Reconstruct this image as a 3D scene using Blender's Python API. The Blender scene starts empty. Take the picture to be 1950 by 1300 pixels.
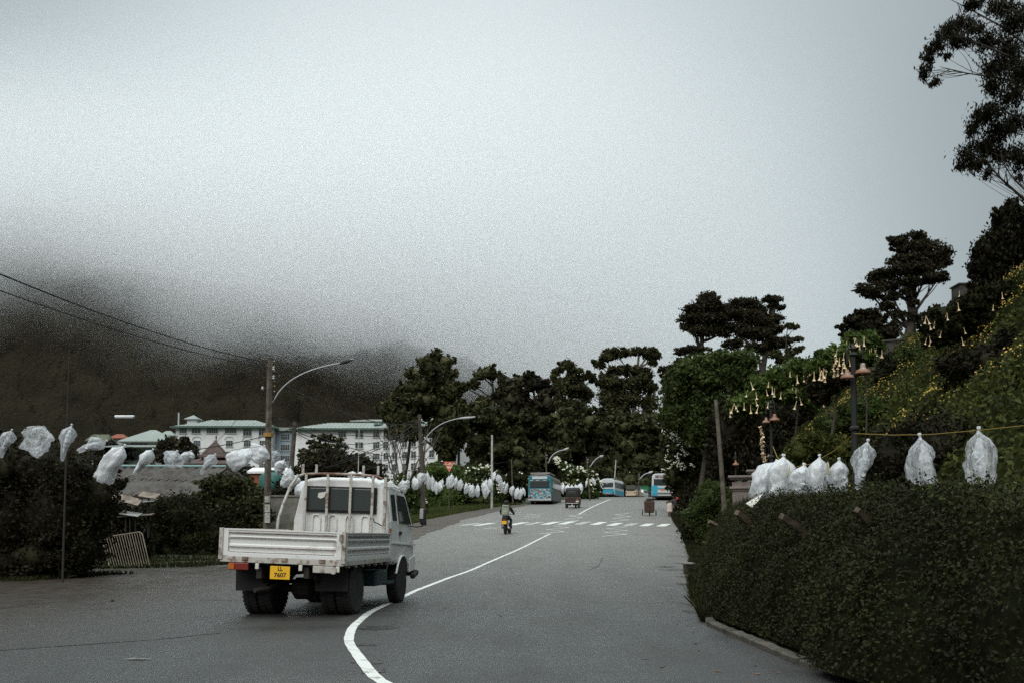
import bpy, math, random
import numpy as np
from mathutils import Vector, Matrix, noise as mnoise
R = math.radians
random.seed(7); rng = np.random.default_rng(11)
sc = bpy.context.scene
C = sc.collection

# ------------------------------------------------------------ camera
PITCH = R(3.5); H = 1.2; FPX = 1895.8
cd = bpy.data.cameras.new('camera'); cam = bpy.data.objects.new('camera', cd); C.objects.link(cam)
cam.location = (0, 0, H); cam.rotation_euler = (R(90) + PITCH, 0, 0)
cd.sensor_width = 36; cd.lens = 35; cd.shift_y = 0.130; cd.clip_start = 0.1; cd.clip_end = 6000
sc.camera = cam

# ------------------------------------------------------------ world: overcast sky with the hidden sun's bright patch
w = bpy.data.worlds.new("World"); sc.world = w; w.use_nodes = True
nt = w.node_tree; nt.nodes.clear(); N = nt.nodes.new; L = nt.links.new
SUN_AZ = R(-3); SUN_EL = R(13)
def wmath(op, a, b=None, clamp=False):
    n = N('ShaderNodeMath'); n.operation = op; n.use_clamp = clamp
    for i, s in enumerate((a, b)):
        if s is None: continue
        if isinstance(s, (int, float)): n.inputs[i].default_value = s
        else: L(s, n.inputs[i])
    return n.outputs[0]
out = N('ShaderNodeOutputWorld'); bg = N('ShaderNodeBackground')
tc = N('ShaderNodeTexCoord')
nrm = N('ShaderNodeVectorMath'); nrm.operation = 'NORMALIZE'; L(tc.outputs['Generated'], nrm.inputs[0])
dot = N('ShaderNodeVectorMath'); dot.operation = 'DOT_PRODUCT'; L(nrm.outputs[0], dot.inputs[0])
dot.inputs[1].default_value = (math.sin(SUN_AZ) * math.cos(SUN_EL), math.cos(SUN_AZ) * math.cos(SUN_EL), math.sin(SUN_EL))
ang = wmath('ARCCOSINE', wmath('MINIMUM', dot.outputs['Value'], 0.99999))
g = wmath('POWER', 2.718, wmath('MULTIPLY', wmath('POWER', wmath('DIVIDE', ang, R(21)), 2.0), -1.0))
nz = N('ShaderNodeTexNoise'); nz.inputs['Scale'].default_value = 2.2; nz.inputs['Detail'].default_value = 5; nz.inputs['Roughness'].default_value = .5
L(nrm.outputs[0], nz.inputs['Vector'])
nf = wmath('ADD', wmath('MULTIPLY', wmath('SUBTRACT', nz.outputs['Fac'], .5), .16), 1.0)
sxyz = N('ShaderNodeSeparateXYZ'); L(nrm.outputs[0], sxyz.inputs[0])
zen = wmath('MULTIPLY', wmath('POWER', wmath('MAXIMUM', sxyz.outputs[2], 0.0), 5.0), 1.5)
val = wmath('MULTIPLY', wmath('ADD', wmath('ADD', zen, wmath('MULTIPLY', g, 0.47)), 0.16), nf)
ramp = N('ShaderNodeMix'); ramp.data_type = 'RGBA'
ramp.inputs[6].default_value = (0.84, 0.99, 1.03, 1); ramp.inputs[7].default_value = (0.95, 1.0, 1.01, 1)
L(g, ramp.inputs[0])
ov = N('ShaderNodeVectorMath'); ov.operation = 'SCALE'; L(ramp.outputs[2], ov.inputs[0]); L(val, ov.inputs['Scale'])
sky = N('ShaderNodeTexSky'); sky.sky_type = 'NISHITA'; sky.sun_disc = False
sky.sun_elevation = R(48); sky.sun_rotation = R(200)
ss = N('ShaderNodeVectorMath'); ss.operation = 'SCALE'; L(sky.outputs[0], ss.inputs[0]); ss.inputs['Scale'].default_value = 0.05
mx = N('ShaderNodeMix'); mx.data_type = 'RGBA'; mx.inputs[0].default_value = 0.95
L(ss.outputs[0], mx.inputs[6]); L(ov.outputs[0], mx.inputs[7])
L(mx.outputs[2], bg.inputs['Color']); bg.inputs['Strength'].default_value = 1.0
L(bg.outputs[0], out.inputs['Surface'])
# ------------------------------------------------------------ sun lamp (weak and wide), fill added behind the camera for surfaces facing it
sd = bpy.data.lights.new('fill_sun', 'SUN'); sd.energy = 1.5; sd.angle = R(60); sd.color = (1, .98, .95)
so = bpy.data.objects.new('fill_sun', sd); C.objects.link(so); so.rotation_euler = (R(42), 0, R(-20))
sc.view_settings.view_transform = 'Standard'; sc.view_settings.look = 'None'
sc.view_settings.exposure = 0.8; sc.view_settings.gamma = 1.0; sc.view_settings.use_curve_mapping = False
sc.cycles.max_bounces = 22; sc.cycles.diffuse_bounces = 2; sc.cycles.glossy_bounces = 2
sc.cycles.transmission_bounces = 4; sc.cycles.transparent_max_bounces = 10; sc.cycles.volume_bounces = 20
sc.cycles.volume_step_rate = 1.0; sc.cycles.volume_max_steps = 128
sc.cycles.use_denoising = False; sc.cycles.caustics_reflective = False; sc.cycles.caustics_refractive = False

# ------------------------------------------------------------ pixel <-> place
def P(px, py, Y):
    dx = (px - 975) / FPX; dy = -(py - 904) / FPX
    s = Y / (math.cos(PITCH) - dy * math.sin(PITCH))
    return Vector((dx * s, Y, H + (math.sin(PITCH) + dy * math.cos(PITCH)) * s))
def sm(t): t = np.clip(t, 0, 1); return t * t * (3 - 2 * t)
_pY = [-20, 20, 30, 40, 50, 65, 85, 98, 113, 130, 145, 160, 180, 420]
_pz = [0, 0, .18, .66, 1.28, 2.02, 3.45, 4.30, 5.25, 6.24, 6.85, 7.15, 7.3, 7.3]
_Yf = np.arange(-20, 421, .5); _zf = np.interp(_Yf, _pY, _pz)
_k = np.hanning(17); _k /= _k.sum(); _zf = np.convolve(np.pad(_zf, 8, mode='edge'), _k, 'valid')
zr = lambda Y: np.interp(Y, _Yf, _zf)
_rY = [-15, -4, 2, 6, 9.4, 13.4, 20.7, 35, 48, 72, 105, 130, 160, 200]
_rX = [14, 9.0, 5.0, 3.35, 2.65, 2.60, 3.72, 6.3, 8.3, 11.6, 16.2, 21.5, 30, 44]
_lY = [-15, 24, 27, 31, 36, 42, 48, 69, 95, 115, 130, 160, 200]
_lX = [-60, -60, -22, -9, -6.0, -5.0, -4.7, -3.7, 1.1, 6.2, 10.4, 18.5, 32]
xr = lambda Y: np.interp(Y, _rY, _rX)
xl = lambda Y: np.interp(Y, _lY, _lX)
def gz(x, Y):
    x = np.asarray(x, float); Y = np.asarray(Y, float)
    z = zr(Y) * 1.0
    dr = x - xr(Y)
    near = sm((60 - Y) / 35)
    bank = near * 1.0 * sm((dr - .55) / 1.1) + (1 - near) * 1.1 * sm(dr / 3)
    slope = np.clip(dr - 5, 0, None) * 1.05 * sm((150 - Y) / 70)
    zright = np.minimum(z + bank + slope, np.maximum(12.6, z + bank + .6))
    dl = np.where(Y < 30, -14 - x, xl(Y) - x)
    far = np.interp(Y, [0, 60, 100, 150, 270, 420], [0, .2, 1.2, 5, 14, 24])
    wl = sm((dl - 5) / 22)
    zleft = z * (1 - wl) + far * wl
    dl2 = np.where(Y < 31, 0, dl)
    return np.where(dr > 0, zright, np.where(dl2 > 0, zleft, z))
def gz1(x, Y): return float(gz(x, Y))
def G(px, py, y0=3.0, y1=200):
    Y = np.arange(y0, y1, .05)
    d = P(px, py, 1.0); X = d.x * Y; Z = H + (d.z - H) * Y
    hit = np.where(Z <= gz(X, Y))[0]
    i = hit[0] if len(hit) else len(Y) - 1
    return Vector((X[i], Y[i], float(gz(X[i], Y[i]))))

# ------------------------------------------------------------ materials
def new_mat(name):
    m = bpy.data.materials.new(name); m.use_nodes = True
    b = m.node_tree.nodes['Principled BSDF']
    return m, m.node_tree, b
def mat(name, col, rough=.7, col2=None, scale=3, metal=0, bump=0, bscale=None, thr=None, spec=.4, alpha=None, coord='Object', detail=6, emit=None):
    m, t, b = new_mat(name)
    b.inputs['Roughness'].default_value = rough; b.inputs['Metallic'].default_value = metal
    b.inputs['Specular IOR Level'].default_value = spec
    b.inputs['Base Color'].default_value = (*col, 1)
    tcn = t.nodes.new('ShaderNodeTexCoord')
    if col2 is not None:
        n = t.nodes.new('ShaderNodeTexNoise'); n.inputs['Scale'].default_value = scale; n.inputs['Detail'].default_value = detail
        n.inputs['Roughness'].default_value = .65
        t.links.new(tcn.outputs[coord], n.inputs['Vector'])
        r = t.nodes.new('ShaderNodeValToRGB')
        lo, hi = thr or (.35, .65)
        r.color_ramp.elements[0].position = lo; r.color_ramp.elements[1].position = hi
        r.color_ramp.elements[0].color = (*col, 1); r.color_ramp.elements[1].color = (*col2, 1)
        t.links.new(n.outputs['Fac'], r.inputs[0]); t.links.new(r.outputs[0], b.inputs['Base Color'])
    if bump:
        n2 = t.nodes.new('ShaderNodeTexNoise'); n2.inputs['Scale'].default_value = bscale or scale * 6; n2.inputs['Detail'].default_value = 4
        t.links.new(tcn.outputs[coord], n2.inputs['Vector'])
        bp = t.nodes.new('ShaderNodeBump'); bp.inputs['Strength'].default_value = bump; bp.inputs['Distance'].default_value = .02
        t.links.new(n2.outputs['Fac'], bp.inputs['Height']); t.links.new(bp.outputs[0], b.inputs['Normal'])
    if alpha is not None: b.inputs['Alpha'].default_value = alpha
    if emit: b.inputs['Emission Color'].default_value = (*emit[:3], 1); b.inputs['Emission Strength'].default_value = emit[3]
    return m
def leaf_mat(name, dark, light, scale=.5, trans=.25, rough=.6, spec=.06):
    m, t, b = new_mat(name)
    b.inputs['Roughness'].default_value = rough; b.inputs['Specular IOR Level'].default_value = spec
    tcn = t.nodes.new('ShaderNodeTexCoord'); n = t.nodes.new('ShaderNodeTexNoise'); n.inputs['Scale'].default_value = scale; n.inputs['Detail'].default_value = 3
    t.links.new(tcn.outputs['Object'], n.inputs['Vector'])
    gi = t.nodes.new('ShaderNodeNewGeometry')
    a = t.nodes.new('ShaderNodeMath'); a.operation = 'MULTIPLY_ADD'; a.inputs[1].default_value = .55; 
    t.links.new(gi.outputs['Random Per Island'], a.inputs[0])
    s = t.nodes.new('ShaderNodeMath'); s.operation = 'SUBTRACT'; s.inputs[1].default_value = .27
    t.links.new(n.outputs['Fac'], s.inputs[0]); t.links.new(s.outputs[0], a.inputs[2])
    r = t.nodes.new('ShaderNodeValToRGB'); r.color_ramp.elements[0].position = .2; r.color_ramp.elements[1].position = .85
    r.color_ramp.elements[0].color = (*dark, 1); r.color_ramp.elements[1].color = (*light, 1)
    t.links.new(a.outputs[0], r.inputs[0]); t.links.new(r.outputs[0], b.inputs['Base Color'])
    if trans:
        tr = t.nodes.new('ShaderNodeBsdfTranslucent'); t.links.new(r.outputs[0], tr.inputs['Color'])
        ms = t.nodes.new('ShaderNodeMixShader'); ms.inputs[0].default_value = trans
        t.links.new(b.outputs[0], ms.inputs[1]); t.links.new(tr.outputs[0], ms.inputs[2])
        t.links.new(ms.outputs[0], t.nodes['Material Output'].inputs['Surface'])
    return m

# ------------------------------------------------------------ object helpers
def tag(o, label=None, cat=None, group=None, kind=None):
    if label: o['label'] = label
    if cat: o['category'] = cat
    if group: o['group'] = group
    if kind: o['kind'] = kind
    return o
def thing(name, label, cat, loc=(0, 0, 0), rz=0, group=None):
    o = bpy.data.objects.new(name, None); C.objects.link(o); o.empty_display_size = .3
    o.location = loc; o.rotation_euler = (0, 0, rz)
    return tag(o, label, cat, group)
class MB:
    def __init__(s, M=None): s.v = []; s.f = []; s.M = M
    def add(s, vs, fs):
        b = len(s.v)
        for p in vs:
            p = Vector(p)
            s.v.append(tuple(s.M @ p) if s.M else tuple(p))
        s.f += [tuple(b + i for i in q) for q in fs]
        return s
    def box(s, cx, cy, cz, sx, sy, sz, T=None):
        vs = [Vector((x * sx / 2, y * sy / 2, z * sz / 2)) for x in (-1, 1) for y in (-1, 1) for z in (-1, 1)]
        if T is not None: vs = [T @ v for v in vs]
        vs = [v + Vector((cx, cy, cz)) for v in vs]
        return s.add(vs, [(0, 1, 3, 2), (4, 6, 7, 5), (0, 4, 5, 1), (2, 3, 7, 6), (0, 2, 6, 4), (1, 5, 7, 3)])
    def tube(s, pts, rad, seg=8, cap=True):
        pts = [Vector(p) for p in pts]; n = len(pts)
        rad = [rad] * n if isinstance(rad, (int, float)) else rad
        vs = []; up = None
        for i, p in enumerate(pts):
            d = (pts[min(i + 1, n - 1)] - pts[max(i - 1, 0)])
            d = d.normalized() if d.length > 1e-9 else Vector((0, 0, 1))
            if up is None: up = Vector((1, 0, 0)) if abs(d.x) < .8 else Vector((0, 1, 0))
            a = (up - d * up.dot(d)).normalized(); b = d.cross(a); up = a
            for k in range(seg):
                t = 2 * math.pi * k / seg
                vs.append(p + (a * math.cos(t) + b * math.sin(t)) * rad[i])
        fs = [(i * seg + k, i * seg + (k + 1) % seg, (i + 1) * seg + (k + 1) % seg, (i + 1) * seg + k) for i in range(n - 1) for k in range(seg)]
        if cap: fs += [tuple(reversed(range(seg))), tuple((n - 1) * seg + k for k in range(seg))]
        return s.add(vs, fs)
    def prism(s, poly, axis, a, b):
        """poly: 2-D points; extruded along axis x/y/z from a to b"""
        def p3(q, t):
            return {'x': (t, q[0], q[1]), 'y': (q[0], t, q[1]), 'z': (q[0], q[1], t)}[axis]
        n = len(poly)
        vs = [p3(q, a) for q in poly] + [p3(q, b) for q in poly]
        fs = [(i, (i + 1) % n, n + (i + 1) % n, n + i) for i in range(n)] + [tuple(reversed(range(n))), tuple(range(n, 2 * n))]
        return s.add(vs, fs)
    def lathe(s, prof, o=(0, 0, 0), axis='z', seg=16):
        """prof: (r, h) list"""
        vs = []; o = Vector(o)
        for r, h in prof:
            for k in range(seg):
                t = 2 * math.pi * k / seg; c, q = r * math.cos(t), r * math.sin(t)
                vs.append(o + Vector({'z': (c, q, h), 'x': (h, c, q), 'y': (c, h, q)}[axis]))
        n = len(prof)
        fs = [(i * seg + k, i * seg + (k + 1) % seg, (i + 1) * seg + (k + 1) % seg, (i + 1) * seg + k) for i in range(n - 1) for k in range(seg)]
        fs += [tuple(reversed(range(seg))), tuple((n - 1) * seg + k for k in range(seg))]
        return s.add(vs, fs)
def fix(me):
    import bmesh
    bm = bmesh.new(); bm.from_mesh(me); bmesh.ops.recalc_face_normals(bm, faces=bm.faces); bm.to_mesh(me); bm.free()
def obj(name, mb, m, parent=None, bev=0, smooth=False, loc=None, label=None):
    me = bpy.data.meshes.new(name); me.from_pydata(mb.v, [], mb.f); fix(me)
    me.materials.append(m)
    if smooth:
        for p in me.polygons: p.use_smooth = True
    o = bpy.data.objects.new(name, me); C.objects.link(o)
    if parent: o.parent = parent
    if loc: o.location = loc
    if bev:
        b = o.modifiers.new('bevel', 'BEVEL'); b.width = bev; b.segments = 2; b.limit_method = 'ANGLE'; b.angle_limit = R(40)
    if label: o['label'] = label
    return o
def quadmesh(name, V, Q, m, parent=None, smooth=False):
    me = bpy.data.meshes.new(name)
    V = np.ascontiguousarray(V, dtype=np.float32); Q = np.ascontiguousarray(Q, dtype=np.int32)
    me.vertices.add(len(V)); me.vertices.foreach_set('co', V.ravel())
    me.loops.add(Q.size); me.loops.foreach_set('vertex_index', Q.ravel())
    me.polygons.add(len(Q)); me.polygons.foreach_set('loop_start', np.arange(0, Q.size, 4, dtype=np.int32))
    if smooth: me.polygons.foreach_set('use_smooth', np.ones(len(Q), dtype=bool))
    me.update(calc_edges=True)
    me.materials.append(m)
    o = bpy.data.objects.new(name, me); C.objects.link(o)
    if parent: o.parent = parent
    return o
def grid(name, Xs, Ys, Zs, m, parent=None, smooth=True):
    """Xs,Ys,Zs 2-D arrays"""
    r, c = Xs.shape
    V = np.stack([Xs, Ys, Zs], -1).reshape(-1, 3)
    i = np.arange(r - 1)[:, None] * c + np.arange(c - 1)[None, :]
    Q = np.stack([i, i + 1, i + c + 1, i + c], -1).reshape(-1, 4)
    return quadmesh(name, V, Q, m, parent, smooth)
def copy_tree(o, parent=None, **kw):
    c = o.copy(); C.objects.link(c); c.parent = parent
    for ch in list(o.children): copy_tree(ch, c)
    return c

# ------------------------------------------------------------ leaves
def unit(n):
    v = rng.normal(size=(n, 3)); return v / np.linalg.norm(v, axis=1, keepdims=True)
def leaf_quads(pts, size, aspect=.5, nrm=None, spread=.9, long=None):
    n = len(pts); nv = unit(n)
    if nrm is not None: nv = nrm + nv * spread; nv /= np.linalg.norm(nv, axis=1, keepdims=True)
    t = np.cross(nv, unit(n)) if long is None else np.cross(nv, np.cross(np.broadcast_to(long, (n, 3)) + unit(n) * .5, nv))
    t /= np.linalg.norm(t, axis=1, keepdims=True) + 1e-9
    b = np.cross(nv, t)
    s = (size * rng.uniform(.55, 1.45, n))[:, None]
    V = np.stack([pts - t * s, pts + b * s * aspect - t * s * .1, pts + t * s, pts - b * s * aspect - t * s * .1], 1).reshape(-1, 3)
    Q = np.arange(4 * n).reshape(n, 4)
    return V, Q
def core_blob(c, r, seg=13, ring=9, amp=.18):
    u = np.linspace(0, 2 * np.pi, seg + 1); v = np.linspace(-np.pi / 2, np.pi / 2, ring)
    U, W = np.meshgrid(u, v)
    k = 1 + amp * np.sin(3 * U + rng.uniform(0, 6)) * np.cos(W) + amp * .7 * np.sin(5 * W + 2 * U + rng.uniform(0, 6)) * np.cos(W)
    jt = rng.uniform(.80, 1.16, k.shape); jt[:, -1] = jt[:, 0]; k = k * jt; W = W + rng.uniform(-.1, .1, W.shape) * (np.abs(W) < 1.5); W[:, -1] = W[:, 0]
    V = np.stack([c[0] + r[0] * k * np.cos(W) * np.cos(U), c[1] + r[1] * k * np.cos(W) * np.sin(U), c[2] + r[2] * k * np.sin(W)], -1).reshape(-1, 3)
    i = np.arange(ring - 1)[:, None] * (seg + 1) + np.arange(seg)[None, :]
    Q = np.stack([i, i + 1, i + seg + 2, i + seg + 1], -1).reshape(-1, 4)
    return V, Q
def join(parts):
    Vs, Qs, b = [], [], 0
    for V, Q in parts: Vs.append(V); Qs.append(Q + b); b += len(V)
    return np.concatenate(Vs), np.concatenate(Qs)
def crown(name, blobs, n, size, m, parent=None, per=26, sig=.16, core=.68, flat=1.0, aspect=.5, shell=None, long=None, under=True, sat=0):
    if shell is None: core = core * .9 if core > .7 else core; shell = (core + .02, core + .28) if core > .6 else (.6, 1.05)
    """blobs: (centre, (rx,ry,rz)); leaves in sub-clumps near each blob's surface"""
    if sat:
        ex = []
        for c, r in blobs:
            for _ in range(sat):
                u = unit(1)[0]; u[2] = u[2] * .6 + .15; q = rng.uniform(.28, .5); ex.append((Vector(np.array(c) + u * np.array(r) * rng.uniform(.95, 1.25)), tuple(np.array(r) * q)))
        nb = len(blobs); blobs = list(blobs) + ex
    else: nb = len(blobs)
    parts = []; vol = np.array([(b[1][0] * b[1][1] * b[1][2]) ** (2 / 3) for b in blobs]); share = vol / vol.sum()
    for bi, ((c, r), s) in enumerate(zip(blobs, share)):
        k = max(3, int(n * s / per)); r = np.array(r); c = np.array(c)
        u = unit(k)
        if not under: u[:, 2] = np.where(u[:, 2] < -.25, -u[:, 2] * .5, u[:, 2])
        sub = c + u * r * rng.uniform(*shell, k)[:, None]
        sg = sig * r.min() * rng.uniform(.6, 1.5, k)
        off = rng.normal(size=(k, per, 3)) * sg[:, None, None]; off[:, :, 2] *= flat
        pts = (sub[:, None, :] + off).reshape(-1, 3)
        parts.append(leaf_quads(pts, size, aspect, long=long))
        if core and bi < nb: parts.append(core_blob(c, r * core))
    V, Q = join(parts)
    return quadmesh(name, V, Q, m, parent)
def pxblobs(Y, L, depth=1.0):
    o = []
    for b in L:
        px, py, rx, ry = b[:4]; dY = b[4] if len(b) > 4 else 0
        s = (Y + dY) / FPX; p = P(px, py, Y + dY)
        o.append((p, (rx * s, max(rx, ry) * s * depth, ry * s)))
    return o
# ============================================================ SETTING
def road_mat():
    m, t, b = new_mat('wet_asphalt'); nd = t.nodes.new; ln = t.links.new
    b.inputs['Specular IOR Level'].default_value = .95
    tcn = nd('ShaderNodeTexCoord')
    def noise(scale, det=5, rough=.6, vec=None):
        n = nd('ShaderNodeTexNoise'); n.inputs['Scale'].default_value = scale; n.inputs['Detail'].default_value = det; n.inputs['Roughness'].default_value = rough
        ln(vec or tcn.outputs['Object'], n.inputs['Vector']); return n.outputs['Fac']
    mp = nd('ShaderNodeMapping'); mp.inputs['Scale'].default_value = (.9, .12, 1); ln(tcn.outputs['Object'], mp.inputs['Vector'])
    big = noise(.55, 6, .62); streak = noise(1.3, 5, .6, mp.outputs[0]); fine = noise(60, 3, .7); patch = noise(2.4, 5, .6)
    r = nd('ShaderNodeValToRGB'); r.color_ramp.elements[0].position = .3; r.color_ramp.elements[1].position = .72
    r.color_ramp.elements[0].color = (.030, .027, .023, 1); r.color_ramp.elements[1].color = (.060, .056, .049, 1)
    ad = nd('ShaderNodeMath'); ad.operation = 'MULTIPLY_ADD'; ad.inputs[1].default_value = .5; ln(fine, ad.inputs[0])
    h = nd('ShaderNodeMath'); h.operation = 'MULTIPLY'; h.inputs[1].default_value = .5; ln(patch, h.inputs[0]); ln(h.outputs[0], ad.inputs[2])
    ln(ad.outputs[0], r.inputs[0])
    # sheen and vignette painted in, dark near to pale uphill; dried mud on apron
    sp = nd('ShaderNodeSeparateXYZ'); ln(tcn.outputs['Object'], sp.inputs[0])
    sheen_fade = nd('ShaderNodeMapRange'); sheen_fade.interpolation_type = 'SMOOTHSTEP'; sheen_fade.inputs[1].default_value = 9; sheen_fade.inputs[2].default_value = 52; sheen_fade.inputs[3].default_value = .50; sheen_fade.inputs[4].default_value = 3.1
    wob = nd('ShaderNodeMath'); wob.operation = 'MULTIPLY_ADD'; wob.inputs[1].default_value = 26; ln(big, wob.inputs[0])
    off = nd('ShaderNodeMath'); off.operation = 'SUBTRACT'; off.inputs[1].default_value = 13; ln(sp.outputs['Y'], off.inputs[0]); ln(off.outputs[0], wob.inputs[2]); ln(wob.outputs[0], sheen_fade.inputs[0])
    vm = nd('ShaderNodeVectorMath'); vm.operation = 'SCALE'; ln(r.outputs[0], vm.inputs[0]); ln(sheen_fade.outputs[0], vm.inputs['Scale'])
    mud = nd('ShaderNodeMapRange'); mud.interpolation_type = 'SMOOTHSTEP'; mud.inputs[1].default_value = -3.5; mud.inputs[2].default_value = -9; ln(sp.outputs['X'], mud.inputs[0])
    mm = nd('ShaderNodeMath'); mm.operation = 'MULTIPLY'; ln(mud.outputs[0], mm.inputs[0]); pr = nd('ShaderNodeMapRange'); pr.inputs[1].default_value = .3; pr.inputs[2].default_value = .6; pr.inputs[3].default_value = .5; ln(patch, pr.inputs[0]); ln(pr.outputs[0], mm.inputs[1])
    mc = nd('ShaderNodeMix'); mc.data_type = 'RGBA'; ln(mm.outputs[0], mc.inputs[0]); ln(vm.outputs[0], mc.inputs[6]); mc.inputs[7].default_value = (.030, .021, .014, 1)
    ln(mc.outputs[2], b.inputs['Base Color'])
    sm_ = nd('ShaderNodeMapRange'); sm_.inputs[3].default_value = .62; sm_.inputs[4].default_value = .12; ln(mm.outputs[0], sm_.inputs[0]); ln(sm_.outputs[0], b.inputs['Specular IOR Level'])
    s = nd('ShaderNodeMath'); s.operation = 'ADD'; ln(big, s.inputs[0]); ln(streak, s.inputs[1])
    mr = nd('ShaderNodeMapRange'); mr.inputs[1].default_value = .72; mr.inputs[2].default_value = 1.25; mr.inputs[3].default_value = .34; mr.inputs[4].default_value = .70
    ln(s.outputs[0], mr.inputs[0]); ln(mr.outputs[0], b.inputs['Roughness'])
    bp = nd('ShaderNodeBump'); bp.inputs['Strength'].default_value = .25; bp.inputs['Distance'].default_value = .005
    ln(fine, bp.inputs['Height']); ln(bp.outputs[0], b.inputs['Normal'])
    return m
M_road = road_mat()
M_ground = mat('earth', (.035, .03, .02), .95, (.03, .045, .014), 1.2, bump=.6)
M_gravel = mat('gravel', (.10, .085, .07), .9, (.05, .04, .032), 6, bump=1.0, bscale=25)
M_mark = mat('road_paint', (.62, .62, .58), .55, (.16, .155, .145), 5, thr=(.52, .70))
M_markworn = mat('worn_road_paint', (.50, .50, .48), .55, (.10, .10, .095), 7, thr=(.44, .60))
M_conc = mat('concrete', (.22, .21, .18), .85, (.10, .10, .075), 3, bump=.4)
M_kerb = mat('mossy_kerb_concrete', (.085, .07, .055), .8, (.03, .03, .02), 4, bump=.5)
M_soil = mat('wet_soil', (.035, .027, .018), .6, (.016, .013, .009), 3, bump=.5)

def strip(name, Yv, xa, xb, dz, m, cols=2, parent=None, kind='structure'):
    Yv = np.asarray(Yv, float); t = np.linspace(0, 1, cols)
    X = xa[:, None] * (1 - t) + xb[:, None] * t; Yg = np.repeat(Yv[:, None], cols, 1)
    o = grid(name, X, Yg, zr(Yg) + dz, m, parent)
    if kind and not parent: o['kind'] = kind
    return o
rows = np.concatenate([np.arange(-15, 60, .75), np.arange(60, 205, 1.5)])
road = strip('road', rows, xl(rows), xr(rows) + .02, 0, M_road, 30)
# ground sheet
dL = [600, 420, 300, 220, 160, 120, 90, 70, 55, 43, 34, 27, 21, 16, 12, 9, 6.5, 4.5, 3, 1.8, .9, .3, 0]
dR = [0, .3, .55, .8, 1.1, 1.4, 1.8, 2.4, 3.2, 4.2, 5] + list(np.arange(5.7, 22, .8)) + [24, 27, 32, 40, 55, 80, 120, 200, 350]
gY = np.concatenate([np.arange(-30, 90, 1.0), np.arange(90, 180, 3), np.arange(180, 421, 12)])
cols = []
for y in gY:
    a, b = float(xl(y)), float(xr(y)); t = np.linspace(.02, .98, 8)
    cols.append(np.concatenate([a - np.array(dL), a + (b - a) * t, b + np.array(dR)]))
gX = np.array(cols); gYY = np.repeat(gY[:, None], gX.shape[1], 1)
gZ = gz(gX, gYY)
ins = (gX >= xl(gYY) - .01) & (gX <= xr(gYY) + .01)
gZ = gZ - .08 * ins
bumpn = np.sin(gX * 1.7 + gYY * .9) * np.sin(gYY * 1.3 - gX * .6) * .07
gZ = gZ + np.where((gX < xl(gYY) - 2) | (gX > xr(gYY) + 2), bumpn, 0)
tag(grid('ground', gX, gYY, gZ, M_ground), kind='structure')

# shoulder of gravel along the left edge
sY = np.arange(44, 100, .5); wob = .35 * np.sin(sY * .7) + .2 * np.sin(sY * 1.9 + 1)
wd = np.interp(sY, [44, 50, 60, 80, 92, 100], [.6, 2.0, 2.6, 2.2, 1.6, .6])
strip('shoulder', sY, xl(sY) - wd + wob * .5, xl(sY) + .25 + wob * .25, .012, M_gravel, 4)
sY2 = np.arange(31, 47, .5)
strip('shoulder', sY2, xl(sY2) - .8 + .2 * np.sin(sY2), xl(sY2) + .1, .010, M_gravel, 3)

# ---- painted markings
def line_pts(L, y0=3):
    return [G(*q) for q in L]
def ribbon(name, pts, width, m, dz=.005, parent=None, n=160, jag=0.0):
    pts = np.array([(p.x, p.y) for p in pts]); s = np.concatenate([[0], np.cumsum(np.hypot(*np.diff(pts, axis=0).T))])
    # smooth resample (Catmull via cubic of windowed mean)
    q = np.linspace(0, s[-1], n); x = np.interp(q, s, pts[:, 0]); y = np.interp(q, s, pts[:, 1])
    k = np.hanning(13); k /= k.sum()
    if len(pts) > 3:
        x = np.convolve(np.pad(x, 6, mode='reflect', reflect_type='odd'), k, 'valid'); y = np.convolve(np.pad(y, 6, mode='reflect', reflect_type='odd'), k, 'valid')
    dx, dy = np.gradient(x), np.gradient(y); l = np.hypot(dx, dy); nx, ny = -dy / l, dx / l
    wv = width / 2 * (1 + jag * rng.normal(size=n))
    X = np.stack([x + nx * wv, x - nx * wv], 1); Y = np.stack([y + ny * wv, y - ny * wv], 1)
    o = grid(name, X, Y, zr(Y) + dz, m, parent)
    if not parent: o['kind'] = 'structure'
    return o
cl = line_pts([(720, 1300), (688, 1258), (662, 1222), (670, 1195), (702, 1167), (737, 1150), (790, 1125), (855, 1100), (920, 1075), (985, 1047), (1048, 1016)])
p0 = cl[0]; cl = [Vector((p0.x + .75, p0.y - 1.2, 0)), Vector((p0.x + .33, p0.y - .6, 0))] + cl
ribbon('centre_line', cl, .115, M_mark, n=260, jag=.05)
ribbon('centre_line', line_pts([(1102, 979), (1113, 973), (1130, 964), (1148, 956), (1163, 950.5)]), .16, M_mark, n=60)
def zigzag(L, half, n, wd=.12):
    pts = line_pts(L); a, b = pts[0], pts[-1]; out = []
    for i in range(n):
        t = i / (n - 1); j = t * (len(pts) - 1); k = min(int(j), len(pts) - 2); p = pts[k].lerp(pts[k + 1], j - k)
        out.append(Vector((p.x + (half if i % 2 else -half), p.y, 0)))
    mb = MB()
    for a, b in zip(out[:-1], out[1:]):
        d = (b - a); d.z = 0; nn = Vector((-d.y, d.x, 0)).normalized() * wd / 2
        q = []
        for p in (a - nn, b - nn, b + nn, a + nn): q.append((p.x, p.y, float(zr(p.y)) + .006))
        mb.add(q, [(0, 1, 2, 3)])
    tag(obj('zigzag_line', mb, M_mark), kind='structure')
zigzag([(1048, 1016), (1060, 1008), (1071, 1001), (1075, 999)], .55, 7)
zigzag([(1083, 993), (1092, 987), (1102, 979)], .55, 6)
zigzag([(1170, 1021), (1174, 1010), (1177, 1000)], .6, 7)
zigzag([(1180, 993), (1184, 985), (1188, 976)], .6, 6)
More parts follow.
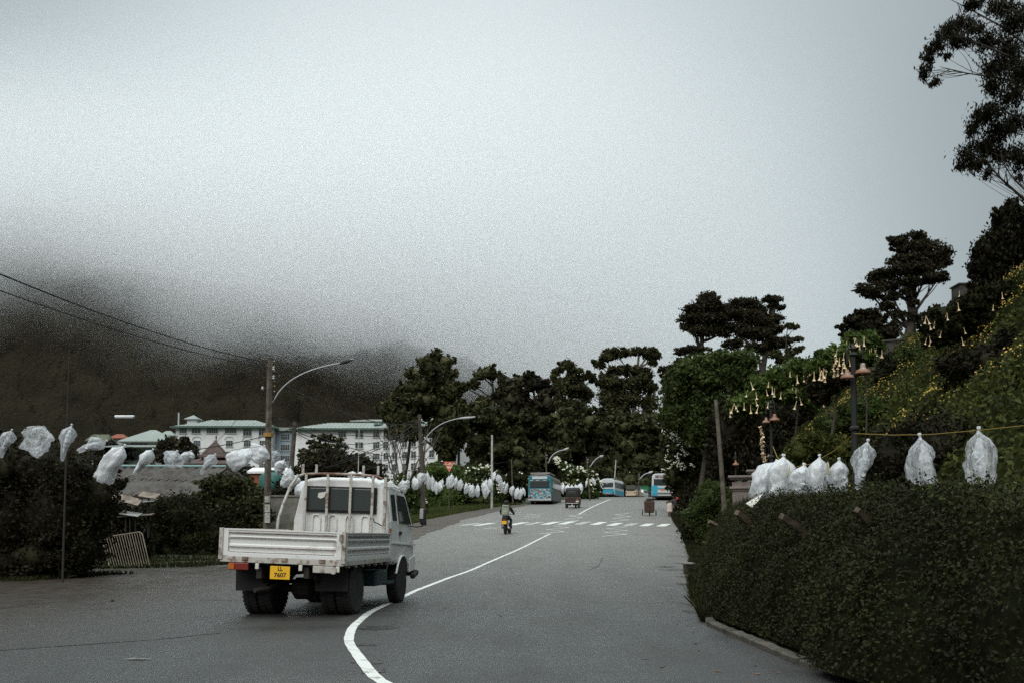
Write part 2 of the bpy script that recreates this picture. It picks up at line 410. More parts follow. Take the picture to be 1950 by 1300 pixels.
zigzag([(925, 1008), (945, 1003)], .5, 5); zigzag([(1008, 987), (1020, 978)], .6, 6)
for i, (px, py) in enumerate([(897, 998), (923, 998), (987, 997), (1018, 996.5), (1049, 996), (1080, 995.5), (1110, 996), (1140, 996.5), (1171, 998), (1202, 998.5), (1232, 999), (1264, 999.5)]):
    p = G(px, py); a = R(14); hx, hy = .29, 2.0; q = []
    for sx, sy in ((-1, -1), (1, -1), (1, 1), (-1, 1)):
        X = p.x + sx * hx + sy * hy * math.tan(a); Y = p.y + sy * hy
        q.append((X, Y, float(zr(Y)) + .0055))
    tag(obj('crossing_stripe', MB().add(q, [(0, 1, 2, 3)]), M_mark if i % 3 else M_markworn), kind='structure')

# ---- kerb on the right and the broken drain edge
kY = np.concatenate([np.arange(-4, 9, .8), np.arange(9, 15.2, .35)])
prev = None; kerb = thing('kerb', 'low mossy concrete kerb curving along the foot of the ivy hedge', 'kerb')
kerb['kind'] = 'structure'
del kerb['category']
for a, b in zip(kY[:-1:2], kY[2::2]):
    mb = MB(); ys = np.linspace(a + .01, b - .01, 4); vs = []; fs = []
    for y in ys:
        x = float(xr(y)); z = float(zr(y)); sl = (float(xr(y + .1)) - float(xr(y - .1))) / .2; nx, ny = 1 / math.hypot(1, sl), -sl / math.hypot(1, sl)
        j = random.uniform(-.01, .01)
        for d, h in ((0, -.05), (.005, .05 + j), (.02, .062 + j), (.11, .068 + j), (.13, -.05)): vs.append((x + nx * d, y + ny * d, z + h))
    for i in range(3):
        for k in range(4): fs.append((i * 5 + k, i * 5 + k + 1, (i + 1) * 5 + k + 1, (i + 1) * 5 + k))
    fs += [(0, 1, 2, 3, 4), (15, 19, 18, 17, 16)]
    obj('kerb_stone', mb.add(vs, fs), M_kerb, kerb)
p = G(1313, 1092); blk = thing('drain_block', 'squat dark concrete drain block beside the hedge at the road edge', 'drain', p)
obj('base', MB().box(.1, .15, .12, .42, .5, .28), M_soil, blk, bev=.02); obj('cap', MB().box(.1, .15, .285, .52, .6, .05), M_conc, blk, bev=.015)
def puddle(px, py, rx, ry, m, seed, name='mud_patch'):
    p = G(px, py); r = random.Random(seed); n = 22; vs = []
    for k in range(n):
        t = 2 * math.pi * k / n; q = 1 + .45 * r.uniform(-1, 1)
        X = p.x + rx * q * math.cos(t); Y = p.y + ry * q * math.sin(t); vs.append((X, Y, float(zr(Y)) + .004))
    tag(obj(name, MB().add(vs, [tuple(range(n))]), m), kind='structure')
for i, (px, py, rx, ry) in enumerate([(1268, 1079, .22, .25), (1290, 1085, .5, .2), (1303, 1072, .35, .12), (1312, 1098, .3, .35), (1306, 1150, .05, .4), (1312, 1165, .07, .3), (1298, 1112, .1, .3)]):
    puddle(px, py, rx, ry, M_soil, i)
M_damp = mat('damp_asphalt', (.022, .021, .019), .35, (.034, .032, .028), 8)
for i, (px, py, rx, ry) in enumerate([(700, 1260, .12, .2), (712, 1278, .1, .18), (694, 1228, .14, .12), (718, 1196, .22, .30)]):
    puddle(px, py, rx, ry, M_damp, 50 + i, 'damp_patch')
# long tar seams across the tarmac
for L in ([(0, 1238), (300, 1218), (420, 1205)], [(380, 1142), (460, 1144)], [(1120, 1086), (1140, 1077), (1147, 1062)], [(1192, 1017), (1305, 1021)]):
    ribbon('tar_seam', line_pts(L), .05, M_damp, .0045, n=40, jag=.5)
# fallen leaves on the road
M_dead = mat('dead_leaf', (.16, .07, .025), .7, (.06, .03, .015), 9)
pts = []
for _ in range(260):
    y = random.uniform(8, 45); e = abs(random.gauss(0, .8)); x = float(xr(y)) - e if random.random() < .75 else random.uniform(-9, float(xr(y)))
    pts.append((x, y, float(zr(y)) + .008))
V, Q = leaf_quads(np.array(pts), .03, .55, nrm=np.tile([0, 0, 1.], (len(pts), 1)), spread=.25)
V[:, 2] = np.maximum(V[:, 2], zr(V[:, 1]) + .005)
tag(quadmesh('fallen_leaves', V, Q, M_dead), kind='stuff')

# ============================================================ MOUNTAIN
def hillz(X, Y):
    t = X / Y
    r = np.interp(t, [-.62, -.45, -.25, -.12, -.05, 0, .06, .15, .4], [1.45, 1.3, 1.02, .82, .60, .46, .34, .26, .2])
    z = 22 + .55 * (Y - 370) * r
    cap = np.interp(t, [-.62, -.45, -.25, -.12, -.05, 0, .06, .15, .4], [205, 196, 168, 134, 102, 88, 62, 40, 30]); k = 14.0
    z = -k * np.logaddexp(-z / k, -cap / k)
    z += 9 * np.sin(X * .021 + Y * .013) * sm((Y - 380) / 120) + 6 * np.sin(X * .05 - Y * .031 + 2) * sm((Y - 380) / 120)
    return z
nx, ny = 420, 210
T = np.linspace(-.66, .30, nx); YY = 372 + (np.linspace(0, 1, ny) ** 1.25) * 560
Tg, Yg = np.meshgrid(T, YY); Xg = Tg * Yg
Z = hillz(Xg, Yg)
def canopy(X, Y, cell, amp, seed):
    r = np.random.default_rng(seed); n = 512
    jx, jy, jh = r.random((n, n)), r.random((n, n)), r.uniform(.4, 1, (n, n))
    u, v = X / cell, Y / cell; iu, iv = np.floor(u).astype(int), np.floor(v).astype(int); best = np.zeros_like(X)
    for a in (-1, 0, 1):
        for b in (-1, 0, 1):
            ii, jj = (iu + a) % n, (iv + b) % n
            d2 = (u - (iu + a + jx[ii, jj])) ** 2 + (v - (iv + b + jy[ii, jj])) ** 2
            best = np.maximum(best, np.sqrt(np.clip(1 - d2 / .75, 0, 1)) * jh[ii, jj])
    return best * amp
Z = Z + canopy(Xg, Yg, 9, 7.5, 1) + canopy(Xg, Yg, 4.5, 2.6, 2) * (.5 + rng.random(Z.shape) * .8)
Z[0, :] = -5
M_hill = leaf_mat('forest', (.012, .0105, .008), (.029, .0255, .016), .05, trans=0, spec=0)
nh = M_hill.node_tree.nodes; n2 = nh.new('ShaderNodeTexNoise'); n2.inputs['Scale'].default_value = .6; n2.inputs['Detail'].default_value = 6
bp = nh.new('ShaderNodeBump'); bp.inputs['Strength'].default_value = 1; bp.inputs['Distance'].default_value = 2.5
M_hill.node_tree.links.new(nh['Texture Coordinate'].outputs['Object'], n2.inputs['Vector']); M_hill.node_tree.links.new(n2.outputs['Fac'], bp.inputs['Height'])
M_hill.node_tree.links.new(bp.outputs[0], nh['Principled BSDF'].inputs['Normal'])
tag(grid('forested_hill', Xg, Yg, Z, M_hill), kind='structure')
# ============================================================ LOW CLOUD hanging on the upper slopes
def low_cloud():
    m = bpy.data.materials.new('low_cloud'); m.use_nodes = True; t = m.node_tree; t.nodes.clear(); nd = t.nodes.new; ln = t.links.new
    def ma(op, a, b=None, c=None, clamp=False):
        n = nd('ShaderNodeMath'); n.operation = op; n.use_clamp = clamp
        for i, s in enumerate((a, b, c)):
            if s is None: continue
            if isinstance(s, (int, float)): n.inputs[i].default_value = s
            else: ln(s, n.inputs[i])
        return n.outputs[0]
    o = nd('ShaderNodeOutputMaterial'); v = nd('ShaderNodeVolumePrincipled'); g = nd('ShaderNodeNewGeometry')
    sp = nd('ShaderNodeSeparateXYZ'); ln(g.outputs['Position'], sp.inputs[0]); x, y, z = sp.outputs
    n = nd('ShaderNodeTexNoise'); n.inputs['Scale'].default_value = .011; n.inputs['Detail'].default_value = 3; n.inputs['Roughness'].default_value = .6
    ln(g.outputs['Position'], n.inputs['Vector'])
    # base height falls away towards the valley mouth on the right
    base = ma('ADD', ma('MULTIPLY', x, -.16), 44)
    base = ma('ADD', base, ma('MULTIPLY', ma('SUBTRACT', n.outputs['Fac'], .5), -150))
    lo = ma('DIVIDE', ma('SUBTRACT', z, base), 62.0, clamp=True); lo = ma('POWER', lo, 1.4)
    top = ma('DIVIDE', ma('SUBTRACT', 258, z), 70.0, clamp=True)
    rt = ma('DIVIDE', ma('SUBTRACT', 180, x), 260.0, clamp=True)
    nr = ma('DIVIDE', ma('SUBTRACT', y, 385), 110.0, clamp=True)
    d = ma('MULTIPLY', ma('MULTIPLY', lo, top), ma('MULTIPLY', rt, nr)); d = ma('MULTIPLY', d, .023)
    ln(d, v.inputs['Density']); v.inputs['Color'].default_value = (1, 1, 1, 1); v.inputs['Anisotropy'].default_value = .5
    ln(v.outputs[0], o.inputs['Volume'])
    ob = obj('low_cloud', MB().box(-280, 560, 160, 1000, 360, 205), m); tag(ob, kind='stuff'); return ob
low_cloud()
# ============================================================ BUILDINGS
M_white = mat('white_plaster', (.74, .74, .73), .85, (.56, .56, .55), .5)
M_bluew = mat('blue_grey_plaster', (.30, .37, .41), .85, (.24, .30, .33), .4)
M_green = mat('green_roof_sheet', (.25, .275, .25), .5, (.18, .21, .185), .25, thr=(.3, .7))
M_trim = mat('green_trim', (.045, .09, .07), .6)
M_frame = mat('window_frame', (.40, .42, .42), .6)
M_pane = mat('window_glass', (.035, .045, .045), .15, spec=.6)
M_brown = mat('brown_roof', (.085, .055, .045), .8, (.055, .036, .03), 2)
M_red = mat('red_roof', (.26, .075, .04), .8, (.16, .05, .03), 3)
M_brick = mat('orange_brick', (.25, .09, .045), .85, (.16, .06, .035), 4)
M_dwall = mat('dark_timber', (.035, .028, .022), .85, (.02, .016, .013), 3)
M_teal = mat('teal_paint', (.02, .10, .085), .5)

def hip_roof(name, x0, x1, y0, y1, z, h, m, parent, ridge=None, ov=1.2, fas=.35, M=None):
    """hipped roof over a rectangle, with eave fascia"""
    x0 -= ov; x1 += ov; y0 -= ov; y1 += ov; cy = (y0 + y1) / 2; hw = (y1 - y0) / 2
    r0, r1 = ridge or (x0 + hw, x1 - hw)
    if r0 > r1: r0 = r1 = (x0 + x1) / 2
    vs = [(x0, y0, z), (x1, y0, z), (x1, y1, z), (x0, y1, z), (r0, cy, z + h), (r1, cy, z + h), (x0, y0, z - fas), (x1, y0, z - fas), (x1, y1, z - fas), (x0, y1, z - fas)]
    fs = [(0, 1, 5, 4), (1, 2, 5), (2, 3, 4, 5), (3, 0, 4), (6, 7, 1, 0), (7, 8, 2, 1), (8, 9, 3, 2), (9, 6, 0, 3), (6, 9, 8, 7)]
    return obj(name, MB(M).add(vs, fs), m, parent)
def roof_seams(x0, x1, y0, z, h, hw, step, m, roof, ov=1.2, M=None):
    mb = MB(M); x = x0 - ov + step
    while x < x1 + ov - .2:
        d = min(x - (x0 - ov), (x1 + ov) - x, hw + ov) ; t = d / (hw + ov)
        mb.tube([(x, y0 - ov, z + .03), (x, y0 - ov + (hw + ov) * t, z + h * t + .03)], .06, 4); x += step
    o = obj('roof_seam', mb, m, roof); o['kind'] = 'stuff'; return o
_wm = {}
def window(parent, w, h, loc, rz=0, nm=3):
    key = (round(w, 2), round(h, 2), nm)
    if key not in _wm:
        fr = MB(); t = .09
        for sx in (-1, 1): fr.box(sx * (w / 2 - t / 2), 0, 0, t, .16, h)
        for sz in (-1, 1): fr.box(0, 0, sz * (h / 2 - t / 2), w - 2 * t, .16, t)
        for k in range(1, nm): fr.box(-w / 2 + w * k / nm, -.005, 0, .08, .14, h - 2 * t)
        fr.box(0, .01, h * .12, w - 2 * t, .10, .06); fr.box(0, -.05, -h / 2 - .06, w + .24, .26, .10)
        a = obj('window', fr, M_frame); b = obj('pane', MB().box(0, .045, 0, w - .12, .03, h - .12), M_pane, a); _wm[key] = (a.data, b.data)
        a.parent = parent; a.location = loc; a.rotation_euler = (0, 0, rz); return a
    a = bpy.data.objects.new('window', _wm[key][0]); C.objects.link(a); a.parent = parent; a.location = loc; a.rotation_euler = (0, 0, rz)
    b = bpy.data.objects.new('pane', _wm[key][1]); C.objects.link(b); b.parent = a; return a
def arch(parent, w, loc, m):
    mb = MB(); mb.tube([(w / 2 * math.cos(t), -.05, w / 2 * .7 * math.sin(t)) for t in np.linspace(0, math.pi, 9)], .07, 4); return obj('window_arch', mb, m, parent, loc=loc)

# --- large white hotel
HY = 270; S = HY / FPX
X = lambda px, Y=HY: P(px, 900, Y).x
Zp = lambda py, Y=HY: P(975, py, Y).z
hot = thing('hotel', 'long white four storey hotel with pale green hipped roofs below the misty hill', 'building', (X(560), HY, 12))
hx, hz = X(560), 12
LX = lambda px, Y=HY: P(px, 900, Y).x - hx
LZ = lambda py, Y=HY: P(975, py, Y).z - hz
# left block
a, b = LX(333), LX(517); ze = LZ(813)
obj('wall', MB().box((a + b) / 2, 7, ze / 2, b - a, 14, ze), M_white, hot)
r = hip_roof('roof', a, b, 0, 14, ze + .1, LZ(795) - ze, M_green, hot, ridge=(LX(402), LX(472))); roof_seams(a, b, 0, ze + .1, LZ(795) - ze, 7, 1.1, M_green, r)
obj('eave', MB().box((a + b) / 2, -1.28, ze - .05, b - a + 2.4, .1, .5), M_trim, hot)
# turret and small raised hip behind left block
ta, tb = LX(337), LX(356); tz = LZ(795)
obj('turret', MB().box((ta + tb) / 2, 9, tz - 2, tb - ta, 3, 5), M_white, hot); hip_roof('turret_roof', ta, tb, 7.5, 10.5, tz + .5, LZ(786) - tz, M_green, hot, ov=.7, fas=.15)
hip_roof('dormer_roof', LX(364), LX(392), 9, 15, LZ(797), LZ(789) - LZ(797), M_green, hot, ov=.4, fas=.1)
obj('mast', MB().tube([(LX(331), 3, 0), (LX(331), 3, LZ(783))], .22, 6), M_frame, hot)
# link (bluish, recessed)
a2, b2 = LX(517), LX(560); z2 = LZ(818)
obj('link_wall', MB().box((a2 + b2) / 2 + .01, 10.5, z2 / 2, b2 - a2 - .04, 13, z2), M_bluew, hot)
obj('link_roof', MB().box((a2 + b2) / 2, 9.8, z2 + .5, b2 - a2 + 2, 13.5, .9), M_green, hot)
# right block
a3, b3 = LX(560), LX(723); z3 = LZ(817)
obj('wall', MB().box((a3 + b3) / 2, 7, z3 / 2, b3 - a3, 14, z3), M_white, hot)
r = hip_roof('roof', a3, b3, 0, 14, z3 + .1, LZ(800) - z3, M_green, hot, ridge=(LX(618), LX(735))); roof_seams(a3, b3, 0, z3 + .1, LZ(800) - z3, 7, 1.1, M_green, r)
obj('eave', MB().box((a3 + b3) / 2, -1.28, z3 - .05, b3 - a3 + 2.4, .1, .5), M_trim, hot)
# raised pavilion roof
pa, pb = LX(668), LX(738); pz = LZ(798)
obj('pavilion', MB().box((pa + pb) / 2, 13, pz - 2, pb - pa, 8, 5), M_bluew, hot); hip_roof('pavilion_roof', pa, pb, 9, 17, pz + .5, LZ(788) - pz - .5, M_green, hot, ridge=(LX(690), LX(718)), ov=1.6)
for px in (713, 722): obj('roof_ventilator', MB().lathe([(.45, 0), (.5, .5), (.7, .9), (.4, 1.5), (.05, 1.7)], (LX(px), 2.6, LZ(813)), seg=10), M_trim, hot)
# right wing turning toward the road: rotated box from the corner
wing = Matrix.Translation((b3, 0, 0)) @ Matrix.Rotation(R(-32), 4, 'Z')
wl = 24.0; zw = z3
obj('wing_wall', MB(wing).box(wl / 2 + .02, 6, zw / 2, wl, 12, zw + .02), M_white, hot)
r = hip_roof('wing_roof', -2, wl, 0, 12, zw + .13, 3.0, M_green, hot, M=wing, ov=1.15); roof_seams(0, wl, 0, zw + .13, 3.0, 6, 1.1, M_green, r, M=wing)
rows_py = [827, 847.5, 869, 891]
for ri, py in enumerate(rows_py):
    z = LZ(py); h = 1.75
    if ri == 0:
        for px, ww in ((347, 1.9), (372, 2.3), (403, 3.0), (438, 3.0), (470, 2.3), (500, 2.3)): window(hot, ww * 1.05, 1.45 if px < 460 else 1.9, (LX(px), -.06, LZ(820 if px < 460 else 823)), nm=3 if ww < 3 else 5)
    else:
        for px in (374, 436, 470, 500):
            window(hot, 1.9, h, (LX(px), -.06, LZ(py - 3)), nm=3)
            if ri == 1: arch(hot, 2.6, (LX(px), -.06, LZ(py - 3) + 1.0), M_frame)
    window(hot, 2.5, h, (LX(536), 3.94, LZ(py + 2)), nm=4)
    for px in (651, 683.5, 717 - 1):
        window(hot, 2.2 if px < 700 else 1.75, h, (LX(px), -.06, z), nm=3)
    for u in (2.2, 5.2, 8.6, 11.6, 14.6, 17.6, 21.0):
        p = wing @ Vector((u, -.06, 0)); window(hot, 1.7, 1.9, (p.x, p.y, z), R(-32), nm=2)
for u, z in ((0, 0),): pass

# --- small hipped houses on the left
def cottage(name, label, px0, px1, py_eave, py_apex, py_base, Y, roofm, wallm, wins, cat='house', skirt=None, depth=None, ridge=.1, ov=.9):
    x0, x1 = P(px0, 900, Y).x, P(px1, 900, Y).x; ze, za, zb = [P(975, q, Y).z for q in (py_eave, py_apex, py_base)]
    cx = (x0 + x1) / 2; hw = (x1 - x0) / 2; dp = depth or (x1 - x0) * .8
    t = thing(name, label, cat, (cx, Y, zb)); ze -= zb; za -= zb
    obj('wall', MB().box(0, dp / 2, ze / 2 - 1.5, 2 * hw - 2 * ov, dp - 2 * ov, ze + 3), wallm, t)
    hip_roof('roof', -hw + ov, hw - ov, ov, dp - ov, ze, za - ze, roofm, t, ridge=(-hw * ridge, hw * ridge), ov=ov, fas=.18)
    for (px, py, ww, hh) in wins: window(t, ww, hh, (P(px, 900, Y).x - cx, ov - .06, P(975, py, Y).z - zb), nm=max(2, int(ww / .5)))
    return t
h = cottage('house', 'white two storey house with green pyramid roof left of the hotel', 222, 328, 839, 814, 885, 150, M_green, M_white, [(252, 843.5, 1.2, .9), (268, 843.5, 1.2, .9), (249, 861, 1.2, 1.3), (251, 871, 1.2, .8), (262, 864, .6, 1.2), (310, 861, 1.2, 1.3)])
lo = MB(); 
zz = P(975, 850, 150).z - h.location.z
hip_roof('lower_roof', -4.9, 3.6, -2.1, 8, zz - .2, .9, M_green, h, ridge=(-3.5, 2.2), ov=.5, fas=.12)
cottage('house', 'low house with mossy roof at the foot of the dark slope', 160, 206, 838, 825, 860, 175, mat('mossy_roof', (.10, .11, .06), .8, (.06, .07, .045), 2), M_bluew, [(178, 843, 1.2, .9)], ridge=.7)
cottage('house', 'small house with bright red roof tucked behind the green roofed one', 205, 238, 833, 825, 858, 185, M_red, M_white, [], ridge=.4)
cottage('house', 'pale cottage with green roof seen between the dark tree and the hotel', 300, 330, 828, 819, 850, 190, M_green, M_white, [(317, 834, .9, .9)], ridge=.3)
h = cottage('pyramid_house', 'house with steep brown pyramid roof and wide skirt roof in front of the hotel', 378, 428, 868, 836, 905, 120, M_brown, M_dwall, [], ridge=.02, ov=.5)
obj('finial', MB().lathe([(.09, 0), (.05, .3), (.12, .45), (.02, .8)], (0, 1.6, P(975, 836, 120).z - h.location.z - .1), seg=8), M_brown, h)
hip_roof('skirt_roof', -2.9, 2.9, -1.2, 6.5, P(975, 884, 120).z - h.location.z, 1.15, M_brown, h, ridge=(-1.2, 1.2), ov=.8, fas=.15)
cottage('house', 'small building with orange brick wall behind the concrete pole', 470, 545, 897, 888, 935, 85, M_white, M_brick, [], ridge=.9, ov=.2)
t = thing('water_tank', 'teal painted tank standing low behind the concrete pole', 'tank', P(517, 946, 62))
obj('body', MB().lathe([(.02, 0), (.75, .02), (.78, .7), (.75, 1.3), (.5, 1.5), (.1, 1.58)], seg=18), M_teal, t, smooth=True)
obj('lid', MB().lathe([(.28, 1.56), (.28, 1.66), (.02, 1.7)], seg=12), M_teal, t)
t = thing('garden_wall', 'mossy low concrete wall beside the concrete pole behind the truck', 'wall', P(535, 1000, 40))
obj('panel', MB().box(0, 0, .35, 1.9, .14, 1.6), M_conc, t); obj('coping', MB().box(0, 0, 1.18, 2.0, .22, .07), M_conc, t)
# slope scraps high on the left
for px, py, wpx, lab in ((253, 793, 36, 'thin pale greenhouse roof lying high on the dark slope'),):
    p = P(px, py, 380); p.z = max(p.z, float(hillz(np.array(p.x), np.array(p.y))) + 3); ww = wpx * 380 / FPX
    t = thing('greenhouse', lab, 'greenhouse', (p.x, 372, P(px, py, 372).z)); obj('roof', MB().prism([(-1, 0), (0, .5), (1, 0)], 'x', -ww / 2, ww / 2), M_white if px > 200 else M_frame, t); obj('wall', MB().box(0, 0, -.3, ww - .4, 1.7, .6), M_frame, t)

# --- corrugated shack roof
def corr(name, quad, pitch, amp, m, parent, nv=6):
    """quad: 4 corners (eave0, eave1, ridge1, ridge0); corrugation ribs run eave->ridge"""
    a, b, c, d = [Vector(q) for q in quad]; L = (b - a).length; n = int(L / pitch * 4); us = np.linspace(0, 1, n + 1); vsn = np.linspace(0, 1, nv)
    nn = (b - a).cross(d - a).normalized(); Vv = []
    for v in vsn:
        for u in us:
            p = a.lerp(b, u).lerp(d.lerp(c, u), v); Vv.append(tuple(p + nn * amp * math.cos(2 * math.pi * u * L / pitch)))
    i = np.arange(nv - 1)[:, None] * (n + 1) + np.arange(n)[None, :]
    Q = np.stack([i, i + 1, i + n + 2, i + n + 1], -1).reshape(-1, 4)
    o = quadmesh(name, np.array(Vv), Q, m, parent)
    so_ = o.modifiers.new('thickness', 'SOLIDIFY'); so_.thickness = .012
    return o
M_corr = mat('rusty_corrugated', (.075, .066, .055), .6, (.030, .018, .012), 1.6, bump=.2, thr=(.35, .6))
M_corr2 = mat('pale_corrugated', (.42, .45, .44), .5, (.2, .19, .16), 2)
sy = 42.0
o_ = P(340, 960, sy); sh = thing('tin_shack', 'old shack with ribbed rusty tin roof among the bushes on the left', 'shack', o_)
def W(px, py, Y): return P(px, py, Y) - o_
nsh = 6
rid0, rid1 = (232, 888), (437, 889); ev0, ev1 = (186, 938), (365, 950)
for k in range(nsh):
    for j in range(2):
        def Q_(u, v):
            e = P(ev0[0] + (ev1[0] - ev0[0]) * u, ev0[1] + (ev1[1] - ev0[1]) * u, sy - 3.4); r_ = P(rid0[0] + (rid1[0] - rid0[0]) * u, rid0[1] + (rid1[1] - rid0[1]) * u, sy)
            return e.lerp(r_, v) - o_
        u0, u1 = k / nsh, (k + 1) / nsh - .002; v0, v1 = (0, .54) if j == 0 else (.52, 1); lift = Vector((0, 0, .02 * j + random.uniform(-.01, .015)))
        corr('tin_sheet', [Q_(u0, v0) + lift, Q_(u1, v0) + lift, Q_(u1, v1) + lift, Q_(u0, v1) + lift], .32, .05, M_corr if (k, j) != (0, 0) else M_corr, sh)
corr('roof_light', [W(217, 925, sy - 2.4), W(245, 926, sy - 2.4), W(251, 919, sy - 1.9), W(222, 918.5, sy - 1.9)], .2, .02, M_corr2, sh)
obj('ridge_cap', MB().tube([W(230, 887, sy), W(438, 888, sy)], .07, 6), mat('teal_ridge', (.13, .24, .23), .5), sh)
# gable end on the right
gp = [W(437, 889, sy), W(497, 938, sy - 1.5), W(497, 962, sy - 1.5), W(375, 962, sy - 3.2), W(370, 950, sy - 3.3)]
obj('gable', MB().add([g for g in gp] + [g + Vector((.05, .35, 0)) for g in gp], [(0, 1, 2, 3, 4), (9, 8, 7, 6, 5)] + [(i, (i + 1) % 5, 5 + (i + 1) % 5, 5 + i) for i in range(5)]), M_dwall, sh)
obj('verge_board', MB().tube([W(433, 886, sy - .1), W(499, 939, sy - 1.7)], .09, 4), M_dwall, sh)
obj('back_wall', MB().box(-.2, 1.5, .3, 4.6, .15, 2.3), M_dwall, sh)
# tin and plank scraps below the shack
M_scrap = mat('weathered_plank', (.26, .22, .18), .8, (.10, .07, .05), 4)
scr = [((208, 948), (262, 962), 12, M_scrap, 'long grey plank resting on the bushes below the tin roof'), ((262, 944), (296, 949), 10, M_scrap, 'tilted brown board just under the tin roof edge'),
       ((264, 956), (292, 954), 6, M_corr2, 'small bright tin sheet under the tin roof'), ((225, 978), (262, 983), 7, M_corr2, 'white tin sheet lying lowest in the bushes'),
       ((192, 951), (225, 956), 4, M_scrap, 'thin plank end poking out left of the scrap pile'), ((222, 984), (286, 980), 4, M_scrap, 'narrow batten below the white tin sheet')]
for (ax, ay), (bx_, by_), th, m, lab in scr:
    Yq = 33.5; A, B = P(ax, ay, Yq), P(bx_, by_, Yq - .4); c = (A + B) / 2; t = thing('plank' if m is M_scrap else 'tin_sheet', lab, 'plank' if m is M_scrap else 'metal sheet', c)
    hh = th * Yq / FPX; A -= c; B -= c; up = Vector((0, .45, hh)); back = Vector((0, .03, .03))
    obj('board', MB().add([A, B, B + up, A + up, A + back + Vector((0, 0, -.05)), B + back + Vector((0, 0, -.05)), B + up + Vector((0, .03, -.03)), A + up + Vector((0, .03, -.03))], [(0, 1, 2, 3), (7, 6, 5, 4), (0, 4, 5, 1), (1, 5, 6, 2), (2, 6, 7, 3), (3, 7, 4, 0)]), m, t)
    obj('prop', MB().tube([(A + B) / 2 + Vector((0, .2, 0)), (A + B) / 2 + Vector((0, .3, -1.2))], .03, 5), M_dwall, t)

# --- retaining wall with the hill pines, parapet
M_stone = mat('dark_stone', (.07, .06, .05), .9, (.035, .03, .025), 2, bump=.6)
wp0, wp1 = P(1660, 664, 62), P(1800, 664, 60)
rw = thing('retaining_wall', 'dark stone retaining wall at the top of the flowering slope under the tall pine', 'wall', wp0)
d = wp1 - wp0
obj('masonry', MB().add([(0, 0, -1.4), (d.x, d.y, -1.4), (d.x, d.y, .35), (0, 0, .35), (0, .5, -1.4), (d.x, d.y + .5, -1.4), (d.x, d.y + .5, .35), (0, .5, .35)], [(0, 1, 2, 3), (7, 6, 5, 4), (0, 4, 5, 1), (1, 5, 6, 2), (2, 6, 7, 3), (3, 7, 4, 0)]), M_stone, rw)
obj('coping', MB().add([(-.1, -.06, .353), (d.x + .1, d.y - .06, .353), (d.x + .1, d.y + .56, .353), (-.1, .56, .353), (-.1, -.06, .47), (d.x + .1, d.y - .06, .47), (d.x + .1, d.y + .56, .47), (-.1, .56, .47)], [(0, 3, 2, 1), (4, 5, 6, 7), (0, 1, 5, 4), (1, 2, 6, 5), (2, 3, 7, 6), (3, 0, 4, 7)]), M_stone, rw)
pp = P(1838, 566, 52); t = thing('water_tank', 'dark square tank showing above the slope beside the conical tree', 'tank', pp)
obj('body', MB().box(0, 0, -.6, 1.0, 1.0, 2.3), M_stone, t); obj('lid', MB().box(0, 0, .58, 1.14, 1.14, .07), M_stone, t)

# --- ornate gate piers right
M_pier = mat('pink_stucco', (.24, .20, .175), .85, (.15, .125, .11), 3, bump=.4)
def pier(px, w_, Y, ztop_py, lab, urn=True):
    p = P(px, ztop_py, Y); g_ = gz1(p.x, Y); hh = p.z - g_; t = thing('gate_pier', lab, 'gate pier', (p.x, Y, g_), R(-12))
    obj('base', MB().box(0, 0, .2, w_ + .14, w_ + .14, .5), M_pier, t, bev=.02)
    obj('shaft', MB().box(0, 0, (.45 + hh - .5) / 2, w_, w_, hh - .95), M_pier, t)
    mb = MB()
    for k in range(5): mb.box(-w_ / 2 + w_ * (k + .5) / 5, -w_ / 2 - .02, (.6 + hh - .75) / 2 + .05, w_ / 11, .05, hh - 1.3)
    obj('fluting', mb, M_pier, t)
    for dz, dw, th in ((-.48, .08, .07), (-.40, .20, .08), (-.30, .02, .22), (-.07, .16, .07), (0, .30, .08)): obj('moulding', MB().box(0, 0, hh + dz, w_ + dw, w_ + dw, th - .004), M_pier, t, bev=.01)
    return t, hh
t, hh = pier(1411, .62, 36, 908, 'fluted pink stucco gate pier nearest the road edge')
t, hh = pier(1447, .72, 38, 897, 'fluted pink stucco gate pier standing behind the bagged lanterns')
# ============================================================ VEGETATION
L_pine = leaf_mat('pine_needles', (.015, .014, .009), (.052, .046, .025), .35, trans=.1)
L_euc = leaf_mat('eucalyptus_leaves', (.022, .023, .011), (.092, .092, .040), .3, trans=.2)
L_mid = leaf_mat('evergreen_leaves', (.015, .017, .008), (.068, .070, .029), .25, trans=.12)
L_green = leaf_mat('shrub_leaves', (.022, .032, .010), (.085, .11, .034), .5, trans=.3)
L_bright = leaf_mat('angel_trumpet_leaves', (.03, .05, .012), (.12, .165, .045), .6, trans=.35)
L_hedge = leaf_mat('hedge_leaves', (.010, .0105, .005), (.036, .037, .014), .9, trans=.15)
L_dark = leaf_mat('dark_bush_leaves', (.011, .0095, .006), (.028, .026, .013), .6, trans=.1)
L_slope = leaf_mat('creeper_leaves', (.013, .016, .005), (.080, .088, .020), .35, trans=.25)
L_grass = leaf_mat('grass_blades', (.03, .042, .012), (.095, .11, .035), .8, trans=.25)
M_bark = mat('bark', (.055, .045, .035), .9, (.025, .02, .016), 3, bump=.5)
M_pbark = mat('pale_bark', (.16, .145, .12), .85, (.07, .06, .05), 1.5, bump=.4)
M_wflower = mat('white_petals', (.62, .62, .52), .6, (.5, .48, .34), 4)
M_yflower = mat('yellow_petals', (.46, .32, .03), .6, (.28, .15, .015), 4)
M_trumpet = mat('trumpet_petals', (.72, .62, .44), .6, (.62, .42, .20), 3)

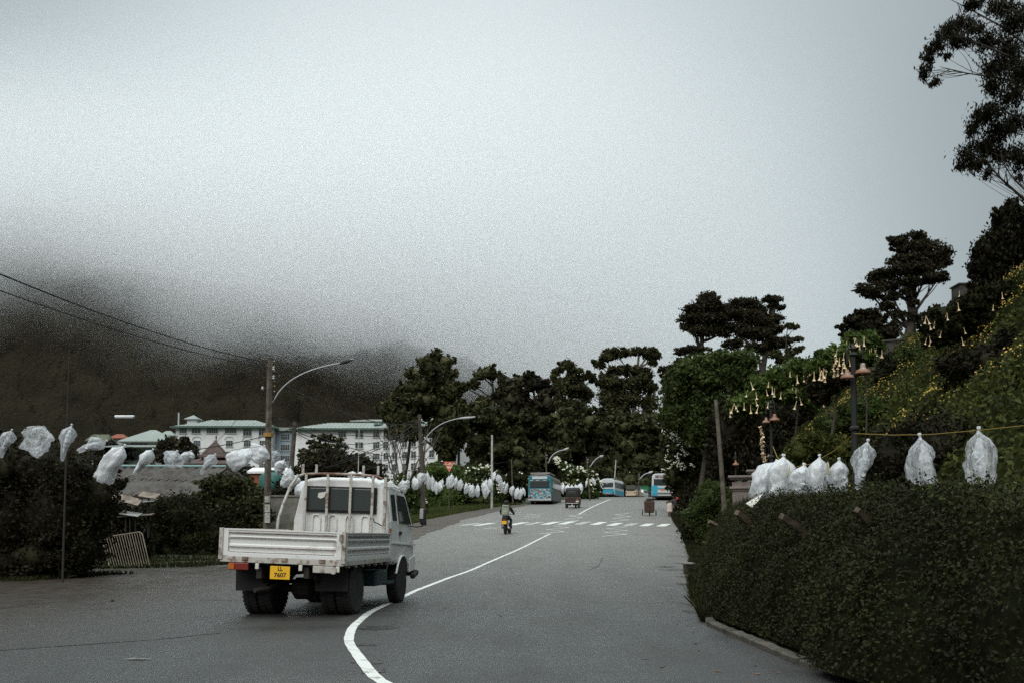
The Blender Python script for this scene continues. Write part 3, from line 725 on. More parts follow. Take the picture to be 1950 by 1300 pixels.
def limb(mb, a, b, r0, r1, sag=.12, seg=6, n=7):
    a, b = Vector(a), Vector(b); d = b - a; L_ = d.length; side = Vector((random.uniform(-1, 1), random.uniform(-1, 1), 0)) * L_ * .06
    pts = []; rr = []
    for i in range(n):
        t = i / (n - 1); p = a + d * t + side * math.sin(t * math.pi) + Vector((0, 0, -sag * L_ * math.sin(t * math.pi) * (1 - t)))
        pts.append(p); rr.append(r0 + (r1 - r0) * t)
    mb.tube(pts, rr, seg, cap=True); return pts
def tree(name, label, cat, Y, base, L_, leaf, n, size, bark=M_bark, tr=None, depth=1.0, group=None, fork=.35, twigs=0, limbs=None, **kw):
    """base (px, py) of the trunk foot; blobs in px at depth Y"""
    B = P(base[0], base[1], Y); g_ = gz1(B.x, Y)
    if kw.pop('ground', True): B.z = g_ - .1
    ft = kw.pop('fat', 1); L_ = [(a[0] + random.uniform(-.18, .18) * a[2], a[1] + random.uniform(-.25, .25) * a[3], a[2] * random.uniform(.8, 1.12), a[3] * ft * random.uniform(.85, 1.25)) + tuple(a[4:]) for a in L_]
    blobs = pxblobs(Y, L_, depth); t = thing(name, label, cat, B, group=group)
    kf = kw.pop('fine', 1.0) * .82; kw.setdefault('sat', 2); crown('crown', [(c - B, r) for c, r in blobs], int(n * kf), size / kf ** .5, leaf, t, **kw)
    top = max(blobs, key=lambda b: b[0].z)[0] - B; tr = tr or max(.12, top.z * .022); low = min(b[0].z - b[1][2] for b in blobs) - B.z
    mb = MB(); tp = limb(mb, (0, 0, -.3), top, tr, tr * .3, 0, 8, 10)
    obj('trunk', mb, bark, t, smooth=True); mb = MB()
    for c, r in (blobs if limbs is None else blobs[:limbs]):
        c = c - B
        if (c - top).length < .3: continue
        z0 = max(low * .7, min(c.z - (c.xy - top.xy).length * .6, top.z * .9)) if top.z > 0 else 0
        z0 += random.uniform(-.18, .08) * top.z; q = min(tp, key=lambda v: abs(v.z - z0)); e = limb(mb, q, c, tr * .42, tr * .08, .05, 5, 6)
        for _ in range(twigs):
            u = Vector(unit(1)[0]); limb(mb, e[random.randint(2, 4)], c + Vector((u.x * r[0], u.y * r[1], u.z * r[2])) * .85, tr * .12, tr * .03, 0, 3, 5)
    if mb.v:
        o = obj('limbs', mb, bark, t, smooth=True); o['kind'] = 'stuff'
    return t
def scatter_blobs(box, n, r, seed, jitter=.3):
    """random blob fill of a px outline given as list of (px, ytop) with common bottom"""
    q = random.Random(seed); out = []
    x0, x1 = box[0][0], box[-1][0]; xs = [b[0] for b in box]; ys = [b[1] for b in box]
    for _ in range(n):
        px = q.uniform(x0, x1); yt = float(np.interp(px, xs, ys)); rr = r * q.uniform(1 - jitter, 1 + jitter)
        py = yt + rr * .8 + q.random() ** 1.2 * 60; out.append((px, py, rr * 1.15, rr * .85, q.uniform(-6, 6)))
    return out

# ---- middle distance: the dark tree belt beyond the crest
def belt(name, label, cat, Y, base, outline, bottom, r, nb, leaf, n, size, seed, **kw):
    q = random.Random(seed); xs = [b[0] for b in outline]; ys = [b[1] for b in outline]; L_ = []
    for px, py in outline: L_.append((px, py + r * .55, r * .8, r * .6, 0))
    for _ in range(nb):
        px = q.uniform(xs[0] + r * .3, xs[-1] - r * .3); yt = float(np.interp(px, xs, ys)); rr = r * q.uniform(.7, 1.25)
        L_.append((px, q.uniform(yt + rr, max(yt + rr + 1, bottom - rr)), rr, rr * .75, q.uniform(-5, 3)))
    return tree(name, label, cat, Y, base, L_, leaf, n, size, limbs=4, **kw)
GR = 'trees of the dark belt beyond the road crest'
belt('eucalyptus_tree', 'tall rounded eucalyptus rising highest behind the hotel right end', 'tree', 215, (838, 920), [(745, 762), (765, 735), (785, 705), (805, 682), (828, 668), (848, 676), (862, 700), (872, 728)], 850, 21, 40, L_euc, 30000, .40, 1, group=GR, fine=1.15, core=.8)
belt('eucalyptus_tree', 'dark bushy tree lowest on the far left of the belt behind the hotel roof', 'tree', 225, (762, 900), [(728, 775), (742, 760), (760, 745), (778, 740)], 820, 15, 14, L_mid, 9000, .38, 2, group=GR, fine=1.15, core=.8)
belt('eucalyptus_tree', 'round topped eucalyptus second from the left of the belt with pale thin branches', 'tree', 205, (935, 930), [(880, 726), (898, 722), (916, 706), (936, 698), (955, 710), (968, 730)], 880, 19, 30, L_euc, 22000, .38, 3, group=GR, fine=1.15, core=.75)
belt('cypress_tree', 'dense dark conifer with ragged spiky top at the middle of the belt', 'tree', 185, (1000, 950), [(948, 745), (962, 722), (980, 712), (998, 712), (1013, 707), (1028, 722), (1042, 738), (1052, 762)], 930, 20, 46, L_pine, 26000, .42, 4, group=GR, fine=1.15, core=.8, flat=.6)
tree('eucalyptus_tree', 'slender eucalyptus with open umbrella crown between the conifer and the tall gum', 'tree', 205, (1085, 935), [(1080, 697, 17, 9), (1064, 708, 13, 8), (1096, 707, 12, 8), (1055, 722, 9, 6), (1112, 716, 12, 7), (1122, 712, 10, 6), (1128, 722, 9, 6), (1086, 722, 14, 8), (1075, 742, 20, 14), (1100, 745, 20, 13), (1118, 755, 14, 12), (1062, 770, 18, 16), (1090, 785, 24, 20), (1104, 735, 10, 8)], L_euc, 15000, .34, group=GR, fine=1.15, core=.55, sig=.2, twigs=2)
tree('eucalyptus_tree', 'tall spreading eucalyptus with pale fan of branches under its flat top', 'tree', 200, (1190, 935), [(1152, 680, 15, 7), (1170, 674, 17, 7), (1195, 672, 18, 7), (1215, 668, 15, 7), (1234, 672, 15, 8), (1249, 680, 10, 6), (1140, 692, 12, 7), (1245, 692, 9, 7), (1178, 706, 22, 8), (1205, 708, 22, 9), (1232, 712, 16, 9), (1152, 722, 22, 13), (1180, 730, 24, 14), (1215, 732, 24, 14), (1240, 738, 14, 12), (1160, 755, 24, 18), (1200, 762, 26, 18), (1235, 768, 18, 15), (1175, 790, 30, 20), (1215, 800, 28, 18)], L_euc, 30000, .34, group=GR, fine=1.15, core=.6, sig=.2, twigs=3, bark=M_pbark)
belt('evergreen_tree', 'broad dark evergreen standing low between conifer and tall gum', 'tree', 180, (1120, 945), [(1060, 790), (1085, 775), (1110, 770), (1140, 780), (1165, 790)], 935, 22, 30, L_mid, 16000, .42, 8, group=GR, fine=1.15, core=.85)
belt('evergreen_tree', 'dark evergreen filling the gap right of the tall gum above the white buses', 'tree', 178, (1225, 945), [(1160, 800), (1185, 790), (1215, 790), (1245, 780), (1275, 775), (1300, 780)], 935, 22, 32, L_mid, 17000, .42, 9, group=GR, fine=1.15, core=.85)
belt('evergreen_tree', 'wide dark evergreen behind the teal bus and the white pole', 'tree', 175, (940, 935), [(880, 770), (905, 765), (935, 770), (965, 775), (1000, 780), (1030, 790), (1065, 810)], 925, 24, 46, L_mid, 22000, .42, 10, group=GR, fine=1.15, core=.85)
belt('evergreen_tree', 'drooping dark tree hiding the hotel wing behind the triangular sign', 'tree', 150, (880, 930), [(835, 812), (846, 795), (862, 785), (882, 780)], 892, 14, 20, L_mid, 11000, .34, 12, group=GR, fine=1.15, core=.5, sig=.25, long=(0, 0, -1))
belt('pine_tree', 'layered dark pine leaning over the gap above the right hand bus', 'tree', 120, (1300, 900), [(1266, 700), (1280, 690), (1300, 684), (1318, 690)], 800, 15, 16, L_pine, 10000, .3, 13, core=.7, flat=.5)
# undergrowth closing the view at the crest
tag(crown('undergrowth', pxblobs(172, [(x, 925 + random.uniform(-14, 6), 24, 22, random.uniform(-4, 6)) for x in range(880, 1330, 14)]), 22000, .40, L_dark, core=.85), kind='stuff')

# ---- pines on the right, above the broadleaf mass
def pads(L_): return L_
tree('pine_tree', 'big umbrella pine left of the pair above the leafy green trees', 'tree', 108, (1362, 760), [(1345, 578, 24, 12), (1325, 592, 20, 10), (1365, 590, 22, 11), (1312, 610, 18, 9), (1340, 606, 24, 10), (1368, 612, 18, 10), (1305, 622, 12, 7), (1325, 630, 16, 8), (1350, 632, 18, 9), (1345, 566, 14, 7), (1378, 632, 12, 10), (1318, 668, 26, 5), (1300, 672, 12, 4)], L_pine, 36000, .13, core=0, flat=.6, sig=.40, tr=.5, twigs=5, sat=3)
tree('pine_tree', 'dark spreading pine right of the pair with a raised tuft at its right', 'tree', 108, (1425, 770), [(1405, 580, 22, 8), (1425, 578, 20, 8), (1445, 592, 20, 9), (1395, 600, 20, 9), (1420, 604, 24, 10), (1452, 612, 22, 9), (1390, 626, 18, 9), (1420, 632, 26, 10), (1450, 636, 26, 10), (1475, 630, 18, 8), (1400, 655, 20, 8), (1440, 662, 24, 9), (1475, 655, 22, 8), (1495, 648, 16, 6), (1465, 573, 12, 6), (1479, 572, 12, 6), (1484, 586, 8, 6), (1478, 606, 13, 7), (1470, 585, 8, 5)], L_pine, 42000, .13, core=0, flat=.6, sig=.40, tr=.55, twigs=5, sat=3)
tree('eucalyptus_tree', 'thin airy gum with hanging tufts at the right edge of the pine pair', 'tree', 100, (1500, 770), [(1500, 622, 12, 5), (1514, 624, 9, 4), (1520, 646, 12, 4), (1508, 668, 14, 5), (1524, 664, 7, 4), (1498, 686, 18, 7), (1482, 676, 16, 6), (1516, 690, 9, 5)], L_euc, 5000, .17, core=.35, flat=.6, sig=.3, tr=.14, twigs=3)
# ---- broadleaf mass right of the road
def mass(name, label, cat, Y, base, boxes, leaf, n, size, **kw):
    return tree(name, label, cat, Y, base, boxes, leaf, n, size, limbs=3, **kw)
mass('broadleaf_tree', 'leafy green tree directly beneath the umbrella pine beside the road', 'tree', 78, (1330, 960), [(1350, 690, 34, 18), (1385, 684, 32, 16), (1415, 692, 30, 18), (1310, 715, 34, 22), (1350, 722, 38, 24), (1400, 725, 36, 24), (1285, 745, 24, 24), (1320, 765, 36, 28), (1370, 770, 40, 28), (1420, 735, 28, 20), (1285, 790, 22, 24), (1320, 815, 34, 30), (1360, 820, 34, 30)], L_green, 42000, .15, core=.8, sig=.2)
mass('broadleaf_tree', 'dark leafy tree with pale blossoms overhanging the right road edge', 'tree', 84, (1300, 950), [(1290, 810, 22, 30), (1282, 850, 20, 30), (1296, 880, 24, 30), (1285, 905, 18, 26), (1305, 925, 20, 26), (1310, 850, 30, 36), (1330, 895, 30, 36), (1298, 945, 16, 16)], L_mid, 22000, .15, core=.85, sig=.2)
mass('cypress_tree', 'dark columnar cypress mass behind the leaning pole', 'tree', 60, (1395, 930), [(1400, 790, 34, 30), (1440, 795, 36, 28), (1385, 830, 30, 34), (1425, 835, 34, 34), (1460, 835, 26, 30), (1400, 875, 36, 34), (1440, 880, 30, 30), (1370, 870, 22, 30), (1375, 905, 24, 26)], L_dark, 26000, .11, core=.88, sig=.16, long=(0, 0, 1))
mass('shrub', 'rounded clipped bush at the road edge left of the leaning pole', 'bush', 40, (1350, 1000), [(1350, 950, 32, 30), (1340, 980, 28, 28), (1372, 975, 26, 30), (1365, 945, 24, 24), (1345, 1010, 26, 24), (1385, 1000, 20, 26), (1375, 1025, 20, 20)], L_green, 24000, .05, core=.9, sig=.12)
mass('shrub', 'low dark bush bank beside the bending person on the right road edge', 'bush', 79, (1310, 985), [(1296, 975, 16, 18), (1308, 960, 18, 22), (1318, 985, 20, 22), (1300, 995, 12, 12), (1330, 950, 20, 26)], L_dark, 10000, .09, core=.9, sig=.16)
mass('shrub', 'weedy bush above the concrete drain block', 'bush', 44, (1325, 1035), [(1318, 1020, 16, 18), (1330, 1005, 18, 20), (1318, 1045, 12, 14), (1335, 1040, 16, 20), (1308, 1000, 10, 12)], L_hedge, 8000, .06, core=.85, sig=.2)

# ---- angel's trumpet trees with hanging flowers
_tr = None
def trumpet(parent, p, s, tilt):
    global _tr
    if _tr is None:
        mb = MB(); mb.lathe([(.010, 0), (.016, -.03), (.015, -.10), (.022, -.17), (.040, -.225), (.080, -.255), (.075, -.250), (.035, -.21)], seg=8)
        o = obj('flower', mb, M_trumpet); _tr = o.data; bpy.data.objects.remove(o)
    o = bpy.data.objects.new('flower', _tr); C.objects.link(o); o.parent = parent; o.location = p; o.scale = (s, s, s * 1.65); o.rotation_euler = (tilt[0], tilt[1], 0)
def flowers_on(t, Y, boxes, n, s, seed):
    q = random.Random(seed)
    for _ in range(n):
        b = q.choice(boxes); px, py = b[0] + q.uniform(-1, 1) * b[2], b[1] + b[3] * q.uniform(-.8, .95)
        r = max(b[2], b[3]) * Y / FPX
        u = min(1, math.hypot((px - b[0]) / b[2], (py - b[1]) / b[3] * .6)); p = P(px, py, Y - r * math.sqrt(max(0, 1 - u * u)) * 1.0 - .12) - t.location
        trumpet(t, p, s * q.uniform(.8, 1.2), (q.uniform(-.3, .3), q.uniform(-.3, .3)))
bx = [(1600, 672, 30, 14), (1640, 650, 30, 14), (1655, 664, 26, 12), (1585, 690, 22, 14), (1620, 690, 34, 14), (1565, 700, 26, 14)]
t = mass('angel_trumpet_tree', "bright angel's trumpet bush crowded with pale flowers above the bell lanterns", 'tree', 30, (1600, 800), bx, L_bright, 14000, .085, core=.7, sig=.24, under=True, tr=.05)
flowers_on(t, 30, bx, 70, .6, 3)
bx = [(1535, 700, 36, 16), (1490, 722, 36, 18), (1450, 730, 34, 20), (1545, 725, 36, 22), (1500, 752, 36, 18), (1440, 765, 36, 18), (1410, 770, 30, 16), (1540, 755, 30, 18)]
t = mass('angel_trumpet_tree', "shaded angel's trumpet tree with few drooping flowers left of the bell lanterns", 'tree', 46, (1480, 860), bx, L_bright, 17000, .10, core=.75, sig=.2, tr=.06)
flowers_on(t, 46, bx, 34, .85, 5)
bx = [(1570, 720, 30, 24), (1600, 715, 30, 20), (1560, 745, 24, 18)]
mass('shrub', 'dark leafy shrub in shade below the flower crowded bush', 'bush', 42, (1570, 800), bx, L_dark, 8000, .085, core=.85, sig=.18)
bx = [(1790, 600, 34, 20), (1830, 585, 40, 20), (1870, 570, 44, 22), (1915, 560, 44, 24), (1770, 625, 26, 18), (1810, 630, 40, 22), (1860, 620, 44, 26), (1910, 610, 44, 26), (1945, 580, 34, 30), (1770, 650, 20, 14)]
t = mass('angel_trumpet_tree', "dark angel's trumpet thicket with scattered flowers on the upper right slope", 'tree', 40, (1880, 700), bx, L_hedge, 20000, .095, core=.85, sig=.2)
flowers_on(t, 40, bx, 30, .7, 9)

# ---- hill pine, small neighbour, conical tree, eucalyptus at the top right corner
tree('pine_tree', 'tall black hill pine with bare lower trunk on the retaining wall', 'tree', 66, (1723, 668), [(1740, 452, 26, 9), (1712, 462, 20, 8), (1765, 466, 24, 9), (1735, 472, 30, 10), (1700, 455, 10, 5), (1780, 482, 24, 12), (1800, 480, 12, 12), (1745, 490, 34, 10), (1715, 496, 22, 8), (1795, 502, 18, 10), (1770, 510, 28, 9), (1735, 512, 32, 9), (1700, 520, 26, 8), (1670, 528, 22, 8), (1650, 548, 18, 7), (1690, 545, 26, 9), (1725, 540, 28, 9), (1765, 530, 26, 8), (1790, 530, 18, 8), (1665, 560, 22, 8), (1700, 566, 20, 8), (1730, 560, 16, 7), (1685, 586, 16, 8), (1710, 600, 14, 10), (1742, 575, 8, 8), (1735, 600, 8, 8)], L_pine, 42000, .09, core=0, flat=.6, sig=.40, tr=.33, twigs=5, ground=False, sat=3)
tree('pine_tree', 'low black spreading pine left of the bare trunk behind the flowering bush', 'tree', 64, (1690, 672), [(1625, 608, 18, 9), (1650, 600, 18, 9), (1605, 622, 14, 5), (1640, 622, 26, 10), (1670, 612, 20, 12), (1665, 636, 26, 12), (1690, 640, 22, 10), (1610, 636, 10, 7), (1700, 625, 12, 10)], L_pine, 13000, .115, core=.6, flat=.55, sig=.22, tr=.2, ground=False)
tree('pine_tree', 'slim second pine trunk with a small tuft just right of the tall one', 'tree', 68, (1738, 668), [(1738, 598, 10, 8), (1744, 610, 8, 6)], L_pine, 900, .11, core=.4, tr=.22, ground=False)
tree('broadleaf_tree', 'big dark conical tree with drooping tips at the right edge above the slope', 'tree', 44, (1935, 620), [(1925, 395, 18, 20), (1915, 420, 26, 22), (1945, 425, 26, 30), (1900, 450, 26, 22), (1930, 460, 36, 28), (1880, 480, 24, 20), (1910, 495, 36, 26), (1945, 500, 34, 30), (1870, 505, 24, 18), (1862, 525, 18, 16), (1890, 530, 34, 24), (1930, 545, 44, 26), (1865, 545, 16, 10), (1960, 460, 30, 50)], L_dark, 42000, .085, core=.82, sig=.2, long=(0, 0, -1), tr=.3, limbs=4)
eu = [(1905, 15, 34, 16), (1850, 10, 26, 10), (1935, 40, 26, 30), (1805, 62, 22, 18), (1832, 48, 26, 14), (1785, 85, 20, 16), (1825, 78, 24, 18), (1860, 55, 20, 12), (1766, 110, 12, 18), (1762, 140, 11, 18), (1778, 160, 12, 9), (1800, 108, 10, 8), (1880, 80, 24, 22), (1920, 100, 30, 34), (1895, 130, 26, 26), (1945, 140, 26, 40), (1890, 165, 18, 22), (1925, 185, 26, 24), (1865, 225, 20, 22), (1850, 250, 12, 18), (1890, 215, 24, 20), (1900, 250, 26, 20), (1930, 240, 22, 26), (1880, 280, 30, 20), (1840, 295, 20, 18), (1860, 315, 26, 12), (1905, 295, 26, 16), (1940, 300, 18, 26), (1830, 318, 12, 12), (1938, 340, 10, 8), (1880, 330, 10, 14)]
eu = [(a, b, c * .95, d * .95, random.uniform(-2, 2)) for a, b, c, d in eu]
B = P(2075, 500, 36); t = thing('eucalyptus_tree', 'huge gum whose ragged hanging branches fill the top right corner', 'tree', B)
blobs = pxblobs(36, eu)
crown('crown', [(c - B, r) for c, r in blobs], 25000, .075, L_dark, t, core=.35, sig=.30, aspect=.3, long=(0, 0, -1), shell=(.3, 1.05), per=20)
mb = MB(); T0 = Vector((0, 0, gz1(B.x, 36) - B.z)); Tt = P(2040, -150, 36) - B
tp = limb(mb, T0, Tt, .45, .25, 0, 8, 12); obj('trunk', mb, M_bark, t, smooth=True)
mb = MB()
for st, L_, r0 in (((2060, 250), [(1960, 160), (1900, 150), (1840, 140), (1790, 128)], .10), ((2050, 40), [(1960, 90), (1905, 50), (1850, 20), (1810, 0)], .10), ((2065, 200), [(1950, 120), (1880, 90), (1830, 70), (1790, 80)], .09), ((2070, 470), [(1950, 380), (1910, 345), (1885, 318), (1860, 300)], .11), ((2070, 460), [(1960, 372), (1925, 335), (1912, 315), (1905, 290)], .07), ((2060, 300), [(1960, 240), (1910, 210), (1870, 215), (1855, 240)], .09), ((2050, 120), [(1980, 60), (1930, 20), (1900, -10)], .1)):
    pts = [P(*st, 36)] + [P(a, b, 36 + random.uniform(-.6, .6)) for a, b in L_]
    pts = [p - B for p in pts]; n = len(pts); mb.tube(pts, [r0 * .6 * (1 - .85 * i / (n - 1)) for i in range(n)], 6)
    for k in range(1, n):
        for _ in range(7):
            c = min(blobs, key=lambda b: (b[0] - B - pts[k]).length + random.uniform(0, 1.2))[0] - B
            limb(mb, pts[k - 1].lerp(pts[k], random.random()), c + Vector(unit(1)[0]) * .35, .016, .004, random.uniform(-.1, .1), 4, 6)
o = obj('limbs', mb, M_bark, t, smooth=True); o['kind'] = 'stuff'

# ---- flowering slope on the right (creeper ground cover)
def slope_pts(n, d0, d1, y0, y1, seed, dense=None):
    q = np.random.default_rng(seed); Y = q.uniform(y0, y1, n); d = q.uniform(d0, d1, n); X = xr(Y) + d
    return X, Y
lump = lambda X, Y: .55 + .5 * np.sin(X * .62 + .31 * Y + 1) * np.sin(Y * .47 - .2 * X) + .35 * np.sin(X * 1.1 + .5 * Y) * np.sin(Y * .9 - .3 * X) + .25 * np.sin(X * 2.3 + 1.7 * Y) + .12 * np.sin(X * 5.1 - 3 * Y)
X_, Y_ = slope_pts(125000, 2.4, 24, 12, 74, 3)
Z_ = gz(X_, Y_) + .30 + lump(X_, Y_) * .7 + rng.normal(size=len(X_)) * .10
keep = (Z_ < 13.6)
pts = np.stack([X_, Y_, Z_], 1)[keep]; nr = np.tile([-.6, -.3, .75], (len(pts), 1))
V, Q = leaf_quads(pts, .085, .5, nrm=nr, spread=1.1)
tag(quadmesh('creeper', V, Q, L_slope), kind='stuff')
gy = np.arange(10, 75, .6); gd = np.arange(2.4, 25, .6); GY, GD = np.meshgrid(gy, gd, indexing='ij'); GX = xr(GY) + GD
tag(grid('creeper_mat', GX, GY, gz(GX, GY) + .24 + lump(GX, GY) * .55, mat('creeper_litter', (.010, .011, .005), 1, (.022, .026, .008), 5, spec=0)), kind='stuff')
# yellow flowers in drifts
X_, Y_ = slope_pts(26000, 3.4, 19, 26, 64, 8)
dr = np.sin(X_ * .55 + Y_ * .23) + np.sin(Y_ * .5 - X_ * .33 + 1) + .8 * np.sin(X_ * 1.7 + Y_ * 1.3)
k = (dr > .6) & (rng.random(len(X_)) < .5); X_, Y_ = X_[k], Y_[k]
pts = np.stack([X_, Y_, gz(X_, Y_) + .48 + lump(X_, Y_) * .7 + rng.normal(size=len(X_)) * .10], 1); pts = pts[pts[:, 2] < 13.4]
V, Q = leaf_quads(pts, .034, .8, nrm=np.tile([-.5, -.7, .5], (len(pts), 1)), spread=.5)
tag(quadmesh('yellow_flowers', V, Q, M_yflower), kind='stuff')

# ---- near clipped ivy hedge on the right: leans back from the kerb
hY = np.arange(-3, 29.5, .12)
def hprof(Yv):
    """lean-back face: list of (offset from kerb, height)"""
    top = np.interp(Yv, [-3, 4, 10, 18, 24, 29], [1.30, 1.42, 1.55, 1.72, 1.78, 1.6])
    return top
sN = np.linspace(0, 1, 34)
def hsurf(Y, s, off=0):
    """s 0..1 from foot to back of top"""
    top = hprof(Y); a = np.clip(s / .62, 0, 1); b = np.clip((s - .62) / .38, 0, 1)
    d = np.interp(Y, [8.3, 9.6], [-.30, .18]) + 1.15 * a ** 1.1 + 1.3 * b; z = .08 + (top - .08) * (np.sin(a * np.pi / 2) ** .9) + .04 * b
    bump = .07 * np.sin(Y * 2.1 + s * 7) * np.sin(s * 11 + Y * .7) + .05 * np.sin(Y * 5.3 - s * 17) + .03 * np.sin(Y * 11 + s * 31)
    nx, nz = -np.cos(a * np.pi / 2 * .9), .35 + np.sin(a * np.pi / 2)
    l = np.hypot(nx, nz); nx, nz = nx / l, nz / l
    x = xr(Y) + d + nx * (bump + off); z = zr(Y) + z + nz * (bump + off)
    return x, z, nx, nz
hedge = thing('ivy_hedge', 'long clipped dark ivy hedge leaning back from the kerb along the right side', 'hedge', (4, 15, 0))
Yh, Sh = np.meshgrid(hY, sN, indexing='ij'); Xh, Zh, _, _ = hsurf(Yh, Sh, -.05)
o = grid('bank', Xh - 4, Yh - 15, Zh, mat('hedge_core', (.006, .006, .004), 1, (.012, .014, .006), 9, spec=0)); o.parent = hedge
n = 215000; Yq = rng.random(n) ** .85 * 25 + 4.2; S_ = rng.random(n)
x, z, nx, nz = hsurf(Yq, S_, 0); off = rng.exponential(.04, n)
pts = np.stack([x + nx * off - 4, Yq - 15, z + nz * off], 1); nv = np.stack([nx, -.25 * np.ones(n), nz], 1)
V, Q = leaf_quads(pts, .0185, .5, nrm=nv, spread=1.4); quadmesh('leaves', V, Q, L_hedge, hedge)
# stray sprigs on the top
n = 700; Yq = rng.random(n) * 22 + 5; S_ = rng.uniform(.5, .95, n); x, z, nx, nz = hsurf(Yq, S_, 0); sp = []
for i in range(n):
    h = random.uniform(.04, .14); k = 9; t_ = np.linspace(0, 1, k); b = np.array([x[i] - 4, Yq[i] - 15, z[i]]); dv = np.array([random.uniform(-.5, .5), random.uniform(-.5, .5), 1]) * h
    sp.append(b + t_[:, None] * dv + rng.normal(size=(k, 3)) * .008)
V, Q = leaf_quads(np.concatenate(sp), .026, .45); quadmesh('sprigs', V, Q, L_green, hedge)
# yard hedge behind the hung bags: dark backdrop bushes
mass('shrub', 'tall dark shrub mass behind the two hanging bags at the right edge', 'bush', 24, (1850, 960), [(1700, 880, 60, 70), (1790, 860, 70, 80), (1880, 850, 70, 85), (1960, 860, 60, 90), (1690, 930, 50, 40), (1780, 930, 70, 40), (1880, 930, 70, 40)], L_dark, 40000, .05, core=.85, sig=.16)
# low plant by the gate side
t = thing('shrub', 'light green sprawling weed at the hedge end under the leaning pole', 'plant', P(1372, 1045, 24))
pts = np.concatenate([np.linspace([0, 0, 0], [random.uniform(-.45, .45), random.uniform(-.4, .1), random.uniform(.1, .5)], 14) for _ in range(26)]) + rng.normal(size=(26 * 14, 3)) * .02
V, Q = leaf_quads(pts, .05, .4); quadmesh('leaves', V, Q, L_bright, t)
mb = MB(); [mb.tube([(0, 0, -.5), (random.uniform(-.3, .3), -.1, .3)], .008, 4) for _ in range(6)]; obj('stems', mb, M_bark, t)

# ---- left side bushes
GL = 'dark bushes along the left road edge'
def bush(label, Y, base, boxes, leaf, n, size, **kw): 
    return mass('shrub', label, 'bush', Y, base, boxes, leaf, n, size, **kw)
bush('tall black hedge bush filling the left margin below the first bags', 26.5, (60, 1100), [(-60, 930, 90, 70), (10, 905, 60, 55), (75, 900, 60, 50), (130, 905, 55, 50), (-40, 1010, 90, 70), (30, 990, 80, 70), (110, 1000, 80, 70), (20, 1060, 80, 50), (100, 1065, 80, 46), (170, 960, 50, 60), (150, 1050, 36, 50), (-60, 1080, 80, 40)], L_dark, 66000, .046, core=.9, sig=.14)
bush('dark ragged bush between the black hedge and the tin roof', 34.5, (215, 1080), [(165, 905, 34, 28), (195, 935, 30, 30), (215, 985, 40, 40), (180, 990, 40, 50), (240, 1010, 40, 34), (205, 1045, 40, 40), (255, 1050, 40, 34)], L_dark, 24000, .058, core=.85, sig=.2)
bush('dark bush mass spreading right of the leaning barrier', 37, (330, 1075), [(300, 975, 36, 34), (340, 985, 40, 36), (310, 1020, 44, 38), (360, 1025, 44, 38), (400, 1005, 40, 40), (330, 1055, 44, 26), (385, 1055, 40, 22), (280, 1060, 30, 24), (420, 1030, 26, 30)], L_hedge, 42000, .045, core=.88, sig=.16)
bush('leafy bush with yellowish sprays in front of the tin shack gable', 38.5, (435, 1050), [(425, 930, 34, 22), (455, 925, 30, 18), (400, 950, 34, 26), (440, 960, 40, 30), (475, 960, 28, 34), (455, 1000, 40, 34), (490, 1000, 20, 40), (420, 990, 40, 30)], L_mid, 22000, .07, core=.85, sig=.18)
bush('dull shrub behind the bed of the white truck', 44, (545, 1000), [(535, 940, 26, 26), (560, 950, 26, 26), (548, 975, 34, 30), (580, 985, 30, 30), (500, 985, 24, 24)], L_dark, 10000, .08, core=.85, sig=.2)
tree('cypress_tree', 'dark spiky cypress clump spreading in front of the hotel over the truck cab', 'tree', 82, (630, 960), [(600, 885, 36, 22), (640, 880, 40, 24), (680, 888, 36, 20), (705, 900, 26, 14), (590, 905, 30, 22), (630, 905, 44, 24), (670, 910, 40, 20), (625, 868, 26, 12), (585, 870, 16, 10), (610, 930, 44, 24), (660, 930, 44, 20)], L_pine, 26000, .15, core=.8, sig=.24, long=(.6, 0, .5), limbs=3)
tree('cedar_tree', 'open crowned cedar with flat pads in front of the hotel right block', 'tree', 92, (618, 940), [(612, 832, 18, 5), (594, 842, 12, 4), (632, 838, 16, 4), (600, 852, 16, 5), (622, 850, 20, 5), (644, 850, 14, 4), (580, 858, 10, 4), (612, 864, 24, 6), (640, 864, 18, 5)], L_euc, 5500, .13, core=.4, sig=.3, flat=.5, twigs=3, tr=.2)
tree('round_tree', 'dark round crowned tree between the green pyramid roof and the hotel', 'tree', 140, (336, 900), [(322, 852, 22, 12), (345, 846, 22, 12), (360, 858, 16, 12), (335, 866, 34, 14), (312, 868, 18, 10), (355, 872, 20, 10)], L_pine, 11000, .26, core=.85, sig=.18)
tree('round_tree', 'small dark tree by the low houses at the far left', 'tree', 150, (215, 890), [(205, 850, 16, 9), (225, 856, 16, 9), (190, 858, 12, 8), (215, 870, 30, 12)], L_dark, 5000, .26, core=.85)
bush('dark thicket closing the view under the hotel left block', 96, (470, 920), [(445, 905, 30, 16), (480, 915, 30, 18), (415, 912, 26, 14), (520, 925, 26, 20), (380, 900, 30, 14), (560, 930, 30, 20)], L_dark, 9000, .16, core=.9)
belt('evergreen_tree', 'row of dark trees hiding the hotel foot behind the white bags', 'tree', 130, (760, 940), [(700, 912), (730, 905), (760, 900), (800, 896), (830, 890)], 950, 14, 18, L_mid, 9000, .28, 31, core=.9)
belt('evergreen_tree', 'dark low tree belt below the small houses at the far left', 'tree', 125, (250, 920), [(150, 862), (190, 866), (230, 884), (290, 886), (340, 892), (390, 900)], 940, 14, 26, L_dark, 10000, .28, 32, core=.9)
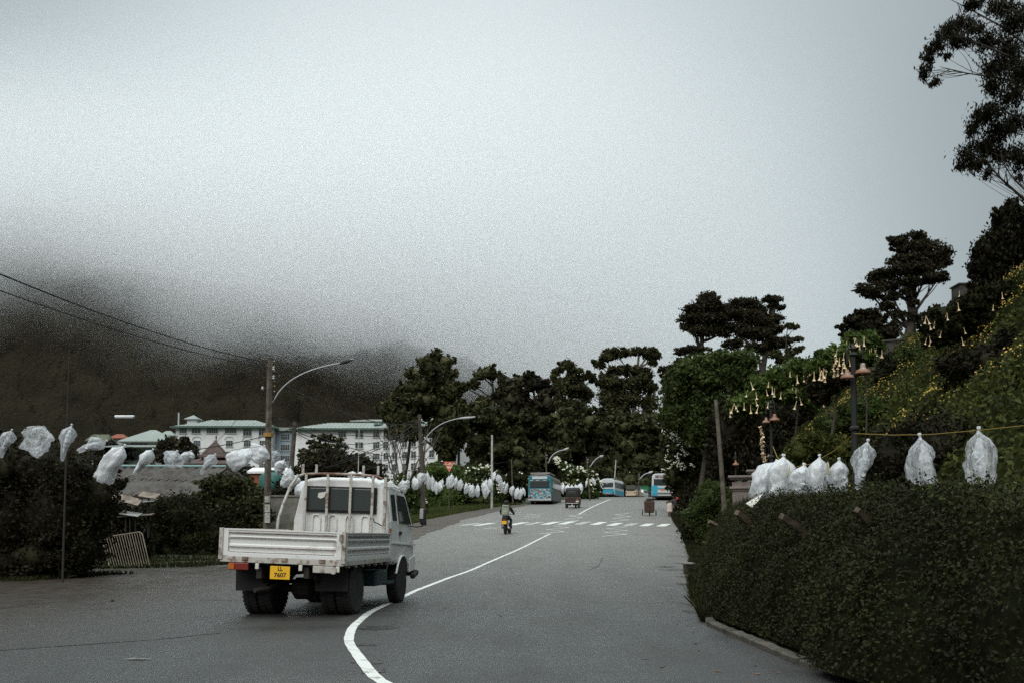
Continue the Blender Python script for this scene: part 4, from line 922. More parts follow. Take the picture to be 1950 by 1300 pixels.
# bare tree in front of the wing
Bt = P(765, 950, 100); Bt.z = gz1(Bt.x, 100) - .1; t = thing('bare_tree', 'leafless tree with thin pale rising branches in front of the hotel wing', 'tree', Bt)
mb = MB(); q = random.Random(4)
def br(a, d, L_, r, k):
    b = a + d * L_; limb(mb, a, b, r, r * .55, -.03, 5, 5)
    if k:
        for _ in range(q.choice((2, 3))):
            dd = (d + Vector((q.uniform(-.5, .5), q.uniform(-.5, .5), q.uniform(-.1, .35)))).normalized(); br(a.lerp(b, q.uniform(.55, 1)), dd, L_ * q.uniform(.55, .8), r * .55, k - 1)
for ang_, l_ in ((-38, 3.2), (-22, 3.6), (-8, 3.8), (8, 3.4), (22, 3.5), (36, 2.8), (-50, 2.4)):
    br(Vector((0, 0, 1.6)), Vector((math.sin(R(ang_)), q.uniform(-.2, .2), math.cos(R(ang_)))), l_, .13, 3)
obj('branches', mb, M_pbark, t, smooth=True)['kind'] = 'stuff'
obj('trunk', MB().tube([(0, 0, -.3), (.05, 0, 1), (0, 0, 1.9)], [.22, .17, .12], 8), M_pbark, t)

# ---- shoulder shrubs with white flowers (behind the string of bags)
def fshrub(label, Y, base, boxes, n, size, nf, fs, leaf=L_green, **kw):
    t = bush(label, Y, base, boxes, leaf, n, size, core=.85, sig=.2, **kw); bl = pxblobs(Y, boxes); pts = []
    for _ in range(nf):
        c, r = random.choice(bl); u = unit(1)[0]; u[1] = -abs(u[1]); u[2] = abs(u[2]) * 1.0; u /= np.linalg.norm(u); p = np.array(c) + u * np.array(r) * random.uniform(1.0, 1.15) - np.array(t.location)
        pts += [p + rng.normal(size=3) * fs * .5 for _ in range(4)]
    if nf:
        V, Q = leaf_quads(np.array(pts), fs, .8, nrm=np.tile([0, -.8, .6], (len(pts), 1)), spread=.6); o = quadmesh('blossoms', V, Q, M_wflower, t); o['kind'] = 'stuff'
    return t
fshrub('bright green rounded bush around the post of the triangular sign', 92, (838, 970), [(835, 895, 26, 16), (820, 905, 20, 18), (860, 905, 22, 16), (815, 935, 30, 22), (850, 940, 30, 24), (880, 930, 22, 20), (835, 960, 34, 18)], 16000, .10, 10, .06, leaf=L_bright)
fshrub('large shrub thick with white blossoms between the sign and the white pole', 97, (910, 962), [(895, 902, 24, 12), (920, 898, 24, 12), (880, 915, 20, 14), (935, 908, 16, 14), (905, 930, 34, 22), (935, 940, 26, 20), (885, 950, 26, 18), (915, 955, 30, 14)], 16000, .10, 110, .09)
fshrub('dark green shrub hanging over the verge right of the white pole', 103, (972, 958), [(965, 915, 20, 14), (985, 912, 18, 12), (998, 925, 14, 16), (960, 935, 26, 18), (985, 942, 22, 16), (955, 952, 18, 12)], 11000, .10, 14, .07, leaf=L_hedge)
fshrub('green shrub under the wavy row of bags just beyond the truck mirror', 76, (775, 985), [(765, 925, 24, 18), (740, 930, 24, 20), (790, 935, 22, 20), (760, 955, 34, 24), (795, 960, 24, 22), (730, 965, 30, 24), (775, 985, 34, 14)], 16000, .085, 40, .06)
fshrub('spray of white blossoms on an arching bush right of the teal bus', 120, (1110, 945), [(1068, 885, 10, 8), (1078, 895, 14, 10), (1090, 905, 16, 10), (1105, 900, 18, 10), (1122, 905, 14, 10), (1100, 920, 26, 14), (1130, 925, 16, 14), (1085, 930, 20, 14), (1115, 938, 26, 10), (1060, 876, 6, 5)], 11000, .13, 110, .12)
fshrub('dark bank of leaves below the last bags before the white minibus', 168, (1150, 940), [(1135, 932, 14, 12), (1150, 925, 16, 14), (1165, 930, 14, 14), (1180, 920, 18, 14), (1200, 915, 20, 16), (1225, 920, 18, 16)], 8000, .15, 6, .08, leaf=L_mid)
# blossoms on the dark tree right of the road
pts = []
for _ in range(60):
    p = P(random.gauss(1290, 12), random.uniform(770, 900), 80.2); pts += [np.array(p) + rng.normal(size=3) * .1 for _ in range(5)]
V, Q = leaf_quads(np.array(pts), .11, .35, nrm=np.tile([0, -.8, .4], (len(pts), 1)), spread=.5); tag(quadmesh('pale_blossoms', V, Q, M_wflower), kind='stuff')

# ---- verge grass left
def grass(name, Xp, Yp, h, m, per=1):
    n = len(Xp); z = gz(Xp, Yp); a = rng.uniform(0, 2 * np.pi, n); wv = .012 + rng.random(n) * .012; hh = h * rng.uniform(.5, 1.4, n)
    bx_, by_ = np.cos(a) * wv, np.sin(a) * wv; lx, ly = rng.normal(size=n) * hh * .4, rng.normal(size=n) * hh * .4
    V = np.stack([np.stack([Xp - bx_, Yp - by_, z - .02], 1), np.stack([Xp + bx_, Yp + by_, z - .02], 1), np.stack([Xp + bx_ * .5 + lx, Yp + by_ * .5 + ly, z + hh], 1), np.stack([Xp - bx_ * .3 + lx * .9, Yp - by_ * .3 + ly * .9, z + hh * .95], 1)], 1).reshape(-1, 3)
    return tag(quadmesh(name, V, np.arange(4 * n).reshape(n, 4), m), kind='stuff')
Yp = rng.uniform(46, 98, 34000); wg = np.interp(Yp, [46, 50, 60, 80, 92, 100], [.5, 1.8, 2.5, 2.1, 1.5, .5]); Xp = xl(Yp) - wg - rng.random(len(Yp)) ** 1.5 * 7
grass('verge_grass', Xp, Yp, .17, L_grass)
Yp = rng.uniform(30, 46, 16000); Xp = xl(Yp) - .6 - rng.random(len(Yp)) ** 1.4 * 6; grass('verge_grass', Xp, Yp, .08, L_hedge)
Yp = rng.uniform(23.5, 28, 16000); Xp = rng.uniform(-19, -7, len(Yp)); k = Xp < xl(Yp) - .1 + 0 * Yp; k |= (Yp > 24.6) & (Xp < np.interp(Yp, [24.6, 31], [-12, -9.2])); grass('verge_grass', Xp[k], Yp[k], .09, L_hedge)
# weeds along the right road edge
Yp = rng.uniform(14, 75, 26000); Xp = xr(Yp) + np.abs(rng.normal(size=len(Yp))) * .35 - .05; grass('edge_weeds', Xp, Yp, .15, L_hedge)


# shrubs growing out of the flowering slope and behind it
mass('evergreen_tree', 'dark evergreen mass filling the gap behind the second lantern post', 'tree', 72, (1540, 860), [(1480, 800, 36, 34), (1520, 780, 38, 34), (1560, 775, 34, 30), (1500, 840, 40, 36), (1545, 830, 40, 36), (1480, 870, 36, 34), (1585, 760, 26, 24)], L_dark, 20000, .13, core=.85, sig=.2)
mass('shrub', 'olive mound of creeper at the slope foot behind the crowded row of bags', 'bush', 40, (1560, 890), [(1530, 870, 34, 24), (1565, 850, 30, 22), (1600, 862, 34, 24), (1560, 890, 50, 24)], L_slope, 9000, .07, core=.85, sig=.2)
mass('shrub', 'dark mound halfway up the flowering slope right of the tall lantern post', 'bush', 44, (1720, 790), [(1690, 790, 34, 22), (1725, 775, 34, 24), (1760, 790, 36, 26), (1720, 810, 46, 22)], L_hedge, 9000, .075, core=.85, sig=.22)
mass('shrub', 'black green shrub mass covering the slope at the right edge', 'bush', 33, (1890, 760), [(1830, 700, 44, 30), (1880, 690, 48, 34), (1930, 690, 44, 40), (1840, 745, 44, 34), (1890, 745, 50, 38), (1945, 750, 44, 44), (1920, 800, 50, 36), (1860, 790, 40, 28)], L_dark, 22000, .075, core=.85, sig=.2)

for (px, py, Y, lf, lab) in ((1650, 790, 43, L_bright, 'bright leafy clump on the slope just right of the tall lantern post'), (1795, 740, 42, L_green, 'green clump in the middle of the flowering slope above the rope'), (1600, 800, 46, L_green, 'green clump on the slope between the two lantern posts'), (1700, 715, 52, L_hedge, 'dark clump on the upper slope under the retaining wall'), (1800, 800, 34, L_hedge, 'dark clump low on the slope between the two long clear bags'), (1770, 690, 50, L_green, 'leafy clump high on the slope below the angel trumpet thicket')):
    mass('shrub', lab, 'bush', Y, (px, py + 30), [(px + random.uniform(-26, 26), py + random.uniform(-12, 14), random.uniform(18, 30), random.uniform(12, 20)) for _ in range(4)], lf, 4200, .08, core=.75, sig=.28)
# ============================================================ VEHICLES
M_tpaint = mat('worn_white_paint', (.64, .64, .62), .5, (.24, .17, .12), 2.6, thr=(.58, .78), bump=.12, bscale=5)
M_tpaint2 = mat('white_cab_paint', (.72, .72, .70), .4, (.52, .50, .46), 1.3, thr=(.45, .7))
M_rust = mat('rusty_steel', (.13, .065, .04), .85, (.33, .28, .23), 5, thr=(.42, .6))
M_rustw = mat('flaking_white_steel', (.42, .40, .36), .7, (.13, .07, .045), 9, thr=(.50, .66))
M_black = mat('black_rubber', (.010, .010, .010), .8, (.022, .020, .018), 4)
M_chas = mat('grimy_chassis', (.014, .012, .011), .8, (.030, .025, .02), 4)
M_dglass = mat('dark_glass', (.030, .036, .034), .12, spec=.7)
M_plate = mat('yellow_plate', (.72, .40, .015), .5)
M_ink = mat('black_ink', (.015, .013, .012), .7)
M_taill = mat('red_lens', (.16, .02, .012), .3); M_amber = mat('amber_lens', (.38, .10, .015), .3); M_clear = mat('clear_lens', (.55, .54, .48), .3)
M_teald = mat('dark_teal_paint', (.015, .04, .043), .5)
M_rim = mat('dull_steel_rim', (.06, .055, .05), .6)
M_metal = mat('galvanised_steel', (.42, .43, .43), .45, (.28, .28, .27), 4, metal=.3)
M_peach = mat('peach_timber', (.55, .33, .23), .7)

def loft(mb, secs, caps=True):
    n = len(secs[0]); vs = [p for s in secs for p in s]; fs = []
    for i in range(len(secs) - 1):
        for k in range(n): fs.append((i * n + k, i * n + (k + 1) % n, (i + 1) * n + (k + 1) % n, (i + 1) * n + k))
    if caps: fs += [tuple(reversed(range(n))), tuple((len(secs) - 1) * n + k for k in range(n))]
    return mb.add(vs, fs)
def xsec(y, zb, zm, zt, wb, wt, r=.12, crown_=.03):
    h = [(wb - .04, zb), (wb, zb + .05), (wb, zm), (wt + .01, zt - r), (wt - r * .3, zt - r * .3), (wt - r, zt), (wt * .5, zt + crown_)]
    return [(x, y, z) for x, z in h] + [(-x, y, z) for x, z in reversed(h)]
def wheel(parent, x, y, r, w, rim=True, name='wheel', side=1, m=M_black):
    o = obj(name, MB().lathe([(r * .58, -w / 2), (r * .9, -w / 2), (r * .985, -w * .36), (r, -w * .2), (r, w * .2), (r * .985, w * .36), (r * .9, w / 2), (r * .58, w / 2)], axis='x', seg=28), m, parent, smooth=False, loc=(x, y, r))
    if rim: obj('rim', MB().lathe([(.02, -w * .30), (r * .3, -w * .32), (r * .52, -w * .22), (r * .585, -w * .46), (r * .585, w * .46), (r * .52, w * .22), (r * .3, w * .32), (.02, w * .30)], axis='x', seg=18), M_rim, o)
    return o
def tread(parent_wheel, r, w, n=36):
    mb = MB()
    for k in range(n):
        t = 2 * math.pi * k / n
        for s in (-1, 1):
            T = Matrix.Rotation(t + s * .04, 4, 'X'); mb.box(s * w * .27, *(Matrix.Rotation(t + s * .04, 2) @ Vector((0, r + .002))), w * .36, .045, .014, T=T)
    o = obj('tread', mb, M_black, parent_wheel); o['kind'] = 'stuff'
def text(name, s, size, m, parent, loc, rot, ext=.002, sx=1.0):
    c = bpy.data.curves.new(name, 'FONT'); c.body = s; c.size = size; c.extrude = ext; c.align_x = 'CENTER'; c.align_y = 'CENTER'; c.offset = .0015
    tmp = bpy.data.objects.new('tmp', c); C.objects.link(tmp); me = bpy.data.meshes.new_from_object(tmp); bpy.data.objects.remove(tmp); me.materials.clear(); me.materials.append(m)
    o = bpy.data.objects.new(name, me); C.objects.link(o); o['kind'] = 'stuff'; o.parent = parent; o.location = loc; o.rotation_euler = rot; o.scale = (sx, 1, 1); return o

# ---------------- white double cab pickup truck
TX = Vector((-3.36, 14.55, 0)); TA = R(-8.0)
tr = thing('pickup_truck', 'white double cab flatbed truck with rusty dropside bed crossing the centre line', 'truck', TX, TA)
BR = Matrix.Translation((0, 0, .8)) @ Matrix.Rotation(R(2.0), 4, 'Y') @ Matrix.Translation((0, 0, -.8))
BW = .93; BL = 2.62; z0, z1 = .885, 1.265
def B_(): return MB(BR)
obj('bed_floor', B_().box(0, BL / 2, .855, 2 * BW - .02, BL - .02, .05), M_chas, tr)
f = B_(); f.box(0, .015, .835, 2 * BW + .02, .05, .085); f.box(BW - .01, BL / 2 + .02, .835, .05, BL, .08); f.box(-BW + .01, BL / 2 + .02, .835, .05, BL, .08); obj('bed_frame', f, M_rustw, tr, bev=.006)
def gate(name, L_, T, label=None):
    """pressed dropside panel along x of length L_, ribs outward -y"""
    mb = MB(BR @ T); zs = [(z0, 0), (z0 + .055, 0), (z0 + .065, .022), (z0 + .125, .022), (z0 + .14, .008), (z0 + .165, .008), (z0 + .18, .024), (z0 + .245, .024), (z0 + .26, .008), (z0 + .285, .008), (z0 + .30, .022), (z0 + .335, .022), (z0 + .35, 0), (z1, 0)]
    a, b = -L_ / 2 + .08, L_ / 2 - .08
    vs = []; 
    for z, d in zs: vs += [(a, d, z), (b, d, z)]
    n = len(zs); fs = [(2 * i, 2 * i + 1, 2 * i + 3, 2 * i + 2) for i in range(n - 1)]
    mb.add(vs, fs); mb.box(0, .052, (z0 + z1) / 2, L_ - .02, .03, z1 - z0 - .02)
    for s in (-1, 1): mb.box(s * (L_ / 2 - .04), .022, (z0 + z1) / 2, .08, .06, z1 - z0)
    mb.box(0, .022, z1 + .008, L_, .064, .02); mb.box(0, .018, z0 + .018, L_ - .16, .052, .05)
    o = obj(name, mb, M_tpaint, tr, label=label)
    mb = MB(BR @ T)
    for zz in (z0 + .132, z0 + .275, z0 + .342, z0 + .06): mb.box(0, .0, zz, L_ - .2, .006, .007)
    obj('rust_line', mb, M_rust, o); return o
gate('tailgate', 2 * BW - .05, Matrix.Identity(4))
gate('side_gate', BL - .06, Matrix.Translation((BW, BL / 2 + .04, 0)) @ Matrix.Rotation(R(90), 4, 'Z'))
gate('side_gate', BL - .06, Matrix.Translation((-BW, BL / 2 + .04, 0)) @ Matrix.Rotation(R(-90), 4, 'Z'))
for s in (-1, 1):
    obj('corner_post', B_().box(s * (BW + .002), -.002, 1.06, .06, .05, .46), M_rustw, tr, bev=.004)
for s, x in ((1, .62), (-1, -.55), (1, .05)):
    h = obj('hinge', B_().box(x, -.012, .855, .09, .035, .05), M_rust, tr)
h = obj('latch', B_().box(BW - .03, -.045, 1.20, .05, .03, .10), M_rust, tr)
m_ = B_()
for k in range(7): m_.box(BW - .02, .3 + k * .36, .785, .05, .05, .05)
obj('side_lugs', m_, M_rustw, tr)['kind'] = 'stuff'
m_ = B_()
for k in range(6): m_.box(0, .12 + k * .48, .79, 2 * BW - .1, .07, .07)
obj('crossmembers', m_, M_chas, tr)['kind'] = 'stuff'
for s in (-1, 1): obj('chassis_rail', MB().box(s * .36, 2.2, .66, .08, 4.3, .16), M_chas, tr)
obj('rear_axle', MB().tube([(-.7, .98, .39), (-.2, .98, .39), (-.12, .98, .39), (.12, .98, .39), (.2, .98, .39), (.7, .98, .39)], [.06, .06, .17, .17, .06, .06], 12), M_chas, tr)
obj('spare_wheel', MB().lathe([(.02, -.1), (.3, -.1), (.36, -.05), (.36, .05), (.3, .1), (.02, .1)], (.02, 1.75, .43), seg=20), M_chas, tr)
for s in (-1, 1): obj('leaf_spring', MB().tube([(s * .42, .25, .6), (s * .42, .6, .44), (s * .42, .98, .40), (s * .42, 1.35, .44), (s * .42, 1.7, .6)], .035, 6), M_chas, tr)
obj('gearbox', MB().box(0, 2.9, .45, .4, .9, .3), M_chas, tr, bev=.06)
obj('exhaust', MB().tube([(-.28, 2.6, .42), (-.28, .9, .5), (-.3, .25, .42), (-.42, .05, .40)], .035, 8), M_chas, tr)
for s in (-1, 1):
    for k, x in enumerate((.735, .495)):
        o = wheel(tr, s * x, .98, .395, .225); tread(o, .395, .225)
    obj('mudguard', MB().box(s * .62, .42, .56, .5, .015, .36), M_black, tr)
    o = wheel(tr, s * .755, 3.72, .375, .20, side=s); tread(o, .375, .2)
obj('front_axle', MB().tube([(-.7, 3.72, .36), (.7, 3.72, .36)], .05, 8), M_chas, tr)
obj('fuel_tank', MB().box(.66, 2.45, .50, .36, .72, .26), M_teald, tr, bev=.04)
st = obj('side_step', MB().box(.76, 2.98, .40, .16, .5, .05), M_teald, tr); obj('step_bracket', MB().box(.72, 2.98, .50, .04, .06, .18), M_teald, st)
# tail lights, lamps, plate
for s in (-1, 1):
    o = obj('tail_light', B_().box(s * .64, -.01, .735, .30, .05, .10), M_taill if s < 0 else M_rustw, tr, bev=.008)
    if s < 0: obj('indicator', B_().box(-.745, -.04, .735, .09, .02, .085), M_amber, o)
for x in (-.36, .30, .86, -.22): 
    if x != -.22: obj('marker_lamp', B_().box(x, -.015, .745, .055, .03, .085), M_clear, tr, bev=.008)
obj('tow_eye', B_().lathe([(.02, -.01), (.055, -.01), (.055, .03), (.02, .03)], (.80, -.03, .73), 'y', 12), M_rustw, tr)
pl = obj('number_plate', B_().box(.0, -.035, .665, .30, .012, .19), M_plate, tr, bev=.004)
text('lettering', 'LL', .085, M_ink, pl, (.0, -.043, .722), (R(90), 0, 0), sx=.9); text('lettering', '7607', .088, M_ink, pl, (.0, -.043, .632), (R(90), 0, 0), sx=1.05)
# cab
CW = .84
secs = [xsec(2.70, .82, 1.45, 2.14, CW, .70), xsec(2.74, .74, 1.45, 2.18, CW + .01, .715), xsec(3.2, .72, 1.45, 2.20, CW + .015, .725), xsec(3.9, .72, 1.45, 2.17, CW + .015, .72), xsec(4.12, .70, 1.40, 2.08, CW + .01, .70), xsec(4.42, .62, 1.30, 1.62, CW, .74, .1), xsec(4.62, .56, 1.18, 1.32, CW - .01, .78, .08), xsec(4.74, .56, 1.0, 1.20, CW - .03, .76, .07)]
cab = obj('cab', loft(B_(), secs), M_tpaint2, tr, smooth=False, bev=.02)
# rear window with rubber surround, pressed ribs under it
obj('window_seal', B_().box(.0, 2.672, 1.825, 1.28, .03, .45), M_black, cab, bev=.05)
for x0, x1 in ((-.60, -.215), (-.185, .185), (.215, .60)):
    o = obj('rear_window', B_().box((x0 + x1) / 2, 2.660, 1.825, x1 - x0, .03, .385), M_dglass, cab, bev=.01)
for x in (-.43, -.14, .16, .44):
    mb = B_()
    mb.tube([(x - .07, 2.69, 1.28), (x - .07, 2.685, 1.50), (x - .04, 2.685, 1.555), (x + .04, 2.685, 1.555), (x + .07, 2.685, 1.50), (x + .07, 2.69, 1.28)], .014, 6); obj('pressed_rib', mb, M_tpaint2, cab)
obj('sticker', B_().add([(-.40, 2.638, 1.93), (-.26, 2.638, 1.955), (-.29, 2.638, 1.86), (-.36, 2.638, 1.83), (-.41, 2.638, 1.86)], [(0, 1, 2, 3, 4)]), M_clear, cab)
obj('drip_rail', B_().tube([(.755, 2.75, 2.075), (.762, 3.3, 2.09), (.758, 3.95, 2.06), (.745, 4.12, 1.98), (.79, 4.5, 1.45)], .012, 6), M_tpaint2, cab)
# side windows / doors both sides (proud of the shell)
def side(poly, name, m, off, s, par=cab, th=.02):
    vs = []
    for y, z in poly:
        x = CW + .015 - max(0, (z - 1.45)) / .62 * (.105); vs.append((s * (x + off), y, z))
    b = [(v[0] - s * th, v[1], v[2]) for v in vs]; n = len(vs)
    fs = [tuple(range(n)), tuple(reversed(range(n, 2 * n)))] + [(i, (i + 1) % n, n + (i + 1) % n, n + i) for i in range(n)]
    return obj(name, B_().add(vs + b, fs), m, par)
for s in (-1, 1):
    d = side([(3.30, .80), (3.33, 1.48), (3.40, 2.02), (3.98, 2.00), (4.10, 1.93), (4.38, 1.42), (4.44, 1.15), (4.44, 1.10), (4.12, 1.08), (3.98, .98), (3.42, .80)], 'front_door', M_tpaint2, .006, s)
    side([(3.40, 1.47), (3.46, 1.96), (3.96, 1.95), (4.06, 1.88), (4.27, 1.44)], 'front_window', M_dglass, .014, s, d)
    side([(3.42, 1.25), (3.42, 1.31), (3.55, 1.31), (3.55, 1.25)], 'door_handle', M_black, .025, s, d)
    d = side([(2.84, .80), (2.84, 1.48), (2.92, 2.02), (3.35, 2.03), (3.30, 1.48), (3.28, .80)], 'rear_door', M_tpaint2, .006, s)
    side([(2.96, 1.50), (3.01, 1.95), (3.28, 1.96), (3.25, 1.50)], 'rear_side_window', M_dglass, .014, s, d)
    side([(2.78, 1.22), (2.78, 1.36), (2.83, 1.36), (2.83, 1.22)], 'marker_light', M_amber, .02, s)
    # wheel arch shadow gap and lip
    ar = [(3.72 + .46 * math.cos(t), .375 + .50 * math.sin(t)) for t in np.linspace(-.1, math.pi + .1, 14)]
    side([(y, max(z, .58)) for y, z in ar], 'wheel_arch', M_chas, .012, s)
    mb = B_(); mb.tube([(s * (CW + .03), y, max(z, .58)) for y, z in ar], .018, 6); obj('arch_lip', mb, M_tpaint2, cab)
    side([(4.30, .56), (4.30, .80), (4.70, .86), (4.72, .60)], 'fender', M_tpaint2, .008, s)
    side([(2.80, 1.10), (2.80, 1.125), (4.66, 1.07), (4.66, 1.045)], 'crease', M_tpaint2, .016, s)
obj('bumper', MB().tube([(-.84, 4.55, .48), (-.86, 4.78, .50), (-.6, 4.88, .5), (.6, 4.88, .5), (.86, 4.78, .50), (.88, 4.42, .44)], [.05, .06, .07, .07, .06, .05], 8), M_black, tr)
obj('windscreen', B_().add([(-.66, 4.16, 2.02), (.66, 4.16, 2.02), (.71, 4.52, 1.50), (-.71, 4.52, 1.50)], [(0, 1, 2, 3)]), M_dglass, cab)
# mirrors
for s in (1, -1):
    mi = obj('mirror_arm', B_().tube([(s * .80, 4.30, 1.42), (s * .95, 4.34, 1.40), (s * 1.06, 4.36, 1.42), (s * 1.08, 4.36, 1.56)], .012, 6), M_black, tr)
    obj('mirror', B_().box(s * 1.07, 4.35, 1.60, .12, .06, .30), M_black, mi, bev=.03); obj('mirror_glass', B_().box(s * 1.045, 4.313, 1.65, .07, .01, .19), M_metal, mi, bev=.02)
# headboard ladder rack
hb = obj('headboard', B_().tube([(-.66, 2.60, 2.245), (-.3, 2.59, 2.262), (.2, 2.59, 2.262), (.62, 2.60, 2.245), (.74, 2.6, 2.2)], .022, 8), M_rust, tr)
for x, zt in ((-.61, 2.24), (-.22, 2.26), (.19, 2.262), (.58, 2.25)): obj('upright', B_().box(x, 2.585, (.95 + zt) / 2, .042, .03, zt - .95), M_rustw, hb)
obj('upright', B_().box(.80, 2.60, 1.58, .05, .04, 1.3), M_rustw, hb)
obj('bent_rail', B_().tube([(-.66, 2.60, 2.245), (-.76, 2.55, 2.20), (-.84, 2.45, 2.02), (-.90, 2.30, 1.70), (-.93, 2.2, 1.45), (-.935, 2.18, 1.26)], .024, 8), M_rustw, hb)
for x in (-.68, -.44, .40, .66): obj('stub', B_().box(x, 2.60, 2.34, .04, .03, .16), M_rustw, hb)
obj('ladder_hook', B_().tube([(.60, 2.64, 1.52), (.62, 2.62, 1.46), (.70, 2.60, 1.43), (.76, 2.60, 1.40)], .01, 5), M_black, hb)
pk = thing('plank', 'peach coloured board lying across the truck bed against the left gate', 'plank', TX, TA)
obj('board', MB(BR).box(-.40, .75, 1.255, .62, .5, .05), M_peach, pk, bev=.01); obj('batten', MB(BR).box(-.40, 1.1, 1.20, .7, .08, .06), M_peach, pk)

# ---------------- generic bus
def bus(name, label, loc, rz, L_, W_, Hh, paint, lower, style, wheels_y, roof=None, group=None):
    t = thing(name, label, 'bus', loc, rz, group); w = W_ / 2
    def sec(y, ins=0, zt=Hh): return [(x, y, z) for x, z in ((w - .05 - ins, .38), (w - ins, .5), (w - ins, 1.6), (w - .05 - ins, zt - .35), (w - .16 - ins, zt - .1), (w - .42 - ins, zt), (0, zt + .03))] + [(-x, y, z) for x, z in ((w - .42 - ins, zt), (w - .16 - ins, zt - .1), (w - .05 - ins, zt - .35), (w - ins, 1.6), (w - ins, .5), (w - .05 - ins, .38))]
    obj('body', loft(MB(), [sec(0, .05, Hh - .05), sec(.10), sec(L_ - .3), sec(L_, .08, Hh - .2)]), paint, t)
    zl0, zl1 = .40, 1.15
    obj('lower_panel', MB().box(0, -.012, (zl0 + zl1) / 2, W_ - .10, .03, zl1 - zl0), lower, t)
    for s in (-1, 1): obj('skirt_panel', MB().box(s * (w + .004), L_ / 2, .80, .02, L_ - .5, .62), lower if style != 'teal' else M_busgrey, t)
    fr = obj('rear_window_frame', MB().box(0, .0, Hh * .68, W_ * .80, .06, Hh * .25), M_black, t, bev=.04)
    obj('rear_window', MB().box(0, -.02, Hh * .68, W_ * .76, .05, Hh * .215), M_dglass, fr, bev=.03)
    n = int(L_ / 1.35)
    for s in (-1, 1):
        obj('window_band', MB().box(s * (w - .012), L_ / 2, Hh * .68, .05, L_ - .7, Hh * .27), M_black, t)
        for k in range(n):
            y = .5 + (L_ - 1.0) * (k + .5) / n; obj('side_window', MB().box(s * (w + .006), y, Hh * .68, .03, (L_ - 1.0) / n - .12, Hh * .235), M_dglass, t)
    for s in (-1, 1):
        for y in wheels_y: wheel(t, s * (w - .18), y, .46, .28)
        l = obj('tail_light', MB().box(s * (w - .22), -.035, .72, .24, .04, .12), M_taill, t, bev=.01); obj('indicator', MB().box(s * (w - .42), -.035, .72, .12, .04, .12), M_amber, l, bev=.01)
    obj('bumper', MB().box(0, -.06, .45, W_ - .04, .16, .18), M_black if style != 'teal' else M_metal, t, bev=.03)
    obj('number_plate', MB().box(0, -.045, 1.22 if style == 'leyland' else (1.28 if style == 'teal' else .62), .42, .02, .16), M_rplate, t)
    obj('ladder', MB().tube([(-w * .8, -.08, .7), (-w * .8, -.08, .9)], .02, 5), M_metal, t) if False else None
    return t
M_rplate = mat('orange_plate', (.60, .14, .04), .5)
M_busgrey = mat('grimy_bus_side', (.16, .16, .14), .6, (.09, .085, .07), 3)
M_busteal = mat('teal_bus_paint', (.012, .12, .15), .35, (.03, .20, .24), 2)
M_buswhite = mat('white_bus_paint', (.55, .58, .58), .35, (.46, .48, .48), 2)
M_busblue = mat('cyan_bus_paint', (.03, .32, .45), .4)
def graphic_mat():
    m, t, b = new_mat('painted_graphics'); b.inputs['Roughness'].default_value = .4
    tcn = t.nodes.new('ShaderNodeTexCoord'); mp = t.nodes.new('ShaderNodeMapping'); mp.inputs['Scale'].default_value = (2.2, 1, 4.5); mp.inputs['Rotation'].default_value = (0, .35, 0)
    n = t.nodes.new('ShaderNodeTexNoise'); n.inputs['Scale'].default_value = 1.6; n.inputs['Detail'].default_value = 2; n.inputs['Distortion'].default_value = 1.2
    r = t.nodes.new('ShaderNodeValToRGB'); r.color_ramp.interpolation = 'CONSTANT'; e = r.color_ramp.elements
    cols_ = [(0, (.02, .20, .26)), (.38, (.03, .05, .06)), (.44, (.03, .28, .36)), (.50, (.55, .60, .60)), (.55, (.02, .16, .20)), (.60, (.45, .08, .03)), (.63, (.50, .55, .55)), (.68, (.02, .05, .07)), (.72, (.04, .30, .38))]
    e[0].position = 0; e[0].color = (*cols_[0][1], 1); e[1].position = cols_[1][0]; e[1].color = (*cols_[1][1], 1)
    for p_, c_ in cols_[2:]: q_ = e.new(p_); q_.color = (*c_, 1)
    t.links.new(tcn.outputs['Object'], mp.inputs['Vector']); t.links.new(mp.outputs[0], n.inputs['Vector']); t.links.new(n.outputs['Fac'], r.inputs[0]); t.links.new(r.outputs[0], b.inputs['Base Color']); return m
M_graph = graphic_mat()
# teal bus, parked on the left
p = G(1030, 960.5); b1 = bus('bus', 'teal blue bus with painted rear parked on the left shoulder', (p.x - .1, 97.5, float(zr(97.5))), R(-9.5), 8.2, 2.35, 2.95, M_busgrey, M_graph, 'teal', (1.9, 6.3))
obj('rear_panel', MB().box(0, .045, 1.62, 2.22, .10, 2.4), M_busteal, b1, bev=.03)
obj('side_trim', MB().tube([(1.19, .1, .5), (1.19, .1, 1.6), (1.14, .1, 2.6)], .05, 5), M_busteal, b1)
obj('destination_board', MB().box(0, -.02, 2.62, 1.5, .05, .26), M_buswhite, b1, bev=.05)
obj('painted_panel', MB().box(0, -.045, 1.30, 1.95, .02, .5), M_graph, b1)
rk = obj('roof_rack', MB().box(0, 2.4, 3.05, 1.9, 4.2, .06), mat('faded_red_paint', (.32, .15, .13), .6, (.42, .42, .42), 4), b1); obj('rack_rail', MB().tube([(-.95, .3, 3.12), (.95, .3, 3.12), (.95, 4.5, 3.12), (-.95, 4.5, 3.12), (-.95, .3, 3.12)], .03, 5), M_metal, rk)
for x, z, c in ((-.75, 1.42, M_taill), (.75, 1.42, M_taill), (-.45, 1.46, M_amber), (.5, 1.46, M_clear), (-.8, 1.12, M_amber), (.25, 1.05, M_clear)): obj('badge', MB().box(x, -.062, z, .26, .02, .07), c, b1)
for x in (-.2, .5, -.8): obj('bunting_light', MB().box(x, -.05, 2.36, .3, .03, .05), M_clear, b1)
